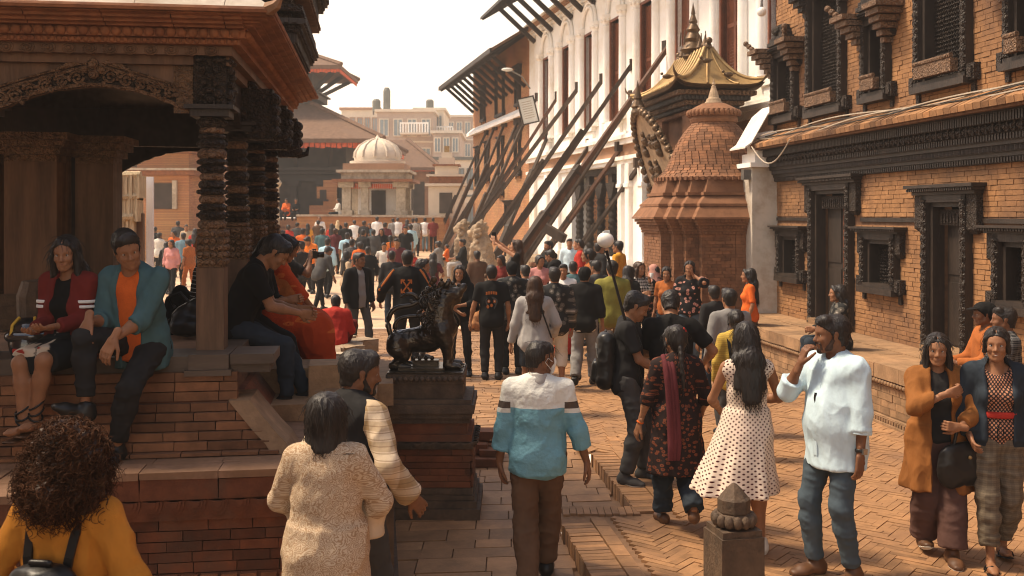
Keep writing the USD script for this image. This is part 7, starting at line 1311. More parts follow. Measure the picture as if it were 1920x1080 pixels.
P('man in pale blue shirt and jeans with hand at his mouth, right of centre', 1566, 6.85, 1.775, 118, [('shirt', 'cloth_paleblue', dict(e=.026, hem=-.20, end=1.42, cuff=.012, wr=.015, collar=1, belly=.036, res=.009, nr=.05, nz=.03)), LONG('cloth_denim', e=.006, wr=.012, flare=.006), ('shoes', 'leather_brown', dict(sole='leather_black'))], z=0, lod=0, face=True, beard='mbs', girth=1.16, head=(24, -3, 0), hair='short', skin='skin_dark', extras=x5, hands={'R': (.10, .205, 1.385), 'L': (-.24, .03, .82)}, elbows={'R': (.5, .5, -1)}, fdir={'R': (-.25, -.22, 1), 'L': (0, .08, -1)}, palm={'R': (-.4, -1, 0)}, curl=(38, 22), feet={'R': (.13, .05, .075, 14, 0), 'L': (-.12, -.03, .075, -14, 0)})
P('woman in open tan coat and wide brown trousers walking toward the camera', 1757, 7.3, 1.60, 170, [('tee', 'cloth_charcoal', dict(e=.011, end=1.0, hem=-.02, nr=.06, wr=.006)), ('coat', 'cloth_tancoat', dict(e=.034, end=1.75, open=.085, open_top=.8, wr=.014, res=.0095, skirt=dict(z1=.52, r0=.2, r1=.27, pleat=.05))), LONG('cloth_brownwide', e=.022, flare=.048, end=1.9, waist=.14, wr=.007), ('shoes', 'leather_brown', dict(sole='rubber_white'))], z=0, sex='f', lod=0, face=True, hair='long', hair_len=.2, front_hair=True, head=(12, -2, 0), hands={'R': (-.03, .2, 1.27), 'L': (-.10, .24, 1.03)}, elbows={'R': (1, .0, -.6), 'L': (-1, -.2, -.6)}, feet={'R': (.07, -.12, .10, 6, -15), 'L': (-.07, .18, .075, -4, 0)}, palm={'R': (0, -1, .2), 'L': (.2, -1, 0)}, fdir={'R': (-.9, 0, .35), 'L': (.9, .2, .1)}, curl=(65, 55))
P('woman in lattice patterned top, dark jacket and grey trousers, far right', 1868, 7.15, 1.66, 166, [('tee', 'netdots', dict(uv=True, e=.011, end=.4, hem=.01, nr=.085, nz=.02, seam=0)), ('jacket', 'cloth_darkdenim', dict(e=.03, end=1.9, open=.085, hem=-.02, wr=.014, res=.0095, name='denim_jacket')), ('trousers', 'plaid_trouser', dict(uv=True, e=.018, end=1.8, flare=.008, waist=.13, wr=.018)), ('sandals', 'leather_black')], z=0, sex='f', lod=0, face=True, smile=True, feet_bare=True, hair='pony', head=(14, 0, 0), seam=-1, hands={'L': (-.27, .0, .84), 'R': (.2, .12, .93)}, feet={'R': (.07, .16, .075, 6, 0), 'L': (-.07, -.14, .09, -4, -12)},
  extras=lambda T, B, sc, bp: (sl('waistband', T, lathe(Bag(), [(.122, 1.06), (.126, 1.07), (.126, 1.095), (.122, 1.105)], (0, .006, 0), 24, 1.28, 1.02), 'cloth_red', sc), [sl('drawstring', T, tube(Bag(), [(0, .128, 1.04), (s * .02, .135, .98), (s * .015, .13, .92)], .005, 5), 'cloth_black', sc) for s in (-1, 1)]))
HB = thing('handbag', 'black leather handbag carried between the two women at the right', 'bag', loc=((1806 - 960) / FPX * 7.15, 7.12, .0), rz=8)
F = Fld(); F.cone((-.1, 0, .72), (.1, 0, .74), .10, .10, .04, [((0, 1, 0), .5), ((0, 0, 1), 1.25)]); F.cone((-.1, 0, .62), (.1, 0, .64), .09, .09, .04, [((0, 1, 0), .55)]); fldput('bag_body', HB, F, .012, 'leather_black', 1, .01); put('handle', tube(Bag(), [(-.09, 0, .82), (-.06, .0, .95), (0, 0, 1.0), (.06, 0, .95), (.09, 0, .82)], .012, 7), 'leather_black', HB, smooth=True); put('clasp', ball(Bag(), (0, -.06, .76), .014, 1), 'gold', HB)
P('woman in cream polka dot dress with long dark wavy hair, seen from behind', 1400, 7.35, 1.675, 3, [('dress', 'polka', dict(uv=True, e=.011, wr=.008, nr=.075, ny=.0, res=.009, skirt=dict(z1=.455, z0=.12, r0=.155, r1=.31, pleat=.07, n=8, sway=(-.09, 0), ry=.9))), ('shoes', 'cloth_offwhite', dict(sole='rubber_white'))], z=0, sex='f', lod=0, hair='long', hair_len=.27, head=(10, -8, 0), hairmat='hair_dark', hands={'L': (-.13, .28, 1.0), 'R': (.13, .28, 1.08)}, elbows={'L': (-1, -.5, -.8), 'R': (1, -.5, -.8)}, feet={'R': (.11, .02, .075, 8, 0), 'L': (-.05, .16, .075, -8, 0)})
def x9(T, B, sc, bp):
    b = Bag(); pts = [B.P + B.R @ V(*q) for q in ((-.03, .12, .34), (-.07, .07, .46), (-.09, -.02, .51), (-.10, -.12, .44), (-.09, -.155, .28), (-.075, -.165, .05), (-.07, -.18, -.2), (-.075, -.18, -.32))]
    for j in (-1, 0, 1): tube(b, [p + B.R @ V(j * .03, -.004 * abs(j), 0) for p in pts], [.02, .024, .026, .026, .026, .028, .03, .024], 8)
    sl('shawl', T, b, 'cloth_maroon', sc); b = Bag(); [ball(b, B.hp(.03 + .02 * math.cos(t), -.1 - .003, .07 + .02 * math.sin(t)), .014, 1) for t in np.linspace(0, 5, 5)]; sl('flower', T, b, 'cloth_red', sc); w = B.Wr[-1]; u = unit(w - B.E[-1]); F = Fld(); F.cone(w - u * .03, w - u * .022, .032, .032, .004, (), [(w - u * .018, u), (w - u * .034, -u)]); fldput('bangle', T, F, .005, 'cloth_orange', sc)
P('woman in dark flowered tunic with braid and red hair flower, stepping away', 1268, 7.95, 1.585, 8, [('kurta', 'floral_dark', dict(uv=True, e=.022, end=1.25, cuff=.008, wr=.012, res=.010, skirt=dict(z1=.47, r0=.185, r1=.255, pleat=.03))), LONG('cloth_darkdenim', e=.022, flare=.02, wr=.02), ('shoes', 'leather_brown', dict(lift=0))], z=0, sex='f', lod=0, hair='braid', hair_len=.22, girth=1.05, head=(-10, -6, 0), extras=x9, hands={'L': (-.33, .06, .78), 'R': (.25, .12, .9)}, feet={'L': (-.07, .16, .075, -4, 0), 'R': (.06, -.30, .21, 4, -62)})
# --- middle group on the right
def x10(T, B, sc, bp):
    backpack(T, B, sc, 'black backpack on the man in black tee holding the globe pole', 'leather_black', 1.05, .06)
    loc = np.array(T.GetAttribute('xformOp:translate').Get()); T2 = thing('globe_lantern', 'white round globe lantern on a long black pole held upright in the crowd', 'lantern'); a, c = W(1137, 470, 9.3), W(1226, 800, 9.15); put('pole', tube(Bag(), [a, c], .0135, 8), 'leather_black', T2); put('globe', ball(Bag(), W(1135, 450, 9.3), .078, 3, (1, 1, .93)), 'bulb', T2, smooth=True); put('cap', beam(Bag(), W(1131, 437, 9.3), W(1137, 435, 9.3) + V(.03, 0, 0), .06, .035), 'board_white', T2)
P('man in black tee and grey jeans with black backpack, looking down to the right', 1178, 9.35, 1.755, -98, [('tee', 'cloth_charcoal', dict(e=.018, hem=-.10, wr=.012)), LONG('cloth_darkgrey', e=.016, flare=.01, wr=.009), ('shoes', 'cloth_darkgrey', dict(sole='rubber_white'))], z=0, lod=0, face=True, head=(0, -28, 0), extras=x10, hands={'R': (.10, .30, .99), 'L': (-.02, .30, 1.2)}, elbows={'R': (.6, -.6, -.6), 'L': (-.6, -.2, -.8)}, feet={'R': (.12, -.02, .075, 30, 0), 'L': (-.1, .14, .075, 8, 0)}, curl=(60, 60), fdir={'R': (-.1, 1, -.1), 'L': (.1, 1, 0)})
P('broad man in plain black tee with bowed head beside the backpack man', 1258, 9.35, 1.77, -6, [('tee', 'cloth_black', dict(e=.022, hem=-.12, wr=.012)), LONG('cloth_darkdenim', e=.018), ('shoes', 'leather_black', dict(sole='rubber_white'))], z=0, lod=0, bow=22, head=(0, -14, 0), girth=1.06, hands={'L': (-.12, .3, 1.06), 'R': (.3, .18, 1.02)}, elbows={'L': (-1, -.5, -.7), 'R': (1, -.5, -.6)})
P('man in light grey shirt with black hair before the brick pier', 1368, 11.3, 1.63, 8, [('shirt', 'cloth_grey', dict(e=.02)), LONG('cloth_darkgrey'), ('shoes', 'leather_black')], z=0, hair='short', lod=1)
P('short person in yellow striped top with dark shoulder bag near the grey shirted man', 1380, 10.2, 1.50, -4, [('shirt', 'stripes_yellow', dict(uv=True, e=.018)), LONG('cloth_darkgrey'), ('shoes', 'leather_black')], z=0, sex='f', hair='bun', lod=1, extras=lambda T, B, sc, bp: straps(B, sc, T, 'cloth_black'))
def x12(T, B, sc, bp):
    r = np.random.default_rng(2); pz0 = .21
    decal(T, B, sc, 'printed_face', [[(.085 * math.cos(t) * (1 + .18 * math.sin(3 * t)), pz0 + .10 * math.sin(t)) for t in np.linspace(0, 2 * PI, 22)[:-1]]], 'cloth_darkgrey', .014)
    decal(T, B, sc, 'printed_mark', [[(x + .022 * math.cos(t), z + .026 * math.sin(t)) for t in np.linspace(0, 6.0, 9)] for x, z in ((-.04, pz0 + .03), (.045, pz0 + .03), (0, pz0 - .03), (-.055, pz0 - .05))], 'cloth_rust', .018); decal(T, B, sc, 'printed_eye', [[(x + .008 * math.cos(t), pz0 + .032 + .008 * math.sin(t)) for t in np.linspace(0, 5.6, 7)] for x in (-.04, .045)], 'cloth_offwhite', .022)
    decal(T, B, sc, 'printed_letter', [[(x, .345 - 2 * x * x), (x + .026, .345 - 2 * (x + .02) ** 2), (x + .026, .39 - 2 * (x + .02) ** 2), (x, .39 - 2 * x * x)] for x in (-.085, -.05, -.015, .02, .055)], 'cloth_rust', .016)
P('man in black tee with big printed animal face on the back', 922, 15.1, 1.70, 0, [('tee', 'cloth_black', dict(e=.022, hem=-.12)), LONG('cloth_charcoal', e=.016), ('shoes', 'leather_black')], z=gz(15.1), lod=1, extras=x12, hands={'L': (-.32, .05, .86)})
P('man in backward dark cap and grey jacket beside the printed tee', 960, 15.6, 1.74, 6, [('jacket', 'camo', dict(uv=True, e=.024, hood=1)), LONG('cloth_charcoal'), ('shoes', 'leather_black')], lod=1, hair='cap', capmat='cloth_black', right=True)
P('long haired woman in grey hooded top and denim shorts seen from behind', 1003, 12.5, 1.70, 0, [('jacket', 'cloth_lightgrey', dict(e=.03, hem=-.06, name='hooded_top', wr=.014)), ('trousers', 'cloth_darkdenim', dict(end=.75, e=.022, name='shorts')), ('shoes', 'cloth_offwhite')], right=True, sex='f', hair='long', hair_len=.24, hairmat='hair_brown', lod=1, extras=lambda T, B, sc, bp: sl('bag_strap', T, tube(Bag(), [B.P + B.R @ V(*q) for q in ((.05, -.1, .49), (.1, -.16, .3), (.2, -.12, .02))], .011, 6), 'leather_black', sc), hands={'L': (-.3, .08, .84), 'R': (.24, .16, .95)})
def x15(T, B, sc, bp):
    F = Fld(); F.cone(B.N + V(-.07, .0, .02), B.P + V(-.24, .03, .12), .06, .08, .05, [((0, 1, 0), 1.2)]); F.cone(B.hp(0, -.08, .02), B.P + V(-.18, -.1, .2), .09, .11, .06); F.cone(B.hp(-.06, -.03, .0), B.N + V(-.13, .02, -.06), .04, .06, .05); fldput('draped_shawl', T, F, .015, 'cloth_black', sc, .012)
P('smiling woman with dark shawl and black leggings behind the lion statue', 862, 15.5, 1.68, 176, [('tee', 'cloth_black', dict(e=.018, end=1.4, nr=.085)), LONG('cloth_charcoal', e=.008, flare=0), ('shoes', 'leather_black')], sex='f', lod=1, face=True, smile=True, hair='long', extras=x15, hands={'L': (.02, .2, 1.08), 'R': (.0, .22, 1.0)}, elbows={'L': (-1, 0, -.6), 'R': (1, 0, -.6)}, feet={'L': (-.14, 0, .075, -12, 0), 'R': (.12, .05, .075, 12, 0)})
def x16(T, B, sc, bp):
    c = .27
    for s in (1, -1): b_ = [(-.075, c - s * .09), (-.06, c - s * .105), (.075, c + s * .075), (.06, c + s * .09)]; decal(T, B, sc, 'arrow_bar', [b_ if s > 0 else b_[::-1]], 'cloth_rust', .033)
    for sx in (1, -1):
        for sz in (1, -1): x, z = sx * .08, c + sz * .095; p = [(x, z), (x - sx * .06, z), (x - sx * .06, z - sz * .018), (x - sx * .018, z - sz * .018), (x - sx * .018, z - sz * .06), (x, z - sz * .06)]; decal(T, B, sc, 'arrow_head', [p if sx * sz < 0 else p[::-1]], 'cloth_rust', .034)
    for i in (1, -1): b = Bag(); tube(b, [B.S[i] + V(0, -.05, .055), B.S[i] + V(i * .05, -.065, .0), B.E[i] + V(i * .03, -.06, 0), B.Wr[i] + V(i * .03, -.03, .02)], .022, 7); sl('sleeve_stripe', T, b, 'cloth_rust', sc)
P('man in black jacket with orange crossed arrows printed on the back', 764, 15.2, 1.80, 0, [('jacket', 'cloth_black', dict(e=.034, hem=-.12, collar=1)), LONG('cloth_charcoal'), ('shoes', 'leather_black')], z=.12, lod=1, extras=x16, hands={'L': (-.40, .1, .98), 'R': (.33, .14, 1.0)})
P('curly haired youth in profile beside the crossed arrows jacket', 791, 17.2, 1.70, -85, [('shirt', 'cloth_charcoal'), LONG('cloth_darkgrey'), ('shoes', 'leather_black')], hair='curlyshort', lod=1, face=True)
P('young man in open black blazer and grey tee looking right', 672, 17.8, 1.785, -140, [('tee', 'cloth_grey', dict(e=.012, hem=-.14)), ('jacket', 'cloth_black', dict(e=.024, open=.075, open_top=.8, hem=-.16, name='blazer')), LONG('cloth_darkgrey', e=.008), ('shoes', 'leather_black')], lod=1, face=True, skin='skin_dark', head=(-22, 0, 0), feet={'L': (-.14, .14, .075, -10, 0), 'R': (.1, -.1, .075, 10, 0)})
P('child in bright red hooded top crouching on the stones', 628, 13.6, 1.35, 6, [('jacket', 'cloth_red', dict(e=.045, hood=1, hem=-.03)), LONG('cloth_darkred'), ('shoes', 'leather_black')], z=.60, sit=.22, lean=18, lod=1, feet={'L': (-.16, .22, .08, -15, 0), 'R': (.16, .22, .08, 15, 0)}, knees={'L': (-.6, .6, 1), 'R': (.6, .6, 1)}, hands={'L': (-.15, .35, .35), 'R': (.15, .35, .35)})
P('man in dark baseball cap with jacket over a pale tee, mid crowd', 1096, 14.6, 1.71, -15, [('tee', 'cloth_offwhite', dict(e=.014, hem=-.14)), ('jacket', 'cloth_black', dict(e=.026, hem=.14, end=1.5)), LONG('cloth_grey', e=.024, flare=.016, wr=.01), ('shoes', 'leather_black')], z=0, lod=1, hair='cap', feet={'L': (-.1, -.2, .12, 5, -25), 'R': (.1, .15, .075, 5, 0)})
P('man in olive shirt and khaki trousers behind the globe pole', 1148, 15.0, 1.78, 0, [('shirt', 'cloth_olive', dict(e=.024)), LONG('cloth_khaki'), ('shoes', 'leather_brown')], z=0, lod=1, hair='short', girth=1.05)
P('person in black and white camouflage jacket, back to the camera', 1040, 14.2, 1.72, 4, [('jacket', 'camo', dict(uv=True)), ('trousers', 'cloth_offwhite', dict(end=1.1, e=.03, name='shorts')), ('shoes', 'leather_black')], z=0, lod=1, hair='short')
P('man in white collar with dark hair facing the camera mid crowd', 1056, 17.2, 1.62, 176, [('shirt', 'cloth_white'), LONG('cloth_red'), ('shoes', 'leather_black')], z=0, lod=1, face=True)
P('woman in rust top seen in profile left of the globe pole', 1104, 18.4, 1.74, 92, [('shirt', 'cloth_rust'), LONG('cloth_darkred'), ('shoes', 'leather_black')], z=.1, sex='f', lod=1, hair='bun', face=True)
P('tall light skinned man in red shirt in profile before the dark arcade', 1087, 21.5, 1.80, 84, [('tee', 'cloth_red', dict(end=.9)), LONG('cloth_darkgrey'), ('shoes', 'leather_black')], z=.16, lod=1, hair='buzz', skin='skin_light', face=True)
P('man in mustard tee standing behind the globe lantern', 1160, 20.8, 1.72, 60, [('tee', 'cloth_mustard', dict(end=.9)), LONG('cloth_charcoal'), ('shoes', 'leather_black')], z=.2, lod=1)
P('dark jacketed man at the foot of the white pilaster', 1123, 22.5, 1.74, -60, [('jacket', 'cloth_charcoal'), LONG('cloth_black'), ('shoes', 'leather_black')], z=.1, lod=2)
P('boy in light blue shirt in front of the dark arcade', 1068, 24.5, 1.58, 178, [('shirt', 'cloth_paleblue'), LONG('cloth_black'), ('shoes', 'leather_black')], z=.3, lod=2)
def x32(T, B, sc, bp): b = Bag(); c = (B.Wr[1] + B.Wr[-1]) / 2 + B.fd[1] * .09; beam(b, c + V(0, 0, -.07), c + V(0, 0, .08), .012, .08, up=(0, 1, 0)); sl('phone', T, b, 'eye_dark', sc, smooth=False)
P('woman in black tank top raising her phone with both arms to photograph', 968, 19.5, 1.68, 84, [('tee', 'cloth_black', dict(end=.12, nr=.095)), LONG('cloth_darkdenim'), ('shoes', 'leather_black')], z=.3, sex='f', lod=1, face=True, hair='long', hairmat='hair_brown', skin='skin_light', extras=x32, hands={'L': (-.05, .44, 1.66), 'R': (.05, .42, 1.7)}, fdir={'L': (.2, .2, 1), 'R': (-.2, .2, 1)}, elbows={'L': (-.5, 0, -1), 'R': (.5, 0, -1)}, head=(0, 8, 0))
P('seated person in dark hooded jacket leaning by the timber props', 1052, 20.5, 1.65, 70, [('jacket', 'cloth_black', dict(hood=1)), LONG('cloth_charcoal'), ('shoes', 'leather_black')], z=.55, sit=.5, lod=1, feet={'L': (-.1, .42, .08, 0, 0), 'R': (.1, .42, .08, 0, 0)}, hands={'L': (-.1, .4, .8), 'R': (.1, .4, .8)}, lean=20)
P('bearded man sitting in black jacket under the crossing timbers', 1030, 22.5, 1.68, 120, [('jacket', 'cloth_black'), LONG('cloth_darkgrey'), ('shoes', 'leather_black')], z=.62, sit=.5, lod=1, beard='mb', feet={'L': (-.1, .42, .08, 0, 0), 'R': (.1, .42, .08, 0, 0)}, hands={'L': (-.1, .4, .75), 'R': (.1, .4, .75)})
P('woman in black and white checked shirt drinking from a cup', 1198, 17.4, 1.65, -150, [('shirt', 'plaid_bw', dict(uv=True)), LONG('cloth_black'), ('shoes', 'leather_black')], z=0, sex='f', lod=1, face=True, seam=-1, hair='long', hairmat='hair_brown', front_hair=True, hands={'L': (-.05, .24, 1.36), 'R': (.1, .25, 1.15)}, extras=lambda T, B, sc, bp: sl('cup', T, lathe(Bag(), [(.028, 0), (.038, .09)], B.Wr[-1] + V(.0, .06, .06), 12), 'board_white', sc))
P('woman in black flowered blouse and jeans with hand to her face', 1293, 16.6, 1.70, 172, [('tee', 'floral_black', dict(uv=True, e=.03, end=1.0, cuff=.03, nr=.08)), LONG('cloth_denim'), ('shoes', 'leather_black')], z=0, sex='f', lod=1, face=True, seam=-1, hair='bun', hands={'L': (-.05, .14, 1.48)}, elbows={'L': (-1, .2, -.8)}, fdir={'L': (.5, 0, 1)}, head=(8, 0, 0))
P('girl in orange top with long black hair in profile by the white pier', 1405, 16.2, 1.60, 82, [('tee', 'cloth_orange', dict(end=.9)), ('skirt', 'cloth_brown', dict(z1=.3, r1=.22)), ('shoes', 'leather_black')], z=0, sex='f', lod=1, face=True, hair='long', hair_len=.3)
P('hooded figure in black flowered shawl standing at the pier corner', 1226, 18.0, 1.55, 60, [('kurta', 'floral_black', dict(uv=True, e=.03, skirt=dict(z1=.2, r1=.26))), ('shoes', 'leather_black')], z=0, sex='f', lod=1, hair='long', extras=lambda T, B, sc, bp: fldput('head_shawl', T, Fld().cone(B.hp(0, -.02, .06), B.P + V(0, -.05, .2), .10, .2, .05), .018, 'floral_black', sc))
# --- people on the stone bench
seat = dict(sit=.52, feet={'L': (-.1, .46, .075, -6, 0), 'R': (.1, .44, .075, 6, 0)}, hands={'L': (-.1, .34, .68), 'R': (.1, .34, .66)})
def on_bench(label, px, dY, h, yaw, clothes, **k): Y = 5.878 / ((px - 960) / FPX + .128) - dY; return P(label, px, Y, h, yaw, clothes, z=.70 - .40 * h / 1.7, **{**seat, **k})
on_bench('girl with long black hair sitting on the bench beside the left door', 1573, -.25, 1.6, 84, [('jacket', 'camo', dict(uv=True)), LONG('cloth_darkdenim'), ('shoes', 'leather_black')], sex='f', lod=1, face=True, hair='long', hair_len=.3)
on_bench('man in dark flat cap and rust shirt sitting on the bench at the right', 1850, -.30, 1.68, 86, [('shirt', 'cloth_rust', dict(e=.02)), LONG('cloth_darkgrey'), ('shoes', 'leather_black')], lod=0, face=True, hair='cap', skin='skin_dark')
on_bench('man in grey checked shirt sitting on the bench at the right edge', 1886, -.15, 1.66, 80, [('shirt', 'plaid_dark', dict(uv=True, e=.02)), LONG('cloth_darkgrey'), ('shoes', 'leather_black')], lod=0, hair='short', skin='skin_dark')
# --- people sitting on the pavilion
P('young woman in dark red cardigan and flowered skirt sitting on the pavilion edge', 136, 6.78, 1.60, 172, [('tee', 'cloth_black', dict(e=.010, nr=.075)), ('jacket', 'cloth_darkred', dict(e=.022, open=.06, hem=-.06, end=1.8, name='cardigan', wr=.012)), ('skirt', 'floral_skirt', dict(uv=True, lap=.03, end=.95))], z=.87, sit=.77, sex='f', lod=0, face=True, feet_bare=True, hair='long', hair_len=.26, front_hair=True, head=(-16, -2, 0), lean=6, elbows={'R': (.2, -1, -.7), 'L': (-.2, -1, -.7)}, hands={'R': (.08, .34, .90), 'L': (-.06, .34, .92)}, palm={'R': (-.3, 0, 1), 'L': (.3, 0, 1)}, feet={'L': (.03, .40, .30, -8, -12), 'R': (.09, .43, .27, 10, -12)}, knees={'L': (.0, 1, .3), 'R': (.1, 1, .3)},
  extras=lambda T, B, sc, bp: ([sl('sandal_lace', T, tube(Bag(), [B.A[i] + (B.K[i] - B.A[i]) * z + V(.045 * math.cos(t), .048 * math.sin(t), .03 * math.cos(t + z * 9)) for t in np.linspace(0, 2 * PI, 13)], .0075, 5), 'leather_black', sc) for i in (1, -1) for z in (.06, .16, .26)], [sl('sleeve_band', T, lathe(Bag(), [(.072, -.008), (.077, -.004), (.077, .010), (.072, .014)], B.S[i] + (B.E[i] - B.S[i]) * .5 + V(0, 0, dz), 16), 'cloth_white', sc) for i in (1, -1) for dz in (0, -.035)], [sl('sandal', T, bx(Bag(), *(B.A[i][0] - .04, B.A[i][0] + .04, B.A[i][1] - .05, B.A[i][1] + .17, B.A[i][2] - .09, B.A[i][2] - .075)), 'leather_brown', sc) for i in (1, -1)]))
P('young man in open denim shirt over orange tee sitting on the pavilion edge', 266, 6.82, 1.75, 176, [('tee', 'cloth_orange', dict(e=.008, hem=-.10, nr=.06, end=.2, wr=.004)), ('shirt', 'cloth_teal', dict(e=.019, open=.065, open_top=1.1, hem=-.16, end=1.35, cuff=.012, wr=.016, collar=0, name='denim_shirt', res=.0095)), LONG('cloth_charcoal', e=.012, end=1.85, wr=.014), ('shoes', 'leather_black')], z=.87, sit=.70, lod=0, face=True, skin='skin', head=(-38, -6, 4), lean=14, twist=-6, elbows={'R': (.15, -1, -.7), 'L': (-.25, -1, -.6)}, hands={'R': (.17, .38, .88), 'L': (-.02, .44, .78)}, fdir={'R': (-.1, .5, -.8), 'L': (.3, .35, -.8)}, palm={'R': (0, -.6, -.4), 'L': (0, -.6, -.4)}, feet={'L': (.03, .30, .075, -6, 0), 'R': (.17, .42, .36, 55, -25)}, knees={'L': (-.25, 1, .4), 'R': (.25, 1, .4)}, hair='short')
P('man in black tee sitting in profile behind the front pillar, jeans and canvas shoes', 436, 8.05, 1.74, -82, [('tee', 'cloth_black', dict(e=.016)), LONG('cloth_darkdenim', e=.01, wr=.014), ('shoes', 'cloth_charcoal', dict(sole='rubber_white'))], z=.87, sit=.70, lod=0, face=True, lean=26, head=(0, -14, 0), hands={'R': (.05, .52, .78), 'L': (-.06, .5, .80)}, feet={'R': (.08, .42, .12, 10, 14), 'L': (-.06, .56, .12, 5, 18)})
P('young woman in black sitting behind the man in profile, face toward camera', 456, 8.75, 1.62, -100, [('tee', 'cloth_black', dict(e=.016, end=1.4)), LONG('cloth_black', e=.01), ('shoes', 'leather_black')], z=.87, sit=.73, sex='f', lod=0, face=True, lean=22, head=(35, -6, 10), hair='long', hair_len=.2, hands={'R': (.05, .45, .9), 'L': (-.05, .45, .9)}, feet={'R': (.08, .5, .12, 10, 10), 'L': (-.06, .5, .12, 5, 10)})
def x24(T, B, sc, bp):
    F = Fld(); F.cone(B.hp(0, -.055, .02), B.N + V(0, -.09, -.02), .09, .12, .05); F.cone(B.N + V(0, -.07, -.05), B.P + V(.02, -.12, .12), .13, .17, .06, [((1, 0, 0), 1.25)]); F.cone(B.N + V(.1, .0, -.03), B.P + V(.1, .18, .1), .08, .12, .06); fldput('sari_drape', T, F, .012, 'cloth_rust', sc, .018)
P('woman wrapped in an orange sari sitting on the pavilion side, back turned', 503, 9.35, 1.62, -62, [('kurta', 'sari_print', dict(uv=True, e=.03, end=1.4)), ('skirt', 'sari_print', dict(uv=True, lap=.09, end=1.9, name='sari_skirt', wr=.02))], z=.98, sit=.60, sex='f', lod=0, hair='long', hair_len=.1, lean=12, head=(10, -14, 0), extras=x24, hands={'R': (.12, .42, .62), 'L': (-.12, .42, .62)}, feet={'R': (.1, .52, .05, 8, 0), 'L': (-.08, .55, .05, 0, 0)}, feet_bare=True)
def x23(T, B, sc, bp):
    c = (B.Wr[1] + B.Wr[-1]) / 2 + V(0, .05, .04); b = Bag(); bx(b, c[0] - .07, c[0] + .07, c[1] - .03, c[1] + .03, c[2] - .045, c[2] + .045); bx(b, c[0] - .025, c[0] + .025, c[1] - .03, c[1] + .02, c[2] + .045, c[2] + .075); CM = sl('camera', T, b, 'leather_black', sc, smooth=False); b = Bag(); tube(b, [c + V(0, .03, 0), c + V(0, .12, 0)], [.036, .04], 14); sl('lens', CM, b, 'eye_dark', sc)
P('photographer in dark cap aiming a camera with both hands behind the sari', 538, 13.0, 1.74, -70, [('tee', 'cloth_charcoal', dict(e=.018)), LONG('cloth_denimlight'), ('shoes', 'leather_black')], z=.44, lod=1, hair='cap', skin='skin_dark', extras=x23, hands={'L': (-.06, .3, 1.42), 'R': (.07, .28, 1.42)}, elbows={'L': (-.6, .2, -1), 'R': (.6, .2, -1)})
PTF = thing('viewing_step', 'brick step under the photographer behind the pavilion', 'step'); put('block', bx(Bag(), -3.9, -2.4, 12.4, 15.4, -.1, .43), 'brick_dark', PTF)
P('person in black and white striped shirt hidden behind the front pillar', 384, 8.6, 1.65, 120, [('shirt', 'stripes_bw', dict(uv=True, e=.02)), LONG('cloth_black'), ('shoes', 'leather_black')], z=1.04, sit=.56, lod=1, lean=-4, feet={'L': (-.2, .35, .5, 0, 0), 'R': (.2, .35, .5, 0, 0)}, knees={'L': (-1, .3, .6), 'R': (1, .3, .6)})
# helmet and day pack on the pavilion floor
HL = thing('motorcycle_helmet', 'shiny black motorcycle helmet with yellow stripes on the pavilion ledge', 'helmet', loc=(-3.30, 6.92, 1.49), rz=186)
F = Fld(); F.cone((0, 0, .135), (0, -.02, .13), .13, None, .03); F.cone((0, .03, .07), (0, .05, .06), .10, None, .05); F.cone((0, -.03, .05), (0, -.03, .03), .115, None, .04); F.cuts.append((V(0, 0, .0), V(0, 0, -1))); fldput('shell', HL, F, .008, 'helmet_black', 1)
F = Fld(); F.cone((-.05, .06, .14), (.05, .06, .14), .085, None, .02, [((0, 0, 1), .6)]); fldput('visor', HL, F, .007, 'helmet_visor', 1)
for s in (-1, 1): put('stripe', tube(Bag(), [(s * .05, .03, .262), (s * .075, .09, .215), (s * .07, .13, .15)], .011, 6), 'cloth_yellow', HL, smooth=True)
put('chin_vent', bx(Bag(), -.05, .05, .135, .155, .04, .065), 'cloth_red', HL)
DPK = thing('day_pack', 'black day pack lying on the pavilion floor behind the front pillar', 'backpack', loc=((352 - 960) / FPX * 8.0, 8.0, 1.478)); F = Fld(); F.cone((0, 0, .14), (.08, 0, .2), .13, .12, .05, [((0, 1, 0), .8)]); F.cone((-.05, -.08, .1), (.08, -.08, .1), .07, None, .04); fldput('bag_body', DPK, F, .012, 'leather_black', 1, .012); put('strap', tube(Bag(), [(-.1, .0, .24), (-.16, 0, .32), (-.06, 0, .36), (0, 0, .29)], .014, 6), 'leather_black', DPK, smooth=True)
# dog resting near the props
DG = thing('dog', 'brown dog sitting near the feet of the timber props', 'dog', loc=((898 - 960) / FPX * 21.5, 21.5, .0), rz=-60); F = Fld(); F.cone((0, -.22, .14), (0, .02, .34), .13, .12, .08); F.cone((0, .02, .36), (0, .1, .5), .09, .08, .06); F.cone((0, .1, .54), (0, .14, .54), .078, None, .04); F.cone((0, .16, .52), (0, .27, .49), .045, .03, .03)
for i in (1, -1): F.cone((i * .07, .05, .3), (i * .07, .1, .03), .045, .03, .03); F.cone((i * .07, .1, .025), (i * .07, .15, .02), .03, None, .02); F.cone((i * .1, -.2, .14), (i * .12, -.06, .12), .09, .06, .04); F.cone((i * .12, -.06, .1), (i * .12, -.14, .03), .045, .03, .03); F.cone((i * .12, -.14, .025), (i * .12, -.0, .022), .03, None, .02); F.cone((i * .055, .09, .6), (i * .065, .08, .66), .025, .008, .02)
F.cone((0, -.32, .06), (.1, -.5, .04), .03, .015, .02); fldput('body', DG, F, .014, 'dog_fur', 1, .006)
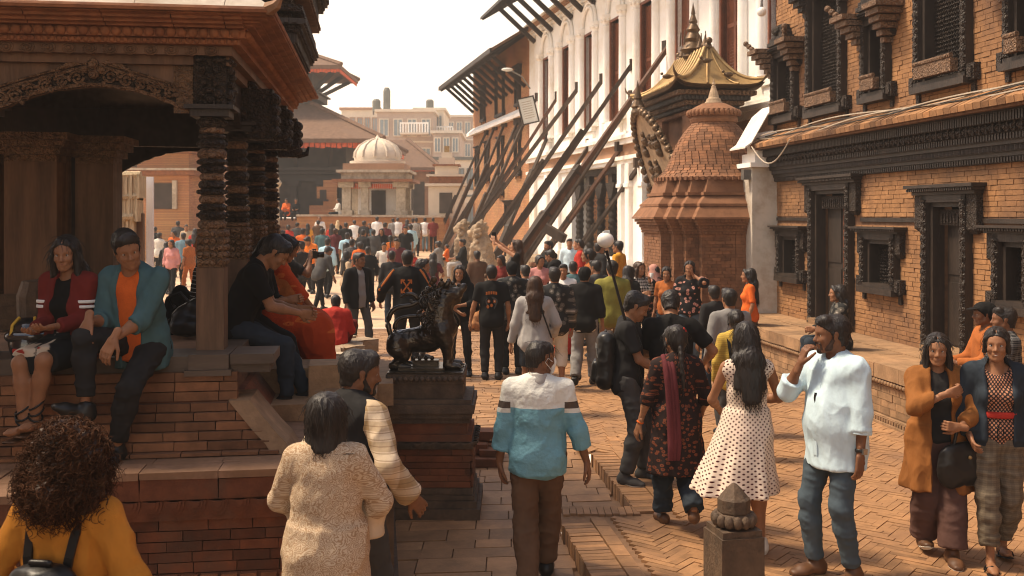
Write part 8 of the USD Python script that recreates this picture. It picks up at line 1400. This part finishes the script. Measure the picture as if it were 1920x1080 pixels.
# ================================================================ crowd across the square
CR = [(664, 413, 0, 'white', 'charcoal', 'm', 'short', 'man in plain white shirt left of the domed pavilion columns, back turned'), (682, 414, -20, 'charcoal', 'black', 'm', 'short', 'dark haired man with dark jacket and white collar below the dome'),
 (707, 406, 5, 'white', 'beige', 'm', 'short', 'tall man in loose white shirt under the domed pavilion doorway'), (693, 419, 170, 'bluegrey', 'darkgrey', 'f', 'long', 'woman in grey blue dress with shoulder bag facing the camera, far crowd'),
 (722, 417, 0, 'maroon', 'black', 'm', 'short', 'youth in maroon tee with a white numeral on its back'), (737, 405, 0, 'grey', 'darkgrey', 'm', 'short', 'man in grey shirt close beside the white haired man'), (745, 404, 0, 'white', 'grey', 'm', 'bald', 'bald man in white shirt near the right column of the domed pavilion'),
 (780, 408, 0, 'plaid_bw', 'black', 'm', 'short', 'person in black and white checked shirt near the shrine'), (797, 404, 0, 'white', 'denimlight', 'm', 'short', 'man in white tee and jeans beside the farthest timber props'), (761, 424, 175, 'black', 'black', 'm', 'short', 'man in black jacket walking toward the camera, far right of crowd'),
 (774, 402, 0, 'maroon', 'black', 'm', 'short', 'person in dark maroon behind the checked shirt'), (763, 403, 10, 'darkred', 'darkgrey', 'f', 'long', 'woman in dark red with long hair left of the checked shirt'),
 (629, 428, 0, 'maroon', 'black', 'f', 'bun', 'fair haired woman in maroon sleeveless top, back turned'), (651, 436, 0, 'skyblue', 'grey', 'm', 'short', 'man in light blue tee with black backpack'), (680, 430, -30, 'charcoal', 'charcoal', 'm', 'short', 'man in dark shirt leaning toward the light blue backpack man'),
 (675, 453, 20, 'orange', 'black', 'f', 'bun', 'woman in orange tunic with hair in a bun, mid crowd'), (604, 428, 0, 'teal', 'darkgrey', 'm', 'short', 'man in teal shirt behind the orange tee man'), (622, 419, 0, 'red', 'red', 'f', 'long', 'woman in red shawl left of the maroon sleeveless top'),
 (633, 413, 0, 'charcoal', 'black', 'f', 'long', 'blonde woman in dark top with hair down'), (648, 417, 0, 'black', 'black', 'm', 'short', 'man in black right of the blonde woman'), (557, 417, 0, 'darkgrey', 'darkgrey', 'm', 'short', 'man in grey jacket at the left edge of the terrace'),
 (577, 419, 0, 'mustard', 'black', 'f', 'long', 'woman in mustard top with long dark hair near the stone pillar'), (540, 421, 0, 'red', 'black', 'f', 'bun', 'child in red beside the stone pillar base'), (596, 413, 0, 'brown', 'black', 'm', 'short', 'man in brown behind the teal shirt'), (600, 405, 170, 'white', 'grey', 'm', 'bald', 'grey haired person in white facing the camera at the terrace'),
 (732, 441, 4, 'floral_orange', 'orange', 'f', 'pony', 'woman in orange printed tunic and black braid walking in the open middle'), (613, 446, -15, 'skyblue', 'black', 'm', 'short', 'man in light blue shirt right of the orange tee man'), (585, 438, 165, 'brightorange', 'charcoal', 'm', 'short', 'young man in bright orange tee bending forward'), (598, 457, -40, 'darkgrey', 'black', 'm', 'short', 'man in dark grey sweater with bag strap bending over'),
 (745, 447, 170, 'maroon', 'black', 'm', 'short', 'man in maroon behind the orange printed tunic'), (700, 430, 0, 'darkgrey', 'black', 'm', 'short', 'man in dark grey between white shirt and maroon numeral tee'), (568, 428, 0, 'orange', 'black', 'm', 'short', 'person in orange beside the mustard top woman'), (716, 428, 180, 'black', 'black', 'f', 'long', 'woman in black behind the orange printed tunic woman'),
 (812, 402, 0, 'darkred', 'black', 'm', 'short', 'person in dark red half hidden by the farthest prop'), (770, 420, 30, 'skyblue', 'grey', 'm', 'short', 'man in light blue right of the black jacket man'), (530, 432, 0, 'green', 'black', 'm', 'short', 'person in green just right of the carved pillars'),
 (303, 393, 200, 'white', 'black', 'm', 'short', 'man in white shirt by the shrine seen through the pavilion'), (333, 414, 0, 'darkgrey', 'black', 'm', 'short', 'man in dark jacket below the shrine doorway'), (350, 421, 180, 'beige', 'black', 'm', 'short', 'man in beige right of the shrine doorway'), (327, 432, 170, 'orange', 'black', 'f', 'bun', 'woman in orange facing the camera through the pavilion'),
 (312, 453, 0, 'black', 'denim', 'f', 'long', 'woman in black tee and jeans with long hair seen through the pavilion'), (355, 448, 60, 'rust', 'rust', 'f', 'bun', 'woman in rust tunic turned left beside the carved front pillar'), (365, 428, 0, 'red', 'black', 'f', 'long', 'woman in red partly behind the carved front pillar'), (298, 436, 0, 'offwhite', 'black', 'f', 'short', 'person in off white beside the red cross pole'), (322, 449, 175, 'pink', 'black', 'f', 'long', 'woman in pink between the black tee woman and the rust tunic'), (290, 425, 0, 'charcoal', 'black', 'm', 'short', 'dark dressed man right behind the cross pole'), (343, 436, 0, 'bluegrey', 'black', 'm', 'short', 'man in blue grey behind the rust tunic woman')]
TALL = {732: 1.66, 675: 1.64}
for i, (px, cy, yaw, top, leg, sex, hair, lab) in enumerate(CR):
    h = TALL.get(px, (1.63 if sex == 'f' else 1.74) + .03 * ((i * 7) % 5 - 2)); Yc = np.linspace(18, 51, 400); zc = np.array([EYE - (cy - HOR) / FPX * y - gzz(y) for y in Yc]); Y = float(Yc[np.argmin(np.abs(zc - h))])
    m = top if top in MATS else 'cloth_' + top; lod = 2 if Y < 40 else 3; fem = sex == 'f' and hair == 'pony'; st = .12 + .1 * ((i * 5) % 3) / 2
    cl = [('kurta' if fem else 'tee', m, dict(e=.024, end=.8 if i % 2 else 1.7, uv=top in MATS, **(dict(skirt=dict(z1=.5, r1=.24)) if fem else {}))), ('trousers', 'cloth_' + leg), ('shoes', 'leather_black')]
    bend = dict(lean=24, bow=10) if 'bending' in lab else dict(lean=3)
    P(lab, px, Y, h, yaw, cl, hair=hair if hair != 'bald' else 'buzz', hairmat={'blonde': 'thatch', 'fair ': 'hair_brown', 'bald ': 'hair_grey', 'grey ': 'hair_grey'}.get(lab[:6] if lab[:6] == 'blonde' else lab[:5], 'hair_dark'), sex=sex, lod=lod, group='people in the far crowd', seed=i, skin=['skin', 'skin_dark', 'skin'][i % 3], head=((i * 37) % 50 - 25, 0, 0), feet={'L': (-.1, st, .075, -6, 0), 'R': (.1, -st, .09, 6, -10)}, extras=(lambda T, B, sc, bp: straps(B, sc, T) or fldput('pack', T, Fld().cone(B.P + V(0, -.2, .1), B.P + V(0, -.2, .34), .13, .12, .05), .03, 'leather_black', sc)) if 'with black backpack' in lab else None, **bend)
# more people standing close together between lion and pier
for i, (px, cy, Y, yaw, top, sex, hair, lab) in enumerate(((812, 474, 24, 0, 'maroon', 'f', 'long', 'woman in maroon with long hair left of the smiling woman'), (735, 470, 22, 0, 'charcoal', 'm', 'short', 'man in charcoal tee just left of the crossed arrows jacket'), (650, 470, 24, -60, 'beige', 'f', 'long', 'woman in beige left of the open black blazer'), (895, 470, 23, 20, 'brown', 'm', 'short', 'man in brown left of the printed tee, near the statue'),
    (1012, 478, 20, 180, 'pink', 'f', 'bun', 'woman in pink facing the camera behind the grey hooded top'), (1075, 490, 18.5, 0, 'teal', 'm', 'short', 'man in teal behind the camouflage jacket'), (1118, 488, 17.5, 30, 'darkgrey', 'm', 'short', 'man in dark grey right of the baseball cap man'), (1178, 498, 16.8, -30, 'black', 'f', 'long', 'woman in black beside the olive shirt man'),
    (985, 497, 17, 0, 'white', 'm', 'short', 'man in white between the backward cap and the grey hooded top'), (940, 478, 22, 150, 'darkred', 'f', 'long', 'woman in dark red behind the printed tee'), (1250, 500, 17, 150, 'rust', 'f', 'bun', 'woman in rust top between checked shirt and flowered blouse'), (690, 462, 27, 10, 'black', 'm', 'short', 'man in black behind the open black blazer'), (720, 455, 30, 180, 'offwhite', 'm', 'short', 'man in off white walking toward the camera in the open middle'), (1340, 535, 13.5, 20, 'charcoal', 'm', 'short', 'man in charcoal left of the light grey shirted man'),
    (565, 452, 25, 60, 'charcoal', 'm', 'short', 'man in charcoal left of the bending orange tee man'), (660, 448, 30, 0, 'plaid_dark', 'm', 'short', 'man in dark checked shirt in the middle of the square'))):
    zc = EYE - (cy - HOR) / FPX * Y; g = gzz(Y, px > 960); h = float(np.clip(zc - g, 1.5, 1.82)); m = top if top in MATS else 'cloth_' + top
    P(lab, px, Y, h, yaw, [('shirt' if i % 2 else 'tee', m, dict(uv=top in MATS)), ('trousers', 'cloth_' + ['charcoal', 'darkdenim', 'black'][i % 3]), ('shoes', 'leather_black')], right=px > 960, sex=sex, hair=hair, lod=2 if Y > 19 else 1, head=((i * 31) % 60 - 30, -5, 0), seed=i + 60, skin=['skin', 'skin_dark'][i % 2], face=Y < 19, hands={'R': (.2, .2, 1.05)} if i % 3 == 0 else {})
# people sitting on the terrace, on stones and at the props
for px, py, Y, top, yaw, lab in ((634, 403, 53.3, 'offwhite', 120, 'person in white sitting on the terrace coping by the pavilion column'), (537, 396, 53.0, 'orange', 170, 'woman in orange sitting high on the temple steps'), (555, 398, 53.6, 'black', 180, 'person in black sitting beside the orange woman on the temple steps'),
    (790, 535, 26, 'offwhite', -120, 'small girl in pale dress sitting between the left props'), (822, 500, 33, 'grey', 60, 'person in grey crouching under the timber props'), (838, 488, 36, 'orange', 90, 'child in orange sitting behind the crouching grey person'), (868, 500, 31, 'black', 100, 'man in black with pale trousers sitting before the guardian statue'), (775, 505, 33, 'red', 180, 'small child in red left of the pale dressed girl')):
    zt = W(px, py, Y)[2]; hh = 1.1 if 'small' in lab or 'child' in lab else 1.65; seat_z = max(zt, gzz(Y) + .3) if Y < 50 else EYE + .02
    P(lab, px, Y, hh, yaw, [('tee', 'cloth_' + top, dict(e=.025, end=1.6)), ('trousers', 'cloth_' + ('lightgrey' if 'pale trousers' in lab else 'charcoal'))], z=seat_z - .42 * hh / 1.7, lod=2 if Y < 40 else 3, sit=.52, hair='short' if 'man' in lab else 'bun', sex='f', **{k: v for k, v in seat.items() if k != 'sit'})
    if Y < 50: put('stone_block', bx(Bag(), (px - 960) / FPX * Y - .35, (px - 960) / FPX * Y + .35, Y - .05, Y + .4, 0, seat_z - .0), 'stone', None, label='low stone block serving as seat for the ' + ' '.join(lab.split()[:5]), cat='stone')
